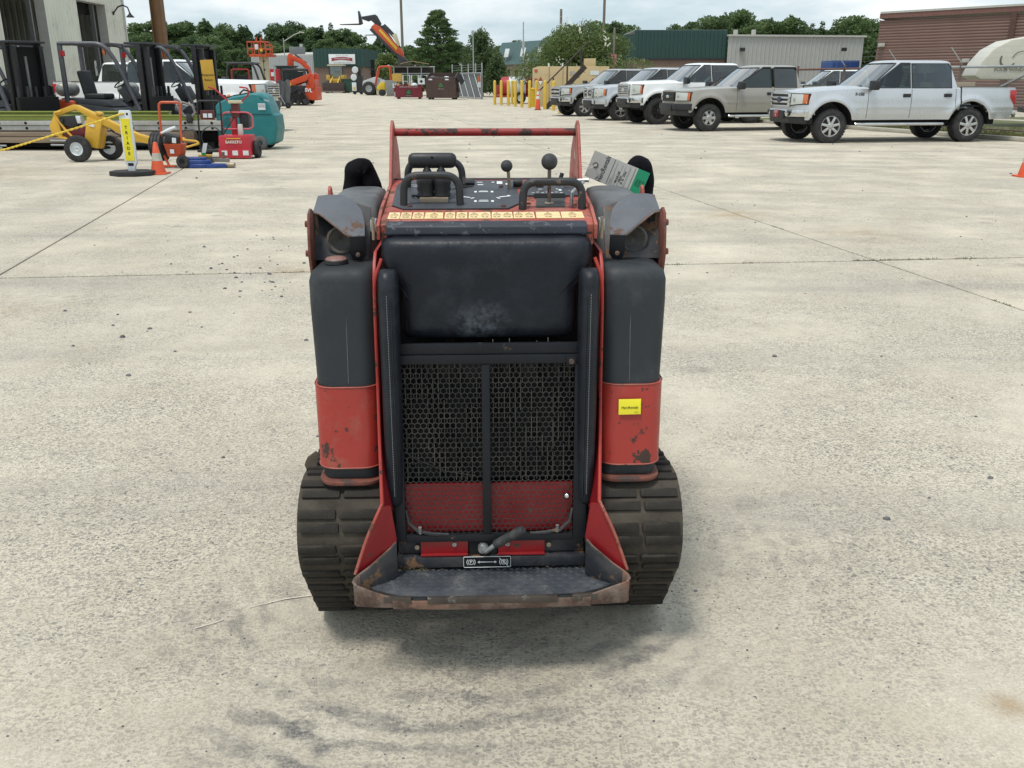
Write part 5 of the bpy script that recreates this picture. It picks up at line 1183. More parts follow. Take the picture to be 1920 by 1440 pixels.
br = thing('brown_shed', 'brown horizontally ribbed metal building behind the camper', 'building', (20.8, 54.5, 0))
ribwall('clad_wall', (0, 0), (12.2, -14.4), 0, 4.75, CLADB, br, .15, .028, horizontal=True)
ribwall('end_wall', (6.5, 14), (0, 0), 0, 4.75, CLADB, br, .15, .028, horizontal=True)
MB().slab([(-.1, -.1, 4.75), (12.2, -14.6, 4.75), (16, -8, 5.2), (6.6, 14, 5.2)], (0, 0, .25)).build('roof', mat('brown_fascia', (.16, .075, .06), .5), br)
MB().slab([(-.1, -.15, 5.0), (12.2, -14.65, 5.0), (16, -8, 5.4), (6.6, 14, 5.4)], (0, 0, .1)).build('gutter', TRIMW, br)
d = Vector((12.2, -14.4)).normalized(); p = d * 7.1
MB().box(p.x - .1, p.x + .1, p.y - .28, p.y - .08, 0, 4.75).build('downspout', mat('dark_brown', (.11, .055, .045), .5), br)
for s_, z in ((9.9, 4.35), (5.0, 2.45), (.15, 3.35)):
    p = d * s_; MB().box(p.x - .15, p.x + .15, p.y - .35, p.y - .08, z - .1, z + .1).build('flood_light', TRIMW, br, bevel=.02)
# ------------------------------------------------------------------ trees
def leafmat(name, a, b, tr=.35):
    m = bpy.data.materials.new(name); m.use_nodes = True; n = m.node_tree.nodes; l = m.node_tree.links; bs = n['Principled BSDF']
    tc = n.new('ShaderNodeTexCoord'); nz = n.new('ShaderNodeTexNoise'); nz.inputs['Scale'].default_value = .55; nz.inputs['Detail'].default_value = 5; l.new(tc.outputs['Object'], nz.inputs['Vector'])
    oi = n.new('ShaderNodeObjectInfo'); ad = n.new('ShaderNodeMath'); ad.operation = 'MULTIPLY_ADD'; l.new(oi.outputs['Random'], ad.inputs[0]); ad.inputs[1].default_value = .3; l.new(nz.outputs['Fac'], ad.inputs[2])
    mr = n.new('ShaderNodeMapRange'); mr.inputs['From Min'].default_value = .38; mr.inputs['From Max'].default_value = .95; l.new(ad.outputs[0], mr.inputs['Value'])
    mx = n.new('ShaderNodeMix'); mx.data_type = 'RGBA'; mx.inputs['A'].default_value = (*a, 1); mx.inputs['B'].default_value = (*b, 1); l.new(mr.outputs[0], mx.inputs['Factor'])
    l.new(mx.outputs['Result'], bs.inputs['Base Color']); bs.inputs['Roughness'].default_value = .6; bs.inputs['Specular IOR Level'].default_value = .25
    tl = n.new('ShaderNodeBsdfTranslucent'); l.new(mx.outputs['Result'], tl.inputs['Color']); ms = n.new('ShaderNodeMixShader'); ms.inputs[0].default_value = tr
    l.new(bs.outputs[0], ms.inputs[1]); l.new(tl.outputs[0], ms.inputs[2]); l.new(ms.outputs[0], n['Material Output'].inputs['Surface'])
    return m
BARK = mat('bark', (.075, .058, .045), .9, var=.3, vs=3)
LF_D = leafmat('dark_pine_foliage', (.050, .090, .042), (.135, .200, .080))
LF_M = leafmat('mixed_wood_foliage', (.055, .098, .042), (.155, .225, .085))
LF_C = leafmat('cedar_foliage', (.040, .085, .032), (.150, .225, .075))
LF_Y = leafmat('crape_myrtle_foliage', (.075, .112, .036), (.180, .240, .080))
LF_S = leafmat('shrub_foliage', (.052, .088, .038), (.125, .175, .070))
def leaves(clumps, n, size, seed, flat_=.0):
    rg = np.random.default_rng(seed); C = np.array([c[:3] for c in clumps]); S = np.array([c[3:6] for c in clumps]); Wt = (S[:, 0] * S[:, 1] * S[:, 2]) ** .7; Wt /= Wt.sum()
    k = rg.choice(len(clumps), n, p=Wt); d = rg.normal(size=(n, 3)); d /= np.linalg.norm(d, axis=1)[:, None]; rad = rg.uniform(.45, 1.06, n) ** .6
    P = C[k] + d * rad[:, None] * S[k]
    a = rg.normal(size=(n, 3)) + d * .6; a[:, 2] += flat_; a /= np.linalg.norm(a, axis=1)[:, None]
    t = np.cross(a, rg.normal(size=(n, 3))); t /= np.linalg.norm(t, axis=1)[:, None]; b = np.cross(a, t); sz = size * rg.uniform(.55, 1.35, n)[:, None]
    V = np.stack([P - t * sz, P - b * sz * .55, P + t * sz, P + b * sz * .55], 1).reshape(-1, 3)
    return V
def leafmesh(name, V, m):
    nq = len(V) // 4; me = bpy.data.meshes.new(name); me.vertices.add(len(V)); me.vertices.foreach_set('co', V.astype(np.float32).ravel())
    me.loops.add(len(V)); me.loops.foreach_set('vertex_index', np.arange(len(V), dtype=np.int32)); me.polygons.add(nq); me.polygons.foreach_set('loop_start', np.arange(0, len(V), 4, dtype=np.int32)); me.polygons.foreach_set('loop_total', np.full(nq, 4, dtype=np.int32))
    me.update(); me.validate(); me.materials.append(m); return me
def trunkmesh(h, r, limbs, seed, lean=0.):
    rd = random.Random(seed); mb = MB(); mb.tube([(0, 0, -.1), (lean * .3, 0, h * .35), (lean, 0, h)], [r, r * .75, r * .18], 8)
    for c in limbs:
        z = max(.3, min(h * .85, c[2] - abs(c[0]) * .5 - .4)); mb.tube([(lean * z / h, 0, z), ((c[0] + lean * z / h) * .5, c[1] * .5, (z + c[2]) / 2 + .1), (c[0], c[1], c[2])], [r * .34, r * .22, r * .07], 5)
    return mb.mesh('trunk', BARK)
def proto(kind, seed):
    rd = random.Random(seed)
    if kind == 'pine':                       # open crown on a tall stem
        h = 12; cl = []
        for i in range(34):
            t = rd.random(); z = 2.0 + t * 10.0; rr = (1.9 * (1 - t) ** .55 + .25); a = rd.uniform(0, 6.28); q = rr * rd.uniform(.3, 1)
            cl.append((q * math.cos(a), q * math.sin(a), z, rd.uniform(.7, 1.15) * (1.15 - t * .6), rd.uniform(.7, 1.15) * (1.15 - t * .6), rd.uniform(.45, .8)))
        cl.append((0, 0, 12.0, .35, .35, .9)); return h, .2, cl, 6500, .20, LF_D
    if kind == 'broad':
        h = 10.5; cl = []
        for i in range(30):
            z = rd.uniform(1.2, 10.6); rr = 3.0 * math.sin(math.pi * min(1, (z - 1.2) / 10.6) ** .8) ** .6; a = rd.uniform(0, 6.28); q = rr * rd.uniform(.35, 1)
            cl.append((q * math.cos(a), q * math.sin(a), z, rd.uniform(.9, 1.5), rd.uniform(.9, 1.5), rd.uniform(.7, 1.1)))
        return h, .24, cl, 8000, .21, LF_M
def make_tree(name, label, cat_, loc, protod, sc=(1, 1, 1), rz=0, group=None):
    o = thing(name, label, cat_, loc, rz, group); o.scale = sc
    obj('trunk', protod[0], o); obj('crown', protod[1], o); return o
def tproto(kind, seed):
    h, r, cl, n, s, m = proto(kind, seed); return (trunkmesh(h, r, cl[::3], seed), leafmesh('crown', leaves(cl, n, s, seed), m))
PIN = [tproto('pine', k) for k in range(4)]; BRD = [tproto('broad', 20 + k) for k in range(4)]
rd = random.Random(17)
def px2x(px, Y): return (px - 960) * Y / 1774
def wood(label, group, px0, px1, Y0, Y1, prof, n, mixp, marks=None):
    for i in range(n):
        px = px0 + (px1 - px0) * (i + rd.uniform(.1, .9)) / n; Y = rd.uniform(Y0, Y1)
        py = prof(px); H_ = 1.5 + (149 - py) * Y / 1875
        pine = rd.random() < mixp; P_ = rd.choice(PIN if pine else BRD); base = 12.6 if pine else 11.2
        s = H_ / base * rd.uniform(.80, 1.0); w_ = s * rd.uniform(1.0, 1.35) * (1.0 if not pine else 1.15)
        lab = label
        if marks:
            near = min(marks, key=lambda q_: abs(q_[0] - px))[1]; lab = ('tall ' if s > .95 else 'low ') + ('pointed pine' if pine else 'rounded leafy tree') + label + near
        make_tree('pine_tree' if pine else 'leafy_tree', lab, 'tree', (px2x(px, Y), Y, 0), P_, (w_, w_, s), rd.uniform(0, 6.28), group)
def prof_l(px):
    pts = [(230, 42), (290, 30), (330, 34), (380, 36), (430, 42), (480, 52), (520, 44), (570, 36), (610, 38), (640, 44), (665, 62), (690, 82), (720, 92)]
    for a, b in zip(pts, pts[1:]):
        if a[0] <= px <= b[0]: return a[1] + (b[1] - a[1]) * (px - a[0]) / (b[0] - a[0])
    return 60
ML = [(250, 'beside the white warehouse'), (300, 'behind the rusty column'), (350, 'above the forklift masts'), (400, 'above the yellow return sign'), (450, 'behind the utility vehicle'), (490, 'behind the orange mast lift'), (530, 'above the red cabinet'), (570, 'above the mini excavator'), (610, 'above the far grey roof'), (650, 'above the far shop sign')]
wood(' in the back of the left wood ', 'trees of the wood on the left', 232, 668, 165, 185, prof_l, 34, .5, ML)
wood(' in the front of the left wood ', 'trees of the wood on the left', 240, 668, 140, 160, lambda p: prof_l(p) + 30, 24, .3, ML)
def prof_m(px): return 78 + 12 * math.sin(px * .05)
wood(' far off ', 'far trees in the middle distance', 676, 960, 150, 175, prof_m, 20, .4, [(690, 'right of the far shop sign'), (730, 'under the raised orange boom'), (770, 'left of the big cedar'), (820, 'behind the big cedar'), (870, 'right of the big cedar'), (910, 'behind the chain-link gate'), (945, 'left of the mansard building')])
wood('small green tree far behind the low mansard building', 'far trees behind the mansard building', 960, 1060, 150, 170, lambda p: 72 + 6 * math.sin(p * .2), 6, .3)
wood('rounded dark tree rising behind the green fascia building', 'trees behind the green fascia building', 1090, 1200, 150, 160, lambda p: 36 + 12 * abs(p - 1150) / 60, 7, .15)
wood(' in the right wood ', 'trees of the wood on the right', 1235, 1650, 140, 160, lambda p: 50 - 28 * math.sin(math.pi * min(1, max(0, (p - 1235) / 300))) ** .7 if p < 1530 else 30, 30, .35, [(1250, 'above the green fascia'), (1310, 'above the right end of the green fascia'), (1360, 'above the left end of the grey shed'), (1430, 'above the vents of the grey shed'), (1500, 'above the middle of the grey shed'), (1560, 'above the right half of the grey shed'), (1620, 'left of the brown shed')])
# --- the big cedar behind the dumpsters
rd = random.Random(4); cl = []
for i in range(300):
    t = (i + .5) / 300; z = .9 + 8.6 * t; rr = 3.7 * (1 - t ** 1.9) ** .8 + .2; a = i * 2.4; q = rr * rd.uniform(.5, 1.0)
    cl.append((q * math.cos(a), q * math.sin(a), z - q * .08 + rd.uniform(-.2, .2), rd.uniform(.40, .75), rd.uniform(.40, .75), rd.uniform(.12, .24)))
make_tree('cedar_tree', 'big layered dark cedar tree behind the dumpsters', 'tree', (px2x(822, 92), 92, 0), (trunkmesh(9, .3, cl[::12], 1), leafmesh('crown', leaves(cl, 42000, .095, 5, .9), LF_C)), (.80, .80, .80))
# lower bushy trees by the gate
def bush(name, label, loc, w_, h, n, size, m, seed, cat_='tree', blossoms=0):
    rd = random.Random(seed); cl = []
    for i in range(64):
        z = rd.uniform(.2, 1) ; a = rd.uniform(0, 6.28); q = w_ * math.sin(math.pi * min(1, z * .78 + .12)) * rd.uniform(.25, .85)
        cl.append((q * math.cos(a), q * math.sin(a), z * h * .92, w_ * rd.uniform(.22, .36), w_ * rd.uniform(.22, .36), h * rd.uniform(.10, .17)))
    o = thing(name, label, cat_, loc); obj('trunk', trunkmesh(h * .7, .09, cl[::4], seed), o); obj('crown', leafmesh('crown', leaves(cl, n, size, seed), m), o)
    if blossoms:
        V = leaves([(c[0], c[1], c[2] + c[5] * .3, c[3] * 1.05, c[4] * 1.05, c[5] * 1.1) for c in cl], blossoms, .075, seed + 1)
        V = V.reshape(-1, 4, 3); rg = np.random.default_rng(3); ce = V.mean(1); pick = rg.integers(0, len(ce), blossoms)
        keep = rg.choice(len(ce), blossoms // 6, replace=False); idx = np.repeat(keep, 6); off = rg.normal(size=(len(idx), 1, 3)) * np.array([.10, .10, .16])
        Vb = (V[idx] + off).reshape(-1, 3); obj('blossom', leafmesh('blossom', Vb, mat('white_blossom', (.62, .62, .50), .8, var=.1)), o)
    return o
bush('leafy_tree', 'green bushy tree standing behind the chain-link gate', (px2x(905, 88), 88, 0), 2.4, 5.6, 12000, .12, LF_S, 31)
bush('leafy_tree', 'low dark green tree right of the gate in front of the mansard building', (px2x(930, 84), 84, 0), 1.2, 3.5, 6000, .11, LF_S, 32)
bush('leafy_tree', 'yellowish green shrub behind the telehandler wheel', (px2x(728, 112), 112, 0), 2.2, 4.3, 3000, .2, LF_Y, 33)
bush('crape_myrtle', 'broad crape myrtle with white blossoms behind the tan fuel tank', (px2x(1092, 62), 62, 0), 4.3, 4.75, 48000, .068, LF_Y, 34, blossoms=900)
bush('leafy_tree', 'dark green tree between the grey shed and the brown shed', (px2x(1632, 78), 78, 0), 1.6, 4.6, 3500, .16, LF_S, 35)
# ------------------------------------------------------------------ left side of the yard
YPNT = mat('machine_yellow', (.62, .36, .035), .45, var=.1, vs=4, dirt=.25, dcol=(.42, .27, .07), ds=5, wear=.12)
YROPE = mat('yellow_rope', (.70, .50, .06), .7, var=.25, vs=40)
TEAL = mat('teal_plastic', (.010, .155, .165), .45, var=.10, vs=2, dirt=.25, dcol=(.03, .19, .20), ds=3)
LIME = mat('lime_green_paint', (.235, .275, .055), .5, var=.12, vs=3, dirt=.3, dcol=(.28, .33, .08), ds=2)
ALU = mat('dull_aluminium', (.42, .42, .40), .45, metal=.3, var=.15, vs=3, dirt=.4, dcol=(.30, .29, .26), ds=2)
TIMB = mat('weathered_timber', (.24, .185, .135), .85, var=.25, vs=3, stretch=(.4, 3, 6))
TRED = mat('tiller_red', (.42, .022, .035), .42, var=.12, vs=4, dirt=.2, dcol=(.30, .05, .05), ds=5)
CONE = mat('cone_orange', (.62, .085, .025), .55, var=.15, vs=8, dirt=.3, dcol=(.42, .10, .05), ds=9)
WPL = mat('white_plastic', (.62, .66, .68), .5, var=.08, dirt=.3, dcol=(.48, .50, .50), ds=6)
def wheel(root, c, r, wd, rimr, rimm, ax='y', name='wheel', tm=None):
    t = MB().lathe([(rimr, -.5 * wd), (r * .8, -.54 * wd), (r * .96, -.42 * wd), (r, -.2 * wd), (r, .2 * wd), (r * .96, .42 * wd), (r * .8, .54 * wd), (rimr, .5 * wd), (rimr, -.5 * wd)], c, ax, 30).build(name, tm or TYRE, root, ang=45)
    MB().lathe([(.001, -.12 * wd), (rimr * .3, -.40 * wd), (rimr * .5, -.22 * wd), (rimr * .9, -.25 * wd), (rimr, -.48 * wd), (rimr, .48 * wd), (rimr * .9, .25 * wd), (rimr * .5, .22 * wd), (rimr * .3, .40 * wd), (.001, .12 * wd)], c, ax, 24).build('hub', rimm, t, ang=35)
    return t
# delineator
dl = thing('delineator', 'white delineator with yellow face and vertical lettering on a black rubber base', 'delineator', (-6.27, 15.15, 0))
MB().prism([(.37 * math.cos(R(22.5 + 45 * k)), .30 * math.sin(R(22.5 + 45 * k))) for k in range(8)], 'z', .0, .075).build('rubber_base', mat('base_rubber', (.022, .022, .023), .8, var=.2), dl, bevel=.012)
pn = MB().prism([(-.055, .06), (.055, .06), (.065, .14), (.10, .20), (.095, 1.00), (.08, 1.03), (-.08, 1.03), (-.095, 1.00), (-.10, .20), (-.065, .14)], 'y', -.03, .03).build('panel', WPL, dl, bevel=.012)
MB().box(-.072, .072, -.036, -.031, .235, .90).build('yellow_face', mat('reflective_yellow', (.72, .62, .02), .5, var=.1), pn)
for k, ch in enumerate('TRIADE'): text('lettering', ch, .07, INK, pn, frame((0, -.038, .76 - k * .082), (1, 0, 0), (0, 0, 1)), bold=.002)
for x in (-.045, .045): MB().box(x - .016, x + .016, -.033, -.0305, .955, .99).build('slot', BLACK, pn)
MB().box(-.045, .045, -.034, -.031, .155, .20).build('handle_hole', BLACK, pn)
# cone beside it
def cone(name, label, loc, h, b, group=None, stripes=((.42, .66),), basem=None):
    o = thing(name, label, 'traffic cone', loc, 0, group)
    MB().lathe([(b * .38, .02), (b * .05 + .015, h * .98), (b * .03 + .01, h), (.001, h)], (0, 0, 0), 'z', 24).build('body', CONE, o, ang=50)
    MB().prism(rrect(-b / 2, b / 2, -b / 2, b / 2, .03), 'z', 0, .025).build('base', basem or CONE, o, bevel=.006)
    for a, c in stripes:
        ra = b * .38 + (b * .05 + .015 - b * .38) * a; rc = b * .38 + (b * .05 + .015 - b * .38) * c
        MB().lathe([(ra + .003, h * a), (rc + .003, h * c)], (0, 0, 0), 'z', 24).build('reflective_collar', mat('worn_collar', (.42, .40, .33), .6, var=.25, vs=14) if h < .6 else WPL, o)
    return o
cone('traffic_cone', 'faded orange cone with worn collar beside the black delineator base', (-5.92, 15.35, 0), .52, .32)
# yellow towable hydraulic unit on two wheels
au = thing('hydraulic_auger', 'yellow towable hydraulic auger machine on two white-hubbed wheels', 'auger machine', (-8.28, 17.75, 0))
def q(px, py, y=0): return ((px - 143) * .00995, y, (304 - py) * .00935)
wheel(au, (0, -.12, .25), .25, .14, .125, WPL); wheel(au, (.40, .40, .235), .235, .14, .125, WPL)
MB().cyl((0, -.1, .25), (.40, .40, .24), .03, n=8).build('axle', BLK, au)
def pslab(pts, y0, y1, name, m=YPNT, bv=.006): return MB().prism([(q(*p)[0], q(*p)[2]) for p in pts], 'y', y0, y1).build(name, m, au, bevel=bv)
pslab([(102, 209), (108, 203), (138, 192), (146, 193), (255, 249), (300, 262), (300, 274), (250, 264), (190, 232), (142, 201), (128, 206), (110, 213)], .02, .16, 'boom')
pslab([(163, 215), (190, 226), (175, 278), (160, 275), (153, 258)], .0, .14, 'mast'); pslab([(190, 227), (176, 279), (170, 279), (182, 228)], .14, .30, 'mast_side')
pslab([(90, 233), (102, 211), (108, 212), (112, 258), (92, 248)], -.02, .10, 'tail_plate'); pslab([(100, 255), (112, 258), (135, 262), (128, 260), (112, 254)], -.05, .12, 'base_rail')
MB().tube(fillet([q(118, 205, -.04), q(104, 207, -.04), q(106, 216, -.04), q(120, 240, -.04), q(138, 262, -.04)], .04), .022, 8).build('roll_tube', YPNT, au)
e = pslab([(112, 215), (141, 212), (144, 232), (132, 237), (114, 231)], -.02, .22, 'engine', TRIM, .02)
pslab([(114, 232), (132, 238), (150, 232), (156, 250), (150, 257), (115, 256)], .02, .2, 'engine_block', mat('engine_red', (.16, .018, .02), .5, var=.3, vs=9), .02)
pslab([(138, 213), (150, 214), (151, 228), (141, 229)], .0, .15, 'fuel_tank', WPL, .02); MB().cyl(q(116, 222, -.06), q(116, 222, .02), .035, n=14).build('air_filter', TRIM, au)
pslab([(166, 229), (176, 231), (175, 236), (165, 233)], -.012, -.002, 'decal', WHITEP, 0)
text('lettering', 'HARDY', .06, INK, au, frame(q(200, 238, .012), (1, 0, -.5), (.5, 0, 1)))
pslab([(182, 205), (190, 209), (188, 213), (180, 209)], .0, .18, 'pivot_boss')
MB().tube([q(195, 230, .1), q(205, 246, .1), q(225, 256, .1), q(262, 256, .1)], .012, 6).build('hydraulic_hose', TRIM, au)
MB().box(.06, 1.6, .36, .42, .28, .32).build('drawbar', BLK, au); MB().tube([(1.5, .4, .3), (1.75, .3, .42), (1.95, .2, .40)], .035, 8).build('drawbar_neck', YPNT, au)
# yellow rope from the delineator away to the left
mb = MB(); A, B_ = Vector((-6.27, 15.1, .99)), Vector((-8.0, 14.9, .28)); P = []
pts = [Vector((-6.27, 15.12, .985)), Vector((-6.9, 15.08, .80)), Vector((-7.6, 15.05, .60)), Vector((-8.2, 15.0, .43)), Vector((-8.9, 15.0, .30))]
for s_ in (0, math.pi):
    P = []
    for k in range(121):
        t = k / 120 * 4; i = min(3, int(t)); p = pts[i].lerp(pts[i + 1], t - i); a = k * .9 + s_; P.append(p + Vector((0, math.cos(a), math.sin(a))) * .008)
    mb.tube(P, .011, 5)
tag(mb.build('rope', YROPE), 'twisted yellow rope stretched from the delineator to the left', 'rope')
# orange drain-cleaning cart
dc = thing('drain_cleaner', 'orange tube-framed drain cleaning cart with black coil drum and tall handle', 'drain cleaner', (-6.03, 16.5, 0))
MB().tube(fillet([(-.26, .0, .10), (-.20, .0, .62), (-.19, .02, 1.12), (.19, .02, 1.12), (.15, .0, .62), (.15, -.02, .45)], .07), .022, 10).build('handle_frame', ORG, dc)
MB().tube([(-.20, 0, .55), (-.27, -.05, .08)], .022, 8).build('leg', ORG, dc); MB().tube([(-.22, -.02, .28), (-.10, -.06, .03)], .022, 8).build('leg', ORG, dc)
MB().box(-.36, .02, -.08, -.03, .015, .05).build('skid', ORG, dc, bevel=.006); MB().tube([(-.24, 0, .48), (-.09, 0, .42)], .018, 8).build('brace', ORG, dc)
wheel(dc, (.17, -.12, .115), .115, .075, .055, TRIM)
dr = MB().lathe([(.06, -.13), (.20, -.13), (.25, -.09), (.25, .09), (.20, .13), (.06, .13)], (-.30, .12, .36), 'x', 28).build('coil_drum', TYRE, dc, ang=40)
for x in (-.09, -.03, .03, .09): MB().lathe([(.252, -.008), (.258, 0), (.252, .008)], (-.30 + x, .12, .36), 'x', 28).build('drum_band', BLK, dr)
tub = MB().loft([[(x, y, .20) for x, y in rrect(-.10, .16, -.12, .10, .05)], [(x, y, .40) for x, y in rrect(-.14, .20, -.15, .13, .05)], [(x, y, .42) for x, y in rrect(-.15, .21, -.16, .14, .05)]]).build('tub', ORG, dc, bevel=.006)
MB().obox((.0, -.02, .50), (.24, .20, .15), (.1, .2, .1)).build('motor', TRIM, dc, bevel=.03); MB().obox((-.10, -.05, .48), (.10, .12, .12), (.3, .2, 0)).build('switch_box', FKG, dc, bevel=.02)
MB().obox((.06, -.13, .48), (.07, .01, .09), (.0, .1, .0)).build('white_label', WPL, dc); MB().tube([(-.18, -.06, .60), (-.05, -.05, .65), (.08, -.04, .70)], [.02, .035, .03], 8).build('rolled_paper', WPL, dc)
MB().box(-.02, .05, -.165, -.155, .26, .33).build('rating_label', WPL, dc); MB().tube(fillet([(.18, 0, .48), (.42, -.02, .46), (.46, -.02, .42), (.24, -.05, .36)], .04), .02, 8).build('yellow_bar', YPNT, dc)
# second handle of a machine behind it
bc = thing('black_handled_cart', 'cart with a plain black tube handle behind the orange drain cleaner', 'cart', (-6.05, 18.6, 0))
MB().tube(fillet([(-.22, 0, .15), (-.20, .03, 1.10), (.26, .03, 1.10), (.24, 0, .15)], .06), .018, 8).build('handle', TRIM, bc); MB().box(-.24, .28, -.15, .25, .12, .17).build('platform', TRIM, bc, bevel=.01)
MB().box(-.16, .1, .02, .12, .74, .92).build('control_box', mat('dark_red_box', (.10, .015, .015), .5), bc, bevel=.01); MB().box(-.10, -.02, .005, .018, .78, .86).build('label', WPL, bc); MB().box(.0, .08, .005, .018, .78, .86).build('label', WPL, bc)
wheel(bc, (-.18, .25, .12), .12, .07, .05, TRIM); wheel(bc, (.22, .25, .12), .12, .07, .05, TRIM)
for k, rr in enumerate((.16, .20)): MB().lathe([(rr, -.02), (rr + .02, 0), (rr, .02)], (-.4 + k * .45, -.05, .40), 'y', 26).build('hose_loop', TRIM, bc)
# green tagged cutter lying between
ct = thing('demolition_saw', 'grey and yellow cutting tool with a green tag lying on the concrete', 'saw', (-5.62, 17.0, 0), R(-10))
MB().box(-.18, .10, -.09, .09, .04, .15).build('motor_case', mat('tool_dark', (.06, .055, .05), .6), ct, bevel=.02); MB().box(.0, .42, -.02, .04, .06, .13).build('guide_bar', mat('tool_grey', (.18, .17, .15), .6, var=.3, wear=.3), ct, bevel=.006)
MB().box(-.14, .06, -.08, .08, .15, .19).build('top_cover', YPNT, ct, bevel=.012); MB().box(.30, .34, -.02, .02, .13, .24).build('post', RUST, ct); MB().slab([(-.06, -.10, .19), (.02, -.10, .19), (.08, -.10, .40), (.0, -.10, .40)], (0, .004, 0)).build('white_tag', WPL, ct); MB().slab([(-.062, -.102, .185), (.022, -.102, .185), (.035, -.102, .23), (-.05, -.102, .23)], (0, .003, 0)).build('green_tag_end', flat('tag_green', (.02, .25, .09)), ct)
# flat blue discharge hose rolled up
bh = thing('blue_hose', 'rolled flat blue discharge hose with a metal coupling on the concrete', 'hose', (-5.62, 16.5, 0))
BLUE = mat('blue_layflat_hose', (.012, .045, .20), .55, var=.2, vs=9)
for k, (w_, z0, z1) in enumerate(((.25, .0, .075), (.24, .07, .14), (.20, .13, .185))):
    o_ = [(w_ * math.cos(a) * 1.05 - .03 * k, w_ * .62 * math.sin(a)) for a in [i * 6.2832 / 26 for i in range(26)]]
    MB().prism(o_, 'z', z0, z1).build('coil', BLUE, bh, bevel=.025, seg=3)
MB().slab([(.18, -.16, .0), (.52, -.10, .0), (.52, .02, .0), (.16, .08, .0)], (0, 0, .075)).build('tail', BLUE, bh, bevel=.02); MB().cyl((.50, -.04, .05), (.66, -.06, .05), .045, n=14).build('coupling', STEEL, bh, bevel=.004)
# red walk-behind tiller
ti = thing('garden_tiller', 'red walk-behind tiller with three white labels on its front hood', 'tiller', (-5.50, 18.45, 0))
MB().prism([(-.12, .06), (-.10, .44), (.25, .46), (.40, .35), (.40, .06)], 'x', -.31, .31).build('tine_hood', TRED, ti, bevel=.012)
MB().box(-.32, .32, -.145, -.115, .02, .20).build('front_flap', TRED, ti, bevel=.006)
for x in (-.20, .01, .22): MB().box(x - .055, x + .055, -.152, -.146, .075, .165).build('white_label', WPL, ti)
MB().box(-.15, .13, -.118, -.112, .385, .405).build('yellow_stripe', YPNT, ti); text('lettering', 'BARRETO', .075, mat('letter_cream', (.55, .48, .42), .5), ti, frame((-.01, -.118, .325), (1, 0, 0), (0, .05, 1)), bold=.003)
MB().tube(fillet([(-.30, .2, .58), (-.30, .2, .82), (-.22, .2, .88), (.22, .2, .88), (.32, .2, .82), (.32, .2, .60), (.24, .2, .56), (-.24, .2, .56)], .05, 4, True), .016, 8, True).build('guard_loop', mat('pink_faded_red', (.52, .10, .13), .5), ti)
MB().box(-.14, -.02, .22, .34, .4, .78).build('red_tank', TRED, ti, bevel=.03); MB().box(.03, .22, .25, .45, .58, .88).build('engine_cover', TRIM, ti, bevel=.03); MB().box(.02, .12, .12, .2, .42, .66).build('oil_jug', mat('jug_white', (.50, .50, .44), .5), ti, bevel=.03)
MB().box(-.1, .06, .2, .34, .78, 1.05).build('gear_case', mat('dirty_dark_red', (.11, .03, .025), .6, var=.3, vs=9), ti, bevel=.02)
MB().box(-.13, .14, .16, .26, 1.05, 1.11).build('control_panel', mat('cream_panel', (.55, .50, .34), .5), ti, bevel=.01)
MB().tube(fillet([(-.12, .2, 1.08), (-.36, .15, 1.32), (-.48, .12, 1.36)], .05), .016, 8).build('handlebar', TRED, ti); MB().tube(fillet([(.12, .2, 1.08), (.30, .15, 1.22), (.30, .12, 1.34), (.14, .1, 1.36)], .05), .016, 8).build('handlebar', TRED, ti)
MB().tube([(-.1, .15, .95), (-.05, .12, .75), (-.28, .1, .45), (-.34, .05, .30)], .012, 6).build('cable', TRIM, ti)
wheel(ti, (.36, .2, .17), .17, .10, .07, TRIM, 'x'); wheel(ti, (-.36, .25, .17), .17, .08, .07, TRED, 'x')
# teal floor scrubber
fs = thing('floor_scrubber', 'teal ride-on floor scrubber with rounded hood and white notice', 'floor scrubber', (-5.93, 21.2, 0))
prf = [(-.66, .08), (-.68, .42), (-.67, .94), (-.60, 1.02), (-.42, 1.10), (-.28, 1.15), (.20, 1.225), (.36, 1.21), (.46, 1.14), (.55, .95), (.60, .78), (.66, .74), (.68, .45), (.62, .16), (.50, .10)]
secs = []
for y, k in ((-.40, .94), (-.36, .985), (-.28, 1), (.28, 1), (.36, .985), (.40, .94)): secs.append([(x * k, y, .6 + (z - .6) * k) for x, z in prf])
MB().loft(secs).build('body', TEAL, fs, bevel=.012, ang=40)
MB().box(-.66, .62, -.412, -.402, .765, .775).build('panel_gap', flat('teal_dark', (.003, .04, .045), .6), fs)
MB().slab([(-.50, -.28, 1.092), (-.24, -.28, 1.165), (.05, -.28, 1.212), (.05, .28, 1.212), (-.24, .28, 1.165), (-.50, .28, 1.092)], (0, 0, .012)).build('seat_deck', TRIM, fs, bevel=.004)
MB().box(.30, .46, -.415, -.405, .86, 1.0).build('white_notice', WPL, fs); text('lettering', 'DO NOT\nRELEASE', .036, INK, fs, frame((.38, -.418, .945), (1, 0, 0), (0, 0, 1))); text('lettering', 'Tennant', .07, WHITEP, fs, frame((.44, -.40, 1.08), (1, 0, -.3), (.3, 0, 1)))
MB().lathe([(.001, 0), (.085, 0), (.085, .01), (.001, .01)], (-.40, -.412, .62), 'y', 18).build('cap', flat('cap_teal', (.01, .09, .10), .5), fs)
MB().tube([(-.2, 0, 1.2), (-.12, .05, 1.28), (.1, .1, 1.22)], .02, 8).build('hose', TRIM, fs); MB().lathe([(.05, 0), (.06, .06), (.02, .1), (.001, .1)], (-.48, .1, 1.08), 'z', 12).build('beacon', AMBER, fs)
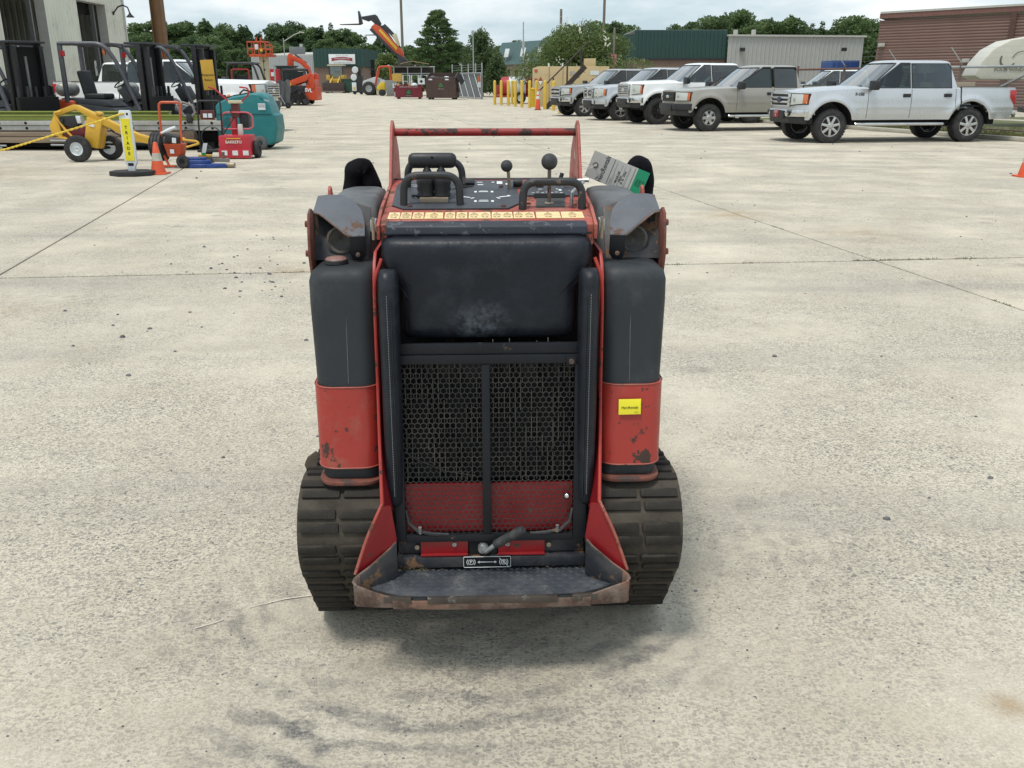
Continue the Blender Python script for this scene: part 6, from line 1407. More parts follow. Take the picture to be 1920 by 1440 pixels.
wheel(fs, (.28, -.37, .155), .155, .12, .06, TRIM, tm=mat('grey_tyre', (.10, .10, .10), .8)); wheel(fs, (-.35, -.3, .12), .12, .1, .05, TRIM); wheel(fs, (.28, .37, .155), .155, .12, .06, TRIM)
# yellow wringer bucket
wb = thing('mop_bucket', 'grubby yellow wringer bucket between trailer and red tiller', 'bucket', (-7.05, 22.0, 0))
MB().loft([[(x, y, .12) for x, y in rrect(-.14, .14, -.14, .14, .03)], [(x, y, .46) for x, y in rrect(-.18, .18, -.18, .18, .04)], [(x, y, .50) for x, y in rrect(-.20, .20, -.19, .19, .04)]]).build('tub', mat('bucket_yellow', (.52, .42, .02), .5, var=.15, dirt=.3), wb, bevel=.008)
for x in (-.11, .11):
    for y in (-.11, .11): MB().cyl((x, y, 0), (x, y, .12), .035, n=10).build('caster', TRIM, wb)
MB().tube([(-.17, 0, .46), (-.14, 0, .62), (.14, 0, .62), (.17, 0, .46)], .012, 6).build('bail', ZINC, wb)
# ---- flatbed deck with timbers, lime beams lying on it
tl = thing('flatbed_trailer', 'low aluminium-railed flatbed trailer loaded with timbers and beams', 'trailer', (-11.4, 20.7, 0))
for z0, z1, y in ((.535, .635, -.02), (.425, .525, -.0)):
    rl_ = MB().box(-5, 4.95, y, y + .06, z0, z1).build('side_rail', ALU, tl, bevel=.006)
    for k in range(17): MB().lathe([(.001, 0), (.032, 0), (.032, .01), (.001, .01)], (-4.7 + k * .59, y - .006, (z0 + z1) / 2), 'y', 8).build('bolt_hole', BLACK, rl_)
MB().box(-5, 4.9, .08, 2.4, .55, .60).build('deck', TIMB, tl)
for z0, z1, xb, y in ((.30, .40, 4.25, -.10), (.17, .285, 4.15, -.16)):
    MB().box(-5, xb, y, y + .12, z0, z1).build('timber', TIMB, tl, bevel=.006)
text('lettering', '83-2805', .085, mat('stencil_pale', (.45, .40, .33), .7), tl, frame((3.2, -.104, .35), (1, 0, 0), (0, 0, 1)))
MB().box(4.05, 4.35, -.155, .1, .16, .41).build('end_block', mat('end_grain', (.13, .09, .065), .8, var=.3), tl, bevel=.01)
MB().box(-5, 4.7, .1, 2.3, .06, .16).build('underframe', BLACK, tl); MB().box(-5, 4.8, .3, 2.2, .16, .5).build('cross_members', BLACK, tl)
for x0, x1, z in ((-1.5, .2, .12), (-1.4, .1, .07), (1.2, 2.1, .22), (1.2, 2.1, .13)): MB().cyl((x0, -.22, z), (x1, -.20, z - .01), .022, n=8).build('steel_pipe', ZINC, tl)
text('lettering', 'GREAT SOUTHERN', .05, WHITEP, tl, frame((3.5, .095, .11), (1, 0, 0), (0, 0, 1)))
lb1 = thing('steel_beam', 'long lime green steel beam on the trailer, the rear and higher one', 'beam', (-11.4, 21.0, 0))
MB().box(-5, 3.7, 0, .14, .66, .80).build('web', LIME, lb1, bevel=.004); MB().box(-5, 3.7, -.05, .19, .80, .825).build('flange', LIME, lb1, bevel=.003); MB().box(3.3, 3.5, -.005, 0, .70, .76).build('socket', BLACK, lb1)
lb2 = thing('steel_beam', 'lime green steel beam along the trailer edge, the front and lower one', 'beam', (-11.4, 20.72, 0))
MB().box(-5, 4.45, 0, .12, .638, .735).build('web', LIME, lb2, bevel=.004); MB().box(-5, 4.45, -.04, .16, .735, .755).build('flange', LIME, lb2, bevel=.003); MB().box(-.75, -.25, -.006, -.001, .665, .70).build('decal', mat('worn_decal', (.12, .14, .05), .7), lb2)
hk = thing('coupling_hook', 'rusty grey hitch coupling on the right end of the lime beam', 'coupling', (-7.2, 20.68, .76))
MB().tube([(-.2, 0, .2), (-.05, 0, .26), (.15, 0, .2), (.2, 0, .05), (.1, 0, -.05), (-.05, 0, -.02), (-.2, 0, .2)], .03, 8).build('ring', mat('hitch_grey', (.20, .18, .17), .7, var=.3), hk); MB().box(.0, .12, -.05, .05, -.18, 0).build('shank', TRIM, hk, bevel=.01)
# ---- forklifts
def forklift(label, loc, rz, cw, n_):
    o = thing('forklift', label, 'forklift', loc, rz, 'forklifts lined up behind the trailer')
    G_ = FKG
    MB().prism([(-1.15, .28), (-1.2, .62), (-1.1, .98), (-.95, 1.06), (-.55, 1.02), (-.5, .28)], 'y', -.50, .50).build('counterweight', cw, o, bevel=.06, seg=3)
    MB().prism([(-.5, .30), (-.5, .95), (.35, .86), (.62, .70), (.95, .95), (1.0, .95), (1.0, .30)], 'y', -.48, .48).build('chassis', FKB, o, bevel=.03)
    MB().prism([(-.95, .98), (-.9, 1.08), (.15, 1.04), (.35, .88), (-.5, .9)], 'y', -.42, .42).build('engine_cover', FKB, o, bevel=.03)
    for s in (-1, 1):
        y = s * .47
        MB().bar((-.72, y, .98), (-.72, y, 2.27), .075, .10, (1, 0, 0)).build('rear_pillar', G_, o, bevel=.012)
        MB().tube(fillet([(-.76, y, 2.30), (.35, y, 2.30), (.62, y, 1.85), (1.02, y, .80)], .35, 7), .048, 10).build('front_pillar', G_, o)
        if n_ != 'plain': text('lettering', '500077000' , .075, WHITEP, o, frame((.12, -.53, 1.75), (0, 0, 1), (-1, 0, 0))) if s < 0 else None
    for x in (-.74, -.45, -.16, .13, .36): MB().bar((x, -.47, 2.30), (x, .47, 2.30), .05, .05).build('roof_bar', G_, o, bevel=.008)
    st = MB().box(-.42, .10, -.26, .26, 1.05, 1.18).build('seat', TRIM, o, bevel=.05, seg=3); MB().obox((-.42, 0, 1.42), (.14, .50, .58), (0, -.18, 0)).build('seat_back', TRIM, st, bevel=.06, seg=3)
    MB().lathe([(.175, -.015), (.20, 0), (.175, .015), (.165, 0), (.175, -.015)], (0, 0, 0), 'z', 22).build('steering_wheel', TRIM, o).matrix_local = Matrix.Translation((.42, 0, 1.42)) @ Euler((0, R(-35), 0)).to_matrix().to_4x4()
    MB().cyl((.62, 0, .9), (.45, 0, 1.38), .05, n=10).build('steering_column', TRIM, o); MB().obox((.62, 0, 1.15), (.2, .6, .35), (0, -.5, 0)).build('dashboard', FKB, o, bevel=.03)
    MB().lathe([(.001, -.36), (.10, -.35), (.155, -.28), (.155, .28), (.10, .35), (.001, .36)], (-.93, 0, 1.27), 'y', 20).build('gas_bottle', mat('gas_bottle_grey', (.36, .36, .33), .4, metal=.2, var=.12), o, ang=50)
    MB().lathe([(.04, 0), (.05, .08), (.03, .13), (.001, .13)], (.30, -.40, 2.05), 'z', 12).build('beacon', AMBER, o); MB().box(-.70, -.62, -.52, -.46, 2.02, 2.14).build('tail_lamp', REDL, o)
    # mast: two channels, cylinders, chains, carriage and forks
    for s in (-1, 1):
        for dx, w_, zt in ((1.14, .12, 2.28), (1.28, .10, 2.22)): MB().box(dx - .06, dx + .06, s * .40 - w_ / 2 - (.06 if dx > 1.2 else 0) * s, s * .40 + w_ / 2 - (.06 if dx > 1.2 else 0) * s, .12, zt).build('mast_channel', mat('mast_black', (.008, .008, .009), .55, var=.4, vs=4, wear=.2, wcol=(.06, .035, .03), ws=3), o, bevel=.008)
        MB().cyl((1.15, s * .22, .3), (1.15, s * .22, 2.1), .028, n=10).build('lift_cylinder', mat('cylinder_rod', (.20, .205, .20), .35, metal=.6), o)
    MB().cyl((1.2, 0, .3), (1.2, 0, 2.0), .04, n=10).build('lift_cylinder', mat('cylinder_rod', (.2, .2, .2)), o)
    for z in (.5, 1.2, 1.9, 2.24): MB().box(1.10, 1.18, -.45, .45, z, z + .09).build('mast_crossbar', FKB, o, bevel=.01)
    MB().box(.82, 1.36, -.46, .46, 2.28, 2.33).build('mast_cap', FKB, o, bevel=.01); MB().box(1.185, 1.20, -.36, .36, .3, 2.2).build('mast_screen', BLACK, o)
    c = MB().box(1.35, 1.46, -.52, .52, .35, 1.12).build('carriage', BLACK, o, bevel=.01)
    for k in range(5): MB().box(1.36, 1.41, -.46 + k * .22, -.42 + k * .22, .95, 1.35).build('load_backrest', FKB, c)
    for s in (-1, 1): MB().box(1.40, 2.45, s * .28 - .06, s * .28 + .06, .10, .15).build('fork', FKB, c, bevel=.01)
    for x, r in ((.75, .35), (-.78, .28)):
        for s in (-1, 1): wheel(o, (x, s * .46, r), r, .22, r * .55, flat('fork_rim', (.30, .28, .24), .5))
    return o
forklift('dark grey forklift at far left with its black mast turned to the camera', (-12.2, 22.3, 0), R(-26), FKB, 'plain')
forklift('dark grey forklift partly out of frame at the far left edge', (-13.7, 24.8, 0), R(-6), FKB, 'plain')
forklift('dark grey forklift with orange counterweight behind the yellow auger machine', (-9.88, 22.9, 0), R(-3), ORG, 'no')
forklift('dark grey forklift with black mast beside the yellow return sign', (-9.0, 24.3, 0), R(-6), FKB, 'plain')
# white pickups beyond the forklifts
pickup('pickup_truck', 'white pickup with its nose towards the teal floor scrubber', (-9.95, 28.6, 0), R(-5), WHT, 'white pickups beyond the forklifts', dict(grille='bars', amb=8, handle=WHT, board=False, nose=1.22, hood=1.28), lift=.16)
pickup('pickup_truck', 'white pickup mostly hidden behind the forklift masts', (-12.6, 33.0, 0), R(-4), WHT, 'white pickups beyond the forklifts', dict(grille='ford', handle=WHT, board=False), lift=.16)
# return sign
rs = thing('return_sign', 'tall yellow sign reading Equipment Return on a dark post', 'sign', (-7.05, 22.0, 0))
bd = MB().obox((0, 0, 1.60), (.285, .03, .66), (0, R(-2), 0)).build('board', mat('sign_yellow', (.50, .29, .03), .55, var=.06), rs, bevel=.004)
for t_, z in (('Equipment', 1.60), ('Return', 1.49)): text('lettering', t_, .068, INK, bd, frame((0, -.0175, z), (1, 0, 0), (0, 0, 1)), bold=.001)
MB().box(-.03, .03, .016, .06, 0, 1.9).build('post', BLK, rs); MB().lathe([(.001, 0), (.22, 0), (.20, .05), (.001, .06)], (0, .03, 0), 'z', 16).build('foot', BLK, rs)
# rusty brown steel column
sc_ = thing('steel_column', 'tall rusty brown steel column rising out of frame beside the warehouse', 'column', (-11.35, 31, 0))
BRN = mat('brown_rusty_column', (.145, .075, .030), .7, var=.2, vs=1.5, wear=.25, ws=3, wcol=(.10, .05, .03))
MB().box(-.165, .165, -.02, .0, 0, 9).build('web', BRN, sc_)
for x in (-.18, .165): MB().box(x, x + .015, -.16, .14, 0, 9).build('flange', BRN, sc_)
MB().box(-.3, .3, -.3, .3, 0, .03).build('base_plate', BRN, sc_)
# ------------------------------------------------------------------ middle distance
def X_(px, Y): return (px - 960) * Y / 1774
def Z_(py, Y): return 1.5 + (149 - py) * Y / 1875
KOR = mat('loader_orange', (.52, .062, .018), .42, var=.1, vs=3, dirt=.2, dcol=(.36, .10, .05), ds=3)
CREAM = mat('cream_lift_paint', (.50, .46, .30), .5, var=.1)
LYEL = mat('loader_yellow', (.52, .33, .05), .5, var=.15, vs=2, dirt=.3, dcol=(.32, .24, .10), ds=2)
# bollards
for k, (x, y, lab) in enumerate(((-1.06, 58.0, 'yellow bollard, leftmost of the row beside the fuel tank'), (-.65, 56.8, 'yellow bollard, second from the left of the row'), (-.22, 55.7, 'yellow bollard, third from the left of the row'), (.0, 59.3, 'yellow bollard standing behind the third and fourth of the row'), (.19, 54.1, 'yellow bollard in front of the red tank trailer'), (.55, 52.5, 'yellow bollard left of the white-banded red tank end'), (.96, 51.2, 'yellow bollard just left of the yellow bin'), (1.36, 52.4, 'yellow bollard half hidden behind the tall orange cone'), (1.71, 48.8, 'yellow bollard right of the tall orange cone'), (2.08, 47.0, 'yellow bollard at the foot of the steel stairs'))):
    b = thing('bollard', lab, 'bollard', (x, y, 0), 0, 'yellow bollards guarding the fuel tank')
    MB().lathe([(.084, 0), (.084, 1.36), (.075, 1.41), (.05, 1.445), (.001, 1.46)], (0, 0, 0), 'z', 20).build('post', mat('bollard_yellow', (.62, .42, .05), .5, var=.1, vs=2, dirt=.25, dcol=(.46, .33, .09), ds=3), b, ang=50)
    MB().lathe([(.001, 0), (.12, 0), (.10, .03), (.001, .03)], (0, 0, 0), 'z', 16).build('footing', mat('footing', (.4, .37, .3), .9), b)
sb = thing('bollard_stub', 'short broken yellow bollard stub left of the pickups', 'bollard', (2.25, 43.6, 0)); MB().lathe([(.10, 0), (.10, .08), (.08, .14), (.001, .15)], (0, 0, 0), 'z', 16).build('post', mat('bollard_yellow', (.62, .42, .05)), sb, ang=50); MB().box(-.14, .14, -.14, .14, 0, .02).build('footing', mat('footing', (.4, .37, .3), .9), sb)
cone('traffic_cone', 'tall orange cone with white collars between the yellow bollards', (1.34, 48.6, 0), 1.05, .38, None, ((.52, .66), (.72, .88)), TRIM)
cone('traffic_cone', 'small orange cone at the right edge of the yard', (8.35, 14.9, 0), .45, .3, None, ((.5, .7),))
yb = thing('waste_bin', 'round yellow lidded bin behind the bollards', 'bin', (X_(998, 54), 54, 0)); MB().lathe([(.001, 0), (.20, 0), (.23, .95), (.001, .95)], (0, 0, 0), 'z', 18).build('drum', mat('bin_yellow', (.60, .36, .02), .5), yb); MB().lathe([(.25, .95), (.25, 1.0), (.001, 1.06)], (0, 0, 0), 'z', 18).build('lid', mat('bin_yellow', (.6, .36, .02)), yb)
# tan fuel tank with stairs
TANT = mat('tan_tank_paint', (.50, .39, .21), .5, var=.06, vs=1, dirt=.25, dcol=(.40, .30, .16), ds=1.5)
ft = thing('fuel_tank', 'long tan steel fuel tank with warning diamonds behind the bollards', 'fuel tank', (X_(1000, 55), 55, 0))
MB().prism([(0, 0), (.0, 2.12), (.25, 2.22), (4.4, 2.22), (4.4, 0)], 'y', 0, 2.6).build('tank', TANT, ft, bevel=.03); MB().box(2.0, 3.3, .03, .1, .8, 2.1).build('cabinet', TANT, ft); MB().box(3.0, 3.65, .6, 1.3, 2.22, 2.66).build('hatch', TANT, ft, bevel=.02)
for x in (.9, 1.7): MB().box(x, x + .03, -.02, -.004, .1, 2.2).build('seam', mat('seam_brown', (.30, .2, .12), .7), ft); MB().cyl((x, .3, 2.2), (x, .3, 2.4), .05, n=8).build('vent', WPL, ft)
for x, z, c1, c2 in ((.42, 1.42, (.30, .06, .04), (.75, .75, .72)), (3.45, 1.35, (.35, .03, .05), (.03, .08, .35))):
    MB().slab([(x - .13, -.03, z), (x, -.03, z + .22), (x + .13, -.03, z)], (0, .01, 0)).build('hazard_diamond', flat('dm' + str(int(x * 10)), c1), ft); MB().slab([(x - .13, -.03, z - .004), (x, -.03, z - .22), (x + .13, -.03, z - .004)], (0, .01, 0)).build('hazard_diamond', flat('dn' + str(int(x * 10)), c2), ft)
for z in (1.90, 1.4): MB().box(.06, .24, -.02, -.005, z, z + .16).build('red_notice', flat('notice_red', (.42, .10, .08)), ft)
MB().box(3.3, 3.8, -.02, -.005, 1.75, 1.98).build('notice', WPL, ft); MB().box(2.1, 2.4, -.02, -.005, 1.75, 1.95).build('notice', mat('notice_faded', (.36, .33, .28), .6), ft)
stp = thing('steel_stairs', 'dark steel stairs with handrails up the front of the tan tank', 'stairs', (X_(1035, 50.5), 50.5, 0))
DKB = mat('dark_brown_steel', (.035, .024, .020), .6, var=.2)
for y in (-.4, .4): MB().bar((-.35, y, .0), (1.75, y, 2.15), .05, .22, (0, 0, 1)).build('stringer', DKB, stp); MB().tube([(-.65, y, .95), (1.55, y, 3.05), (1.85, y, 3.35)], .026, 8).build('handrail', DKB, stp)
for k in range(7): MB().box(-.25 + k * .28, .05 + k * .28, -.38, .38, .18 + k * .28, .21 + k * .28).build('tread', DKB, stp)
for y in (-.4, .4):
    for t in (.2, .55, .9): MB().cyl((-.35 + t * 2.1, y, t * 2.15), (-.35 + t * 2.1, y, t * 2.15 + 1.15), .022, n=6).build('baluster', DKB, stp)
MB().box(1.5, 2.6, -.5, .5, .0, .9).build('stand', TRIM, stp, bevel=.02)
# red tank trailer left of it
rt = thing('tank_trailer', 'red tank trailer with white band behind the bollards', 'trailer', (X_(970, 62), 62, 0))
MB().lathe([(.001, -1.1), (.5, -1.08), (.62, -.95), (.62, .95), (.5, 1.08), (.001, 1.1)], (0, 0, 1.05), 'x', 24).build('tank', mat('tank_red', (.36, .02, .025), .45, var=.1), rt, ang=50)
MB().lathe([(.627, -.55), (.627, .55)], (0, 0, 1.05), 'x', 24).build('white_band', WPL, rt); MB().box(-1.4, 1.4, -.5, .5, .42, .52).build('frame', mat('tank_red', (.36, .02, .025)), rt)
MB().lathe([(.001, 0), (.55, 0), (.5, .12), (.001, .14)], (1.05, -.2, 1.35), 'y', 20).build('hose_reel', mat('reel_red', (.22, .015, .02), .5), rt); MB().obox((-1.25, 0, .85), (.4, .7, .6)).build('pump', mat('pump_red', (.25, .03, .03), .5), rt, bevel=.05)
for y in (-.55, .55): wheel(rt, (.2, y, .36), .36, .2, .2, WPL)
# dumpsters
def dumpster(label, loc, rz, W, D, Hh, m, slope):
    o = thing('dumpster', label, 'dumpster', loc, rz); mb = MB()
    a = [(-W / 2, -D / 2), (W / 2, -D / 2), (W / 2, D / 2), (-W / 2, D / 2)]
    zt = [Hh * slope, Hh * slope, Hh, Hh]
    mb.add([(x, y, .12) for x, y in a] + [(x, y, z) for (x, y), z in zip(a, zt)] + [(x * .94, y * .94, .2) for x, y in a] + [(x * .95, y * .95, z) for (x, y), z in zip(a, zt)],
           [(3, 2, 1, 0)] + [(i, (i + 1) % 4, 4 + (i + 1) % 4, 4 + i) for i in range(4)] + [(4 + i, 4 + (i + 1) % 4, 12 + (i + 1) % 4, 12 + i) for i in range(4)] + [(12 + i, 12 + (i + 1) % 4, 8 + (i + 1) % 4, 8 + i) for i in range(4)] + [(8, 9, 10, 11)])
    mb.build('bin', m, o)
    for s in (-1, 1): MB().box(s * W / 2, s * (W / 2 + .16), -.25, .25, .55, .85).build('fork_pocket', m, o, bevel=.01)
    for x in (-W * .4, W * .4):
        for y in (-D * .38, D * .38): MB().box(x - .1, x + .1, y - .1, y + .1, 0, .12).build('foot', BLK, o)
    if Hh < 1.5: MB().box(-.26, .26, -D / 2 - .02, -D / 2 - .005, .12 * Hh, .66 * Hh).build('logo_panel', flat('logo_dark', (.05, .03, .03)), o)
    zc_ = .42 * Hh if Hh < 1.5 else .50 * Hh
    for dx, dz, rr in ((-.07, .0, .10), (.07, .02, .10), (.0, .12, .10)): MB().lathe([(.001, 0), (rr, 0), (rr, .01), (.001, .01)], (dx, -D / 2 - .035, zc_ + dz), 'y', 10).build('logo', flat('logo_green', (.045, .17, .05)), o)
    text('lettering', 'RECYCLE', .11, mat('faded_white', (.45, .38, .38), .6), o, frame((0, -D / 2 - .03, zc_ - .22), (1, 0, 0), (0, 0, 1)))
    return o
rdp = dumpster('dark red open dumpster with green logo, left of the brown one', (X_(766, 77), 77.2, 0), R(3), 2.15, 1.5, 1.12, mat('dumpster_red', (.15, .012, .022), .55, var=.2, vs=1.5, wear=.2, ws=3), .92)
text('lettering', 'FREEDOM RECYCLERS', .16, mat('faded_white', (.45, .38, .38), .6), rdp, frame((0, -.77, .93), (1, 0, 0), (0, 0, 1)), sx=.95)
bdp = dumpster('dark brown slope-topped dumpster full of rubbish, right of the red one', (X_(828, 74), 75, 0), R(-6), 2.35, 1.7, 2.02, mat('dumpster_brown', (.055, .030, .024), .6, var=.25, vs=1.5, wear=.2, ws=3), .80)
for x in (-.95, .35): MB().box(x, x + .28, -.87, -.855, 1.45, 1.55).build('sticker', WPL, bdp)
MB().slab([(-1.15, -.8, 1.62), (1.15, -.8, 1.62), (1.15, .84, 2.02), (1.1, .84, 2.02), (1.08, -.74, 1.64), (-1.08, -.74, 1.64)], (0, 0, .04)).build('rim', mat('dumpster_brown', (.055, .03, .024)), bdp)
MB().slab([(1.2, -.8, 1.62), (1.2, .84, 2.04), (1.65, .6, 1.4), (1.6, -.6, 1.1)], (.03, 0, 0)).build('lid', BLACK, bdp)
rb = random.Random(9)
for k in range(9):
    t = thing('rubbish_bag', ['white rubbish sack', 'grey rubbish sack', 'cardboard scrap'][k % 3] + ' inside the open dumpsters', 'rubbish', (X_(828, 74) + rb.uniform(-.8, .8), 75 + rb.uniform(-.3, .5), 1.35 + rb.uniform(0, .2)) if k < 5 else (X_(766, 77) + rb.uniform(-.8, .9), 77.2 + rb.uniform(-.3, .4), .98), rb.uniform(0, 3), 'rubbish in the dumpsters')
    if k % 3 == 2: MB().obox((0, 0, 0), (.6, .35, .25), (.2, .3, .1)).build('box', mat('cardboard', (.36, .22, .10), .8), t, bevel=.02)
    else: MB().ball((0, 0, .05), .28, 10, (1.1, .9, .75)).build('sack', WPL if k % 3 == 0 else FKG, t)
# chain-link gate leaf, seen at an angle
def chain(mb, p, q_, z0, z1, pitch, r, up=(0, 0, 1)):
    p, q_ = Vector((*p, 0)), Vector((*q_, 0)); L = (q_ - p).length; d = (q_ - p) / L; h = z1 - z0; nn = Vector((d.y, -d.x, 0))
    n = int((L + h) / pitch)
    for s in (0, 1):
        for k in range(n + 1):
            a = k * pitch - h; pts = [(a, z0), (a + h, z1)] if s == 0 else [(a + h, z0), (a, z1)]
            (u0, w0), (u1, w1) = pts
            def cl_(u0, w0, u1, w1):
                if u0 > u1: u0, w0, u1, w1 = u1, w1, u0, w0
                if u1 <= 0 or u0 >= L: return None
                if u0 < 0: w0 += (w1 - w0) * (-u0) / (u1 - u0); u0 = 0
                if u1 > L: w1 = w0 + (w1 - w0) * (L - u0) / (u1 - u0); u1 = L
                return u0, w0, u1, w1
            c = cl_(u0, w0, u1, w1)
            if not c: continue
            A_ = p + d * c[0] + Vector((0, 0, c[1])); B_ = p + d * c[2] + Vector((0, 0, c[3])); t = (B_ - A_)
            if t.length < .02: continue
            pr_ = t.normalized().cross(nn) * r
            mb.add([A_ - pr_ + nn * (s * r), B_ - pr_ + nn * (s * r), B_ + pr_ + nn * (s * r), A_ + pr_ + nn * (s * r)], [(0, 1, 2, 3)])
    return mb
GALV = mat('galvanised_pipe', (.40, .42, .42), .4, metal=.5, var=.15, vs=2)
gt = thing('chain_link_gate', 'grey slatted chain-link gate leaf on diagonal braces beside the brown dumpster', 'gate', (0, 0, 0))
ga0, ga1 = (X_(846, 84), 84), (X_(903, 75), 75)
def gp(t, z, o=0): return (ga0[0] + (ga1[0] - ga0[0]) * t + o, ga0[1] + (ga1[1] - ga0[1]) * t - abs(o), z)
MB().add([gp(0, .1, .03), gp(1, .1, .03), gp(1, 1.98, .03), gp(0, 1.98, .03)], [(0, 1, 2, 3)]).build('privacy_slats', mat('grey_slats', (.145, .16, .17), .6, var=.12, vs=3), gt)
for a, b in (((0, .1), (1, .1)), ((0, 2.0), (1, 2.0)), ((0, .1), (0, 2)), ((1, .1), (1, 2.0))): MB().cyl(gp(*a, -.05), gp(*b, -.05), .04, n=8).build('frame_pipe', GALV, gt)
for k in range(5): MB().cyl(gp(.04 + k * .19, 1.95, -.06), gp(.24 + k * .19, .12, -.06), .028, n=6).build('brace', GALV, gt)
for t in (.0, .33, .55, .78, .97): MB().cyl(gp(t, .0, .12), gp(t, 2.75, .12), .05, n=8).build('post', GALV, gt)
for z in (2.25, 2.45, 2.62): MB().cyl(gp(0, z, .1), gp(1, z, .1), .008, n=4).build('barbed_wire', GALV, gt)
MB().box(gp(.93, 0)[0] - .1, gp(.93, 0)[0] + .22, 75.2, 75.25, 1.35, 1.75).build('orange_sign', flat('sign_orange', (.50, .12, .03)), gt); MB().box(gp(.93, 0)[0] - .1, gp(.93, 0)[0] + .22, 75.2, 75.25, .9, 1.32).build('white_sign', WPL, gt)
# poles
POLE = mat('weathered_pole', (.19, .17, .15), .85, var=.15)
def pole(name, label, px, Y, top, r, m, extra=None, py_base=None):
    o = thing(name, label, 'pole', (X_(px, Y), Y, 0)); MB().tube([(0, 0, 0), (0, 0, top)], [r, r * .75], 10).build('shaft', m, o)
    MB().lathe([(.001, 0), (r * 2, 0), (r * 2, .08), (.001, .1)], (0, 0, 0), 'z', 10).build('footing', mat('footing', (.4, .37, .3)), o)
    if extra: extra(o, top)
    return o
pole('utility_pole', 'tall wooden pole behind the raised orange boom', 757, 108, 14, .17, mat('wooden_pole', (.16, .14, .105), .9, var=.15))
pole('utility_pole', 'tall wooden pole rising behind the crape myrtle', 1129, 90, 14, .14, mat('wooden_pole', (.16, .14, .105)))
pole('light_pole', 'grey light pole above the tan fuel tank', 1050, 66, Z_(20, 66), .11, POLE)
pole('light_pole', 'slim grey pole with a small box, left of the crape myrtle', 981, 75, Z_(43, 75), .06, GALV, lambda o, t: MB().box(-.1, .1, -.1, .1, t - 2.0, t - 1.4).build('box', GALV, o))
pole('light_pole', 'grey pole with a pink sign beside the green fascia', 1149, 60, Z_(53, 60), .085, POLE, lambda o, t: MB().box(-.18, .18, -.14, -.11, 2.0, 3.0).build('pink_sign', mat('pink_sign', (.50, .20, .20), .6), o))
pole('light_pole', 'thin galvanised pole in front of the bushy tree by the gate', 888, 80, Z_(62, 80), .055, GALV, lambda o, t: MB().box(-.12, .12, -.1, .1, t - .1, t + .15).build('lamp', GALV, o))
# street lamp head beyond the trees
# --- orange compact track loader facing left
kl = thing('track_loader', 'bright orange compact track loader on triangular tracks, parked on the left', 'track loader', (X_(558, 57.5), 57.5, 0))
path = hull2(circ((-1.0, .22), .2) + circ((.55, .25), .22) + circ((.25, .80), .2)); lp, _ = resample(path, 60)
for y in (-.85, .55):
    mb = MB(); n = len(lp); cc = Vector((-.1, .38)); vs = []
    for p in lp:
        qd = p + (cc - p).normalized() * .06; vs += [(p.x, y, p.y), (p.x, y + .38, p.y), (qd.x, y + .38, qd.y), (qd.x, y, qd.y)]
    tr = mb.add(vs, [(4 * i + k, 4 * i + (k + 1) % 4, 4 * ((i + 1) % n) + (k + 1) % 4, 4 * ((i + 1) % n) + k) for i in range(n) for k in range(4)]).build('track', TYRE, kl)
    for c, r in (((-1.0, .22), .14), ((.55, .25), .16), ((.25, .8), .14), ((-.3, .18), .1), ((.1, .18), .1)): MB().lathe([(.001, .05), (r, .05), (r, .33), (.001, .33)], (c[0], y, c[1]), 'y', 18).build('track_wheel', mat('track_wheel_dark', (.03, .03, .033), .6), tr)
MB().prism([(-1.2, .45), (-1.2, .9), (-.4, 1.15), (.9, 1.15), (1.0, .35), (.3, .3)], 'y', -.45, .45).build('chassis', FKB, kl, bevel=.03)
MB().prism([(.55, .35), (.55, .95), (.8, 1.5), (1.15, 1.5), (1.25, .9), (1.2, .3)], 'y', -.7, .7).build('engine_hood', KOR, kl, bevel=.05); MB().box(.95, 1.27, -.72, .72, .3, 1.05).build('rear_door', KOR, kl, bevel=.04)
MB().tube(fillet([(-.75, -.45, 1.1), (-.78, -.45, 2.05), (.55, -.45, 2.05), (.65, -.45, 1.2)], .15), .06, 8).build('cab_frame', FKB, kl); MB().tube(fillet([(-.75, .45, 1.1), (-.78, .45, 2.05), (.55, .45, 2.05), (.65, .45, 1.2)], .15), .06, 8).build('cab_frame', FKB, kl)
MB().box(-.82, .6, -.5, .5, 2.03, 2.13).build('cab_roof', FKB, kl, bevel=.03); MB().box(-.7, .5, -.47, -.45, 1.35, 1.95).build('cab_glass', GLASSD, kl)
for y in (-.78, .66):
    MB().prism([(.85, 1.35), (.75, 1.75), (.95, 1.90), (1.15, 1.75), (1.15, 1.0), (.95, 1.0)], 'y', y, y + .12).build('arm_tower', KOR, kl, bevel=.02); MB().prism([(1.05, 1.80), (.80, 1.82), (-.9, 1.22), (-1.45, .75), (-1.35, .60), (-.75, .98), (.7, 1.42)], 'y', y - .02, y + .10).build('lift_arm', KOR, kl, bevel=.02)
    MB().prism([(-.75, 1.16), (-.35, 1.30), (-.20, 1.28), (-.25, 1.16), (-.85, .98)], 'y', y - .028, y - .022).build('yellow_decal', YEL if False else mat('decal_yellow', (.65, .40, .03), .5), kl)
text('lettering', 'SVL', .28, WHITEP, kl, frame((.78, -.735, .88), (1, 0, -.1), (0, 0, 1)), bold=.01)
MB().prism([(-1.4, .1), (-1.75, .05), (-1.9, .5), (-1.45, .85), (-1.38, .85)], 'y', -.85, .85).build('bucket', FKB, kl, bevel=.02)
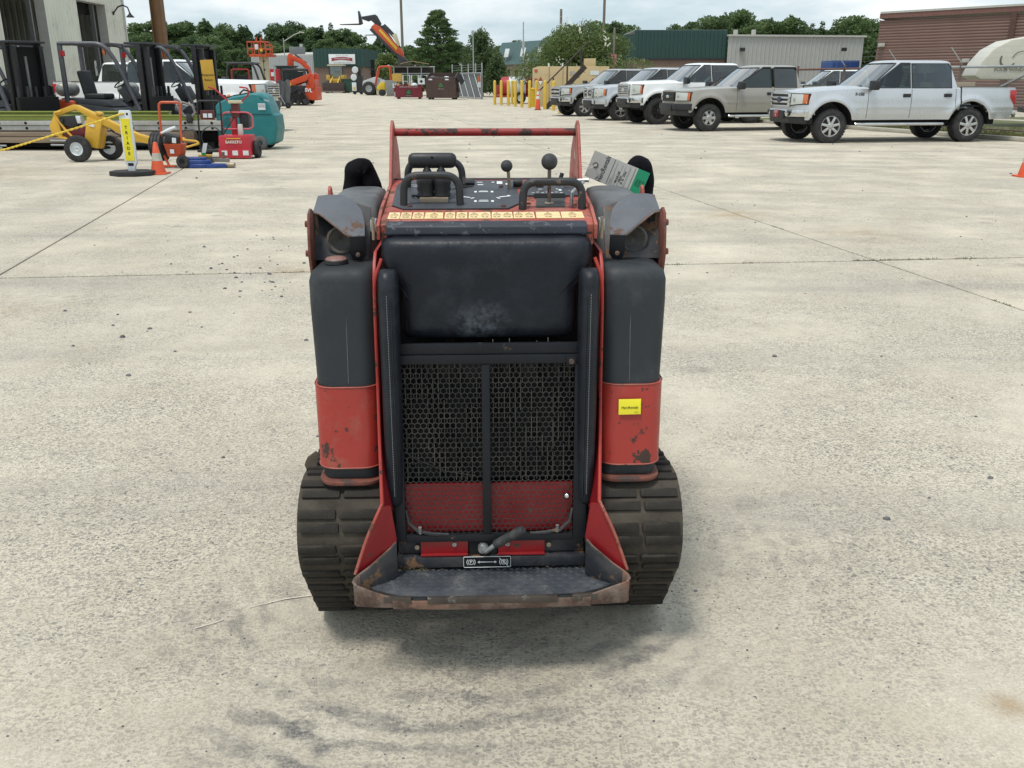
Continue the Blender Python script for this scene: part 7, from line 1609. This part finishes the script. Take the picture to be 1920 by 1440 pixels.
# --- red mini excavator behind it
me_ = thing('mini_excavator', 'orange red mini excavator with bent boom raised behind the track loader', 'excavator', (X_(548, 64), 64, 0))
MB().prism([(-.9, .0), (-1.1, .2), (-.95, .45), (.95, .45), (1.1, .2), (.9, 0)], 'y', -.75, -.4).build('track', TYRE, me_, bevel=.05); MB().prism([(-.9, .0), (-1.1, .2), (-.95, .45), (.95, .45), (1.1, .2), (.9, 0)], 'y', .4, .75).build('track', TYRE, me_, bevel=.05)
MB().box(-.9, .5, -.65, .65, .5, 1.3).build('house', KOR, me_, bevel=.1); MB().box(-.9, .3, -.55, .55, 1.3, 2.3).build('cab', GLASSD, me_, bevel=.05); MB().box(-.95, .35, -.6, .6, 2.3, 2.38).build('cab_roof', FKB, me_, bevel=.02)
MB().prism([(1.15, .9), (1.35, 1.8), (1.25, 2.3), (.85, 2.75), (.15, 3.05), (-.05, 2.95), (-.0, 2.78), (.65, 2.5), (.98, 2.15), (1.1, 1.75), (.9, .95)], 'y', -.14, .14).build('boom', KOR, me_, bevel=.03)
MB().prism([(-.25, 1.9), (-.22, 2.9), (-.10, 3.15), (.12, 3.15), (.20, 2.9), (.10, 1.9)], 'y', -.12, .12).build('stick', KOR, me_, bevel=.03); MB().cyl((.3, 0, 3.1), (1.05, 0, 2.55), .05, n=8).build('hydraulic_ram', FKB, me_); MB().prism([(-.35, 1.3), (-.3, 1.9), (.1, 1.9), (.2, 1.5), (-.05, 1.25)], 'y', -.25, .25).build('bucket', FKB, me_, bevel=.02)
rc = thing('red_cabinet', 'small red cabinet with white labels left of the track loader', 'cabinet', (X_(517, 62), 62, 0)); MB().box(-.28, .28, -.3, .3, .2, 2.15).build('case', mat('cabinet_red', (.36, .015, .02), .45), rc, bevel=.03); MB().box(-.2, .05, -.315, -.302, 1.7, 1.95).build('label', WPL, rc); MB().box(-.2, .1, -.315, -.302, 1.2, 1.35).build('label', WPL, rc); MB().box(-.25, .25, -.25, .25, 0, .2).build('skid', FKB, rc)
# --- orange mast lift and utility vehicle
ml = thing('mast_lift', 'orange railed platform on a cream mast lift', 'mast lift', (X_(492, 58), 58, 0))
MB().box(-.55, .85, -.5, .5, 2.80, 2.95).build('platform', ORG, ml, bevel=.01)
for z in (3.25, 3.65):
    for a, b in (((-.6, -.5), (.5, -.5)), ((-.6, .5), (.5, .5)), ((-.6, -.5), (-.6, .5)), ((.5, -.5), (.5, .5))): MB().cyl((*a, z), (*b, z), .03, n=6).build('guard_rail', ORG, ml)
for x in (-.6, -.2, .2, .5):
    for y in (-.5, .5): MB().cyl((x, y, 2.9), (x, y, 3.68), .03, n=6).build('rail_post', ORG, ml)
for a in ((.5, .85),): 
    for z in (2.95, 3.2, 3.45): MB().cyl((.5, -.5, z), (.88, -.5, z), .03, n=6).build('extension_rail', ORG, ml)
MB().cyl((.88, -.5, 2.9), (.88, -.5, 3.45), .03, n=6).build('rail_post', ORG, ml); MB().box(-.15, .05, -.56, -.48, 3.2, 3.5).build('control_box', WPL, ml, bevel=.02); MB().box(.15, .3, -.56, -.5, 3.1, 3.25).build('label', mat('decal_yellow', (.65, .4, .03)), ml); MB().cyl((-.1, -.2, 3.65), (-.1, -.2, 3.9), .05, n=8).build('lamp', ORG, ml); MB().cyl((.15, -.2, 3.65), (.15, -.2, 3.9), .05, n=8).build('lamp', ORG, ml)
for k, x in enumerate((-.05, .25)): MB().box(x, x + .22, -.15, .1, .3, 2.85).build('mast_section', CREAM, ml, bevel=.01)
for z in (2.5, 2.0, 1.5): MB().box(.18, .26, -.18, -.1, z, z + .12).build('roller', FKB, ml)
MB().box(-.6, .8, -.5, .5, .1, .6).build('base', ORG, ml, bevel=.03)
for x in (-.4, .6): wheel(ml, (x, -.5, .18), .18, .1, .08, FKB)
uv = thing('utility_vehicle', 'red utility vehicle with black roll cage behind the white pickup', 'utility vehicle', (X_(463, 50), 50, 0))
MB().tube(fillet([(-.95, -.6, .8), (-.78, -.6, 2.3), (.55, -.6, 2.3), (.95, -.6, .9)], .3), .055, 8).build('roll_cage', FKB, uv); MB().tube(fillet([(-.95, .6, .8), (-.78, .6, 2.3), (.55, .6, 2.3), (.95, .6, .9)], .3), .055, 8).build('roll_cage', FKB, uv)
MB().box(-.85, .6, -.65, .65, 2.28, 2.36).build('roof', FKG, uv, bevel=.03); MB().prism([(-1.3, .5), (-1.3, 1.1), (-.5, 1.15), (.6, .95), (1.3, 1.05), (1.45, .6), (1.4, .45)], 'y', -.65, .65).build('body', mat('vehicle_red', (.30, .015, .018), .4), uv, bevel=.06)
MB().tube(fillet([(-.6, -.62, 1.2), (-.6, -.62, 2.0), (.30, -.62, 2.0), (.30, -.62, 1.2)], .1), .04, 8).build('door_frame', mat('vehicle_red', (.3, .015, .018)), uv); MB().box(-.5, .2, -.3, .3, 1.1, 1.7).build('seat', TRIM, uv, bevel=.06)
for x in (-.85, .95):
    for y in (-.6, .6): wheel(uv, (x, y, .33), .33, .25, .18, TRIM)
gs = thing('covered_rack', 'grey tarpaulin-covered rack on a post with a small wheel', 'rack', (X_(523, 51.5), 51.5, 0))
MB().cyl((-.2, 0, .05), (-.2, 0, 2.3), .045, n=8).build('post', GALV, gs); MB().tube([(-.2, -.05, 1.05), (.32, -.1, .08)], .03, 6).build('strut', GALV, gs)
MB().grid(lambda u, v: (-.1 + .62 * u + .05 * math.sin(v * 5), .06 * math.sin(u * 14) + .1, 1.45 - 1.25 * v + .05 * math.sin(u * 9)), 20, 10).build('tarpaulin', mat('grey_tarp', (.12, .125, .13), .7, var=.15, vs=4), gs, ang=180); MB().box(-.3, .5, -.2, .4, .1, .2).build('base', FKB, gs); wheel(gs, (.42, -.1, .16), .16, .1, .06, TRIM)
# --- yellow wheel loader facing us
wl_ = thing('wheel_loader', 'yellow wheel loader with dark bucket facing the camera by the far brick front', 'wheel loader', (X_(630, 111), 111, 0))
MB().prism([(-1.25, .15), (-1.3, 1.15), (1.3, 1.15), (1.25, .15)], 'y', -1.9, -1.75).build('bucket', mat('bucket_dark', (.045, .030, .026), .7, var=.3), wl_, bevel=.05); MB().box(-1.28, 1.28, -2.0, -1.7, .1, .26).build('cutting_edge', mat('edge_steel', (.16, .13, .12), .5), wl_)
MB().box(-.8, .8, 1.0, 3.0, .9, 2.0).build('engine_hood', LYEL, wl_, bevel=.08); MB().box(-.75, .75, -.4, 1.0, 1.0, 1.6).build('front_frame', LYEL, wl_, bevel=.05)
for s in (-1, 1): MB().bar((s * .4, .4, 1.7), (s * .45, -1.6, .9), .16, .35).build('lift_arm', LYEL, wl_, bevel=.02); MB().box(s * .85 - .2, s * .85 + .2, -.4, .3, 1.45, 2.0).build('fender', LYEL, wl_, bevel=.04)
MB().box(-.75, .75, .3, 1.6, 1.6, 3.0).build('cab', GLASSW, wl_, bevel=.06); MB().box(-.95, .95, .1, 1.8, 3.0, 3.15).build('cab_roof', mat('roof_pale', (.5, .46, .33), .5), wl_, bevel=.04)
for x in (-.78, .78): MB().box(x - .06, x + .06, .25, .4, 1.6, 3.0).build('cab_pillar', FKB, wl_)
for x in (-1.0, 1.0):
    for y in (-.5, 2.2): wheel(wl_, (x, y, .68), .68, .5, .3, mat('pale_rim', (.45, .44, .4), .5), 'x')
gbx = thing('green_bin', 'dark green wheeled skip beside the wheel loader', 'skip', (X_(655, 110), 110, 0)); MB().loft([[(x, y, .15) for x, y in rrect(-.75, .75, -.5, .5, .05)], [(x, y, 1.5) for x, y in rrect(-.9, .9, -.6, .6, .05)]]).build('tub', mat('skip_green', (.018, .055, .040), .6), gbx, bevel=.03); MB().box(-.95, .95, -.65, .65, 1.5, 1.56).build('lid', mat('skip_green', (.018, .055, .04)), gbx)
for x in (-.6, .6): wheel(gbx, (x, -.4, .12), .12, .08, .05, TRIM)
lt = thing('light_tower', 'black light tower with two round white lamps and a white box', 'light tower', (X_(667, 100), 100, 0))
MB().box(.05, .75, -.4, .4, .2, 1.9).build('cabinet', TRIM, lt, bevel=.05); MB().box(.25, .6, -.2, .2, 1.9, 2.6).build('mast', TRIM, lt)
for x, z in ((.05, 2.45), (-.12, 1.72)): MB().lathe([(.001, -.12), (.30, -.10), (.34, 0), (.28, .14), (.001, .18)], (x, -.35, z), 'y', 20).build('lamp', WPL, lt, ang=50)
MB().box(-.35, .12, -.5, -.1, .35, 1.2).build('white_box', WPL, lt, bevel=.05); MB().box(-.2, .0, -.52, -.505, .5, .75).build('yellow_label', mat('decal_yellow', (.65, .4, .03)), lt)
for x in (-.1, .6): wheel(lt, (x, -.42, .2), .2, .12, .09, TRIM)
# --- telehandlers with raised booms
th = thing('telehandler', 'orange telehandler with raised black-tipped boom and level forks', 'telehandler', (-12.7, 95, 0))
o_ = lambda px, py: (X_(px, 95) + 12.7, Z_(py, 95))
for x in (-1.55, 1.9):
    for y in (-1.0, 1.0): wheel(th, (x, y, .66), .66, .42, .33, mat('grey_rim', (.36, .38, .40), .45))
MB().prism([(-2.3, .55), (-2.2, 1.35), (-1.0, 1.75), (.5, 1.3), (2.9, 1.4), (3.0, .6)], 'y', -.6, .6).build('chassis', mat('chassis_pale', (.45, .46, .46), .5), th, bevel=.08)
MB().tube(fillet([(-.95, -.75, .9), (-.55, -.75, 2.7), (.55, -.75, 2.75), (.65, -.75, .9)], .3), .09, 8).build('cab_frame', ORG, th); MB().tube(fillet([(-.95, .1, .9), (-.55, .1, 2.7), (.55, .1, 2.75), (.65, .1, .9)], .3), .09, 8).build('cab_frame', ORG, th); MB().box(-.5, .5, -.5, 0, 1.0, 1.6).build('seat', TRIM, th, bevel=.05); MB().box(.65, 1.6, -.7, .4, 1.1, 2.0).build('engine_cover', LYEL, th, bevel=.06)
def boomp(pts, y0, y1, name, m): return MB().prism([o_(*p) for p in pts], 'y', y0, y1).build(name, m, th, bevel=.03)
boomp([(699, 52), (706, 46), (715, 50), (757, 96), (759, 112), (754, 110)], .3, .62, 'boom', ORG)
boomp([(713, 58), (717, 56), (747, 90), (745, 95)], .285, .298, 'yellow_decal', mat('decal_yellow', (.65, .40, .03)))
boomp([(700, 53), (754, 110), (752, 114), (696, 57)], .32, .6, 'boom_underside', FKB)
boomp([(683, 33), (708, 29), (712, 32), (719, 46), (716, 51), (706, 46), (700, 40), (695, 42), (684, 38)], .34, .58, 'boom_nose', FKB)
boomp([(677, 23), (679, 23), (682, 34), (684, 46), (678, 48)], .1, .85, 'fork_carriage', FKB)
for y in (.12, .72): boomp([(642, 47), (642, 48), (680, 48), (680, 45.5)], y, y + .12, 'fork', FKB)
boomp([(720, 50), (725, 46), (733, 54), (742, 64), (752, 88), (750, 92), (740, 72)], .35, .55, 'hydraulic_ram', FKB)
boomp([(745, 98), (752, 108), (760, 128), (754, 126)], .33, .57, 'boom_base', CREAM); boomp([(738, 66), (746, 63), (752, 84), (748, 88)], .25, .28, 'cover', CREAM); boomp([(746, 100), (772, 118), (775, 150), (748, 150)], .2, .7, 'boom_pivot', FKB)
t2_ = thing('telehandler_forks', 'black fork carriage and forks of a second raised boom under the orange one', 'fork attachment', (-12.7, 97.5, 0))
def b2(pts, y0, y1, name, m): return MB().prism([o_(*p) for p in pts], 'y', y0, y1).build(name, m, t2_, bevel=.02)
b2([(709, 46), (712, 46), (713, 60), (709, 64), (706, 62), (708, 54)], .0, .8, 'carriage', FKB); b2([(680, 64), (680, 65), (709, 65), (709, 63)], .1, .2, 'fork', FKB); b2([(680, 64), (680, 65), (709, 65), (709, 63)], .6, .7, 'fork', FKB); b2([(711, 48), (716, 46), (757, 110), (757, 178), (750, 178), (750, 112)], .2, .5, 'inner_boom', FKB)
bp_ = thing('black_post', 'black rubber-sleeved mast standing left of the telehandler cab', 'mast', (X_(700, 97), 97, 0)); MB().box(-.2, .2, -.2, .2, 0, Z_(112, 97)).build('mast', BLACK, bp_, bevel=.04); MB().box(-.28, .28, -.28, .28, 0, .3).build('foot', TRIM, bp_); MB().box(-.24, .24, -.24, .24, 2.4, 2.55).build('collar', TRIM, bp_)
# --- yellow roller, grey tote
yr = thing('trench_roller', 'yellow and grey compact roller beside the big tyre', 'roller', (X_(714, 91), 91, 0)); MB().prism([(-.4, .55), (-.35, .85), (.0, 1.25), (.3, 1.3), (.4, 1.1), (.4, .55)], 'y', -.4, .4).build('cover', mat('roller_yellow', (.66, .46, .03), .45), yr, bevel=.06); MB().lathe([(.001, -.4), (.3, -.4), (.3, .4), (.001, .4)], (.12, -.1, .3), 'y', 20).build('drum', TRIM, yr, bevel=.01); MB().box(-.42, -.05, -.35, .35, .12, .55).build('frame', CREAM, yr, bevel=.04)
tt = thing('grey_tote', 'grey slant-sided waste tote on a pallet with a white notice', 'tote', (X_(734, 89), 89, 0)); MB().loft([[(x, y, .12) for x, y in rrect(-.45, .5, -.4, .4, .05)], [(x, y, 1.45) for x, y in rrect(-.6, .6, -.5, .5, .05)]]).build('tub', mat('tote_grey', (.22, .225, .22), .6), tt, bevel=.02); MB().box(-.5, .5, -.45, .45, 0, .11).build('pallet', TIMB, tt); MB().slab([(.15, -.49, .75), (.5, -.49, .75), (.5, -.52, 1.15), (.15, -.52, 1.15)], (0, -.01, 0)).build('notice', WPL, tt); MB().slab([(.25, -.505, .85), (.42, -.505, .85), (.42, -.52, 1.02), (.25, -.52, 1.02)], (0, -.01, 0)).build('notice_print', INK, tt)
# --- material rack with plywood and frames behind the dumpsters
mr_ = thing('material_rack', 'steel rack carrying warped plywood sheets above the red dumpster', 'rack', (X_(765, 83), 83, 0))
for x in (-1.2, 0, 1.2, 2.3): MB().cyl((x, 0, 0), (x, 0, 2.6), .05, n=6).build('upright', GALV, mr_)
for z in (2.0, 2.55): MB().cyl((-1.3, 0, z), (2.4, 0, z), .045, n=6).build('rail', GALV, mr_)
PLY = mat('weathered_plywood', (.34, .25, .15), .8, var=.2, vs=2)
MB().slab([(-1.5, -.4, 2.62), (1.2, -.4, 2.72), (1.2, .6, 2.72), (-1.5, .6, 2.62)], (0, 0, .06)).build('plywood', mat('dark_ply', (.10, .07, .045), .8), mr_); MB().slab([(-.6, -.5, 2.76), (.4, -.5, 2.98), (1.9, -.5, 2.75), (1.9, .5, 2.75), (.4, .5, 2.98), (-.6, .5, 2.76)], (0, 0, .05)).build('plywood', PLY, mr_); MB().slab([(-1.7, -.4, 2.68), (-1.2, -.4, 2.55), (-1.2, .4, 2.55), (-1.7, .4, 2.68)], (0, 0, .03)).build('plywood', WPL, mr_)
MB().box(-1.2, 2.3, .3, .4, 1.9, 2.5).build('stacked_parts', mat('dark_parts', (.03, .025, .02), .8, var=.5, vs=3), mr_); MB().box(-1.3, -.5, -.2, .3, 1.35, 2.0).build('orange_crate', LYEL, mr_, bevel=.03)
for x in (-.4, .35, 1.1): MB().tube([(x, -.3, .8), (x, -.3, 1.85), (x + .6, -.3, 1.85), (x + .6, -.3, .8)], .05, 6).build('window_frame', WPL, mr_)
MB().box(.9, 1.5, -.42, -.40, 1.1, 1.6).build('notice', WPL, mr_); MB().prism([(1.2, 1.5), (1.35, 1.35), (1.2, 1.2), (1.05, 1.35)], 'y', -.435, -.422).build('notice_print', INK, mr_)
# ------------------------------------------------------------------ right edge: fence, camper, parked cars, verge
VERGE = mat('verge_grass', (.085, .115, .032), .95, var=.35, vs=1.5, dirt=.5, dcol=(.17, .14, .07), ds=.8)
F0, F1 = Vector((14.2, 22.2)), Vector((9.3, 35.6))
fd = (F1 - F0).normalized(); fn = Vector((fd.y, -fd.x)); fn = fn if fn.y > 0 else -fn
vg = MB().add([(*(F0 - fd * 6 - fn * .5), .02), (*(F1 + fd * 2 - fn * .5), .02), (*(F1 + fd * 2 + fn * 9), .02), (*(F0 - fd * 6 + fn * 9), .02)], [(0, 1, 2, 3)]).build('grass_verge', VERGE); tag(vg, kind='structure')
kb = MB().slab([(*(F0 - fd * 6 - fn * .72), 0), (*(F1 + fd * 4 - fn * .72), 0), (*(F1 + fd * 4 - fn * .5), 0), (*(F0 - fd * 6 - fn * .5), 0)], (0, 0, .11)).build('kerb', mat('kerb_concrete', (.42, .40, .34), .9, var=.12, vs=2), bevel=.02); tag(kb, kind='structure')
mb = MB(); rnd = random.Random(21)
for _ in range(2600):
    p = F0 - fd * 5 + fd * rnd.uniform(0, 18) + fn * (rnd.uniform(-.5, .6) if rnd.random() < .7 else rnd.uniform(.6, 4)); tuft(p.x, p.y, .02, rnd.uniform(.06, .22), 3, .05, mb)
tag(mb.build('verge_weeds', mat('dry_weeds', (.13, .13, .045), .85, var=.5, vs=1.2)), 'dry grass and weeds along the foot of the fence', 'grass', kind='stuff')
fe = thing('chain_link_fence', 'chain-link fence with barbed-wire arms behind the nearest silver pickup', 'fence', (0, 0, 0))
def fp(t, z, o=0): p = F0 + (F1 - F0) * t + fn * o; return (p.x, p.y, z)
for t in (-.25, .0, .155, .33, .5, .67, .84, 1.0):
    MB().cyl(fp(t, 0), fp(t, 1.95), .04, n=8).build('post', mat('rusty_post', (.16, .12, .10), .7, metal=.2, var=.3) if t > .3 else GALV, fe); MB().cyl(fp(t, 1.93), fp(t + .012, 2.35, -.28), .012, n=6).build('barb_arm', GALV, fe)
MB().cyl(fp(-.25, 1.83), fp(.52, 1.83), .033, n=8).build('top_rail', GALV, fe); MB().cyl(fp(.52, 1.83), fp(1.05, 1.83), .033, n=8).build('top_rail', mat('rusty_rail', (.15, .07, .05), .7), fe); MB().cyl(fp(-.25, .22), fp(1.0, .22), .02, n=6).build('bottom_rail', mat('rusty_post', (.16, .12, .1)), fe)
MB().cyl(fp(.155, 1.75), fp(.02, .25), .03, n=6).build('brace', GALV, fe); MB().cyl(fp(.155, 1.75), fp(.30, .9), .03, n=6).build('brace', GALV, fe)
pa, pb = F0 + (F1 - F0) * -.25, F0 + (F1 - F0) * 1.02
tag(chain(MB(), pa, pb, .12, 1.82, .085, .0022).build('wire_mesh', GALV, fe), kind='stuff')
for k in range(3): MB().cyl(fp(-.25, 2.05 + k * .13, -.08 * (k + 1)), fp(1.0, 2.05 + k * .13, -.08 * (k + 1)), .0018, n=4).build('barbed_wire', GALV, fe)
# camper
cp_ = thing('camper_trailer', 'cream camper with rounded front cap and script lettering behind the fence', 'camper', (17.3, 31.2, 0), R(-16))
CRM = mat('camper_cream', (.56, .54, .46), .4, var=.05); 
secs = []
for y, k in ((-1.2, .97), (-1.1, 1), (1.1, 1), (1.2, .97)): secs.append([(x, y, z * k + (1 - k) * 1.5) for x, z in [(-2.1, 1.62), (-1.95, 2.05), (-1.65, 2.45), (-1.2, 2.72), (-.6, 2.82), (4.5, 2.86), (4.5, .6), (.6, .6), (.3, 1.5), (-1.9, 1.5)]])
MB().loft(secs).build('shell', CRM, cp_, bevel=.04, ang=40)
MB().prism(arc(-1.05, 1.55, 1.18, 96, 5, 8)[::1] + [(.2, 1.60), (.6, 2.80), (-.5, 2.80)], 'y', -1.215, -1.205).build('side_graphic', mat('camper_tan', (.42, .38, .28), .4), cp_) if False else None
MB().prism(rrect(.25, 1.0, 1.85, 2.3, .1), 'y', -1.225, -1.20).build('window', GLASSD, cp_, bevel=.01); MB().prism([(-.35, 2.3), (.3, 2.62), (1.6, 2.75), (1.6, 2.66), (.4, 2.5), (-.2, 2.2)], 'y', -1.215, -1.203).build('red_stripe', flat('stripe_red', (.20, .02, .03), .4), cp_)
MB().prism([(-.55, 1.6), (-.05, 2.3), (.25, 2.78), (.6, 2.78), (.2, 2.1), (-.1, 1.6)], 'y', -1.212, -1.202).build('tan_panel', mat('camper_tan', (.42, .38, .28), .4), cp_)
text('lettering', 'FOUR WINDS', .15, mat('script_brown', (.13, .11, .09), .4), cp_, frame((-1.10, -1.225, 1.80), (1, 0, 0), (0, 0, 1)), bold=.003); mb = MB(); band(mb, -1.2, 2.1, .22, 150, 330, .05, -1.222); band(mb, -.8, 2.05, .3, 70, 160, .025, -1.222); mb.build('swoosh', mat('script_brown', (.13, .11, .09)), cp_)
MB().obox((.4, 0, 3.0), (.7, .6, .22), (0, -.2, 0)).build('roof_unit', mat('unit_brown', (.10, .085, .08), .6), cp_, bevel=.05)
for x in (2.6, 3.4): wheel(cp_, (x, -1.1, .36), .36, .22, .2, WPL)
MB().box(-.2, 4.4, -1.0, 1.0, .45, .6).build('frame', BLK, cp_); text('lettering', 'KEYLA', .2, INK, cp_, frame((1.3, -1.23, 1.45), (1, 0, 0), (0, 0, 1)), bold=.006)
# vehicles beyond the fence
GB = 'white pickups beyond the chain-link fence'
pickup('pickup_truck', 'white pickup beyond the fence showing its cab above the silver hood', (13.6, 40.5, 0), R(175), WHT, GB, dict(board=False, handle=WHT))
pickup('pickup_truck', 'white pickup beyond the fence just right of the tan cab', (9.9, 45.0, 0), R(172), WHT, GB, dict(board=False, handle=WHT))
pickup('pickup_truck', 'white pickup behind the fence in front of the camper', (16.6, 33.8, -.1), R(178), WHT, GB, dict(board=False, handle=WHT), lift=-.1) if False else None
bx = thing('blue_container', 'dark blue storage box in front of the grey shed', 'container', (X_(1582, 58), 58, 0)); MB().box(-.85, .85, 0, 2, 0, 2.6).build('shell', mat('container_blue', (.02, .06, .20), .5), bx, bevel=.02)
for k in range(6): MB().box(-.75 + k * .28, -.65 + k * .28, -.03, -.002, .1, 2.5).build('rib', mat('container_blue', (.02, .06, .2)), bx)
tb_ = thing('truck_bed_box', 'tan cardboard-coloured box standing in the bed of the silver pickup', 'box', (10.95, 24.05, .92), R(188)); MB().box(-.75, .75, -.2, .25, 0, .52).build('body', mat('box_tan', (.33, .27, .20), .7), tb_, bevel=.01); MB().box(-.7, .7, -.18, .23, .48, .50).build('lid', TRIM, tb_)
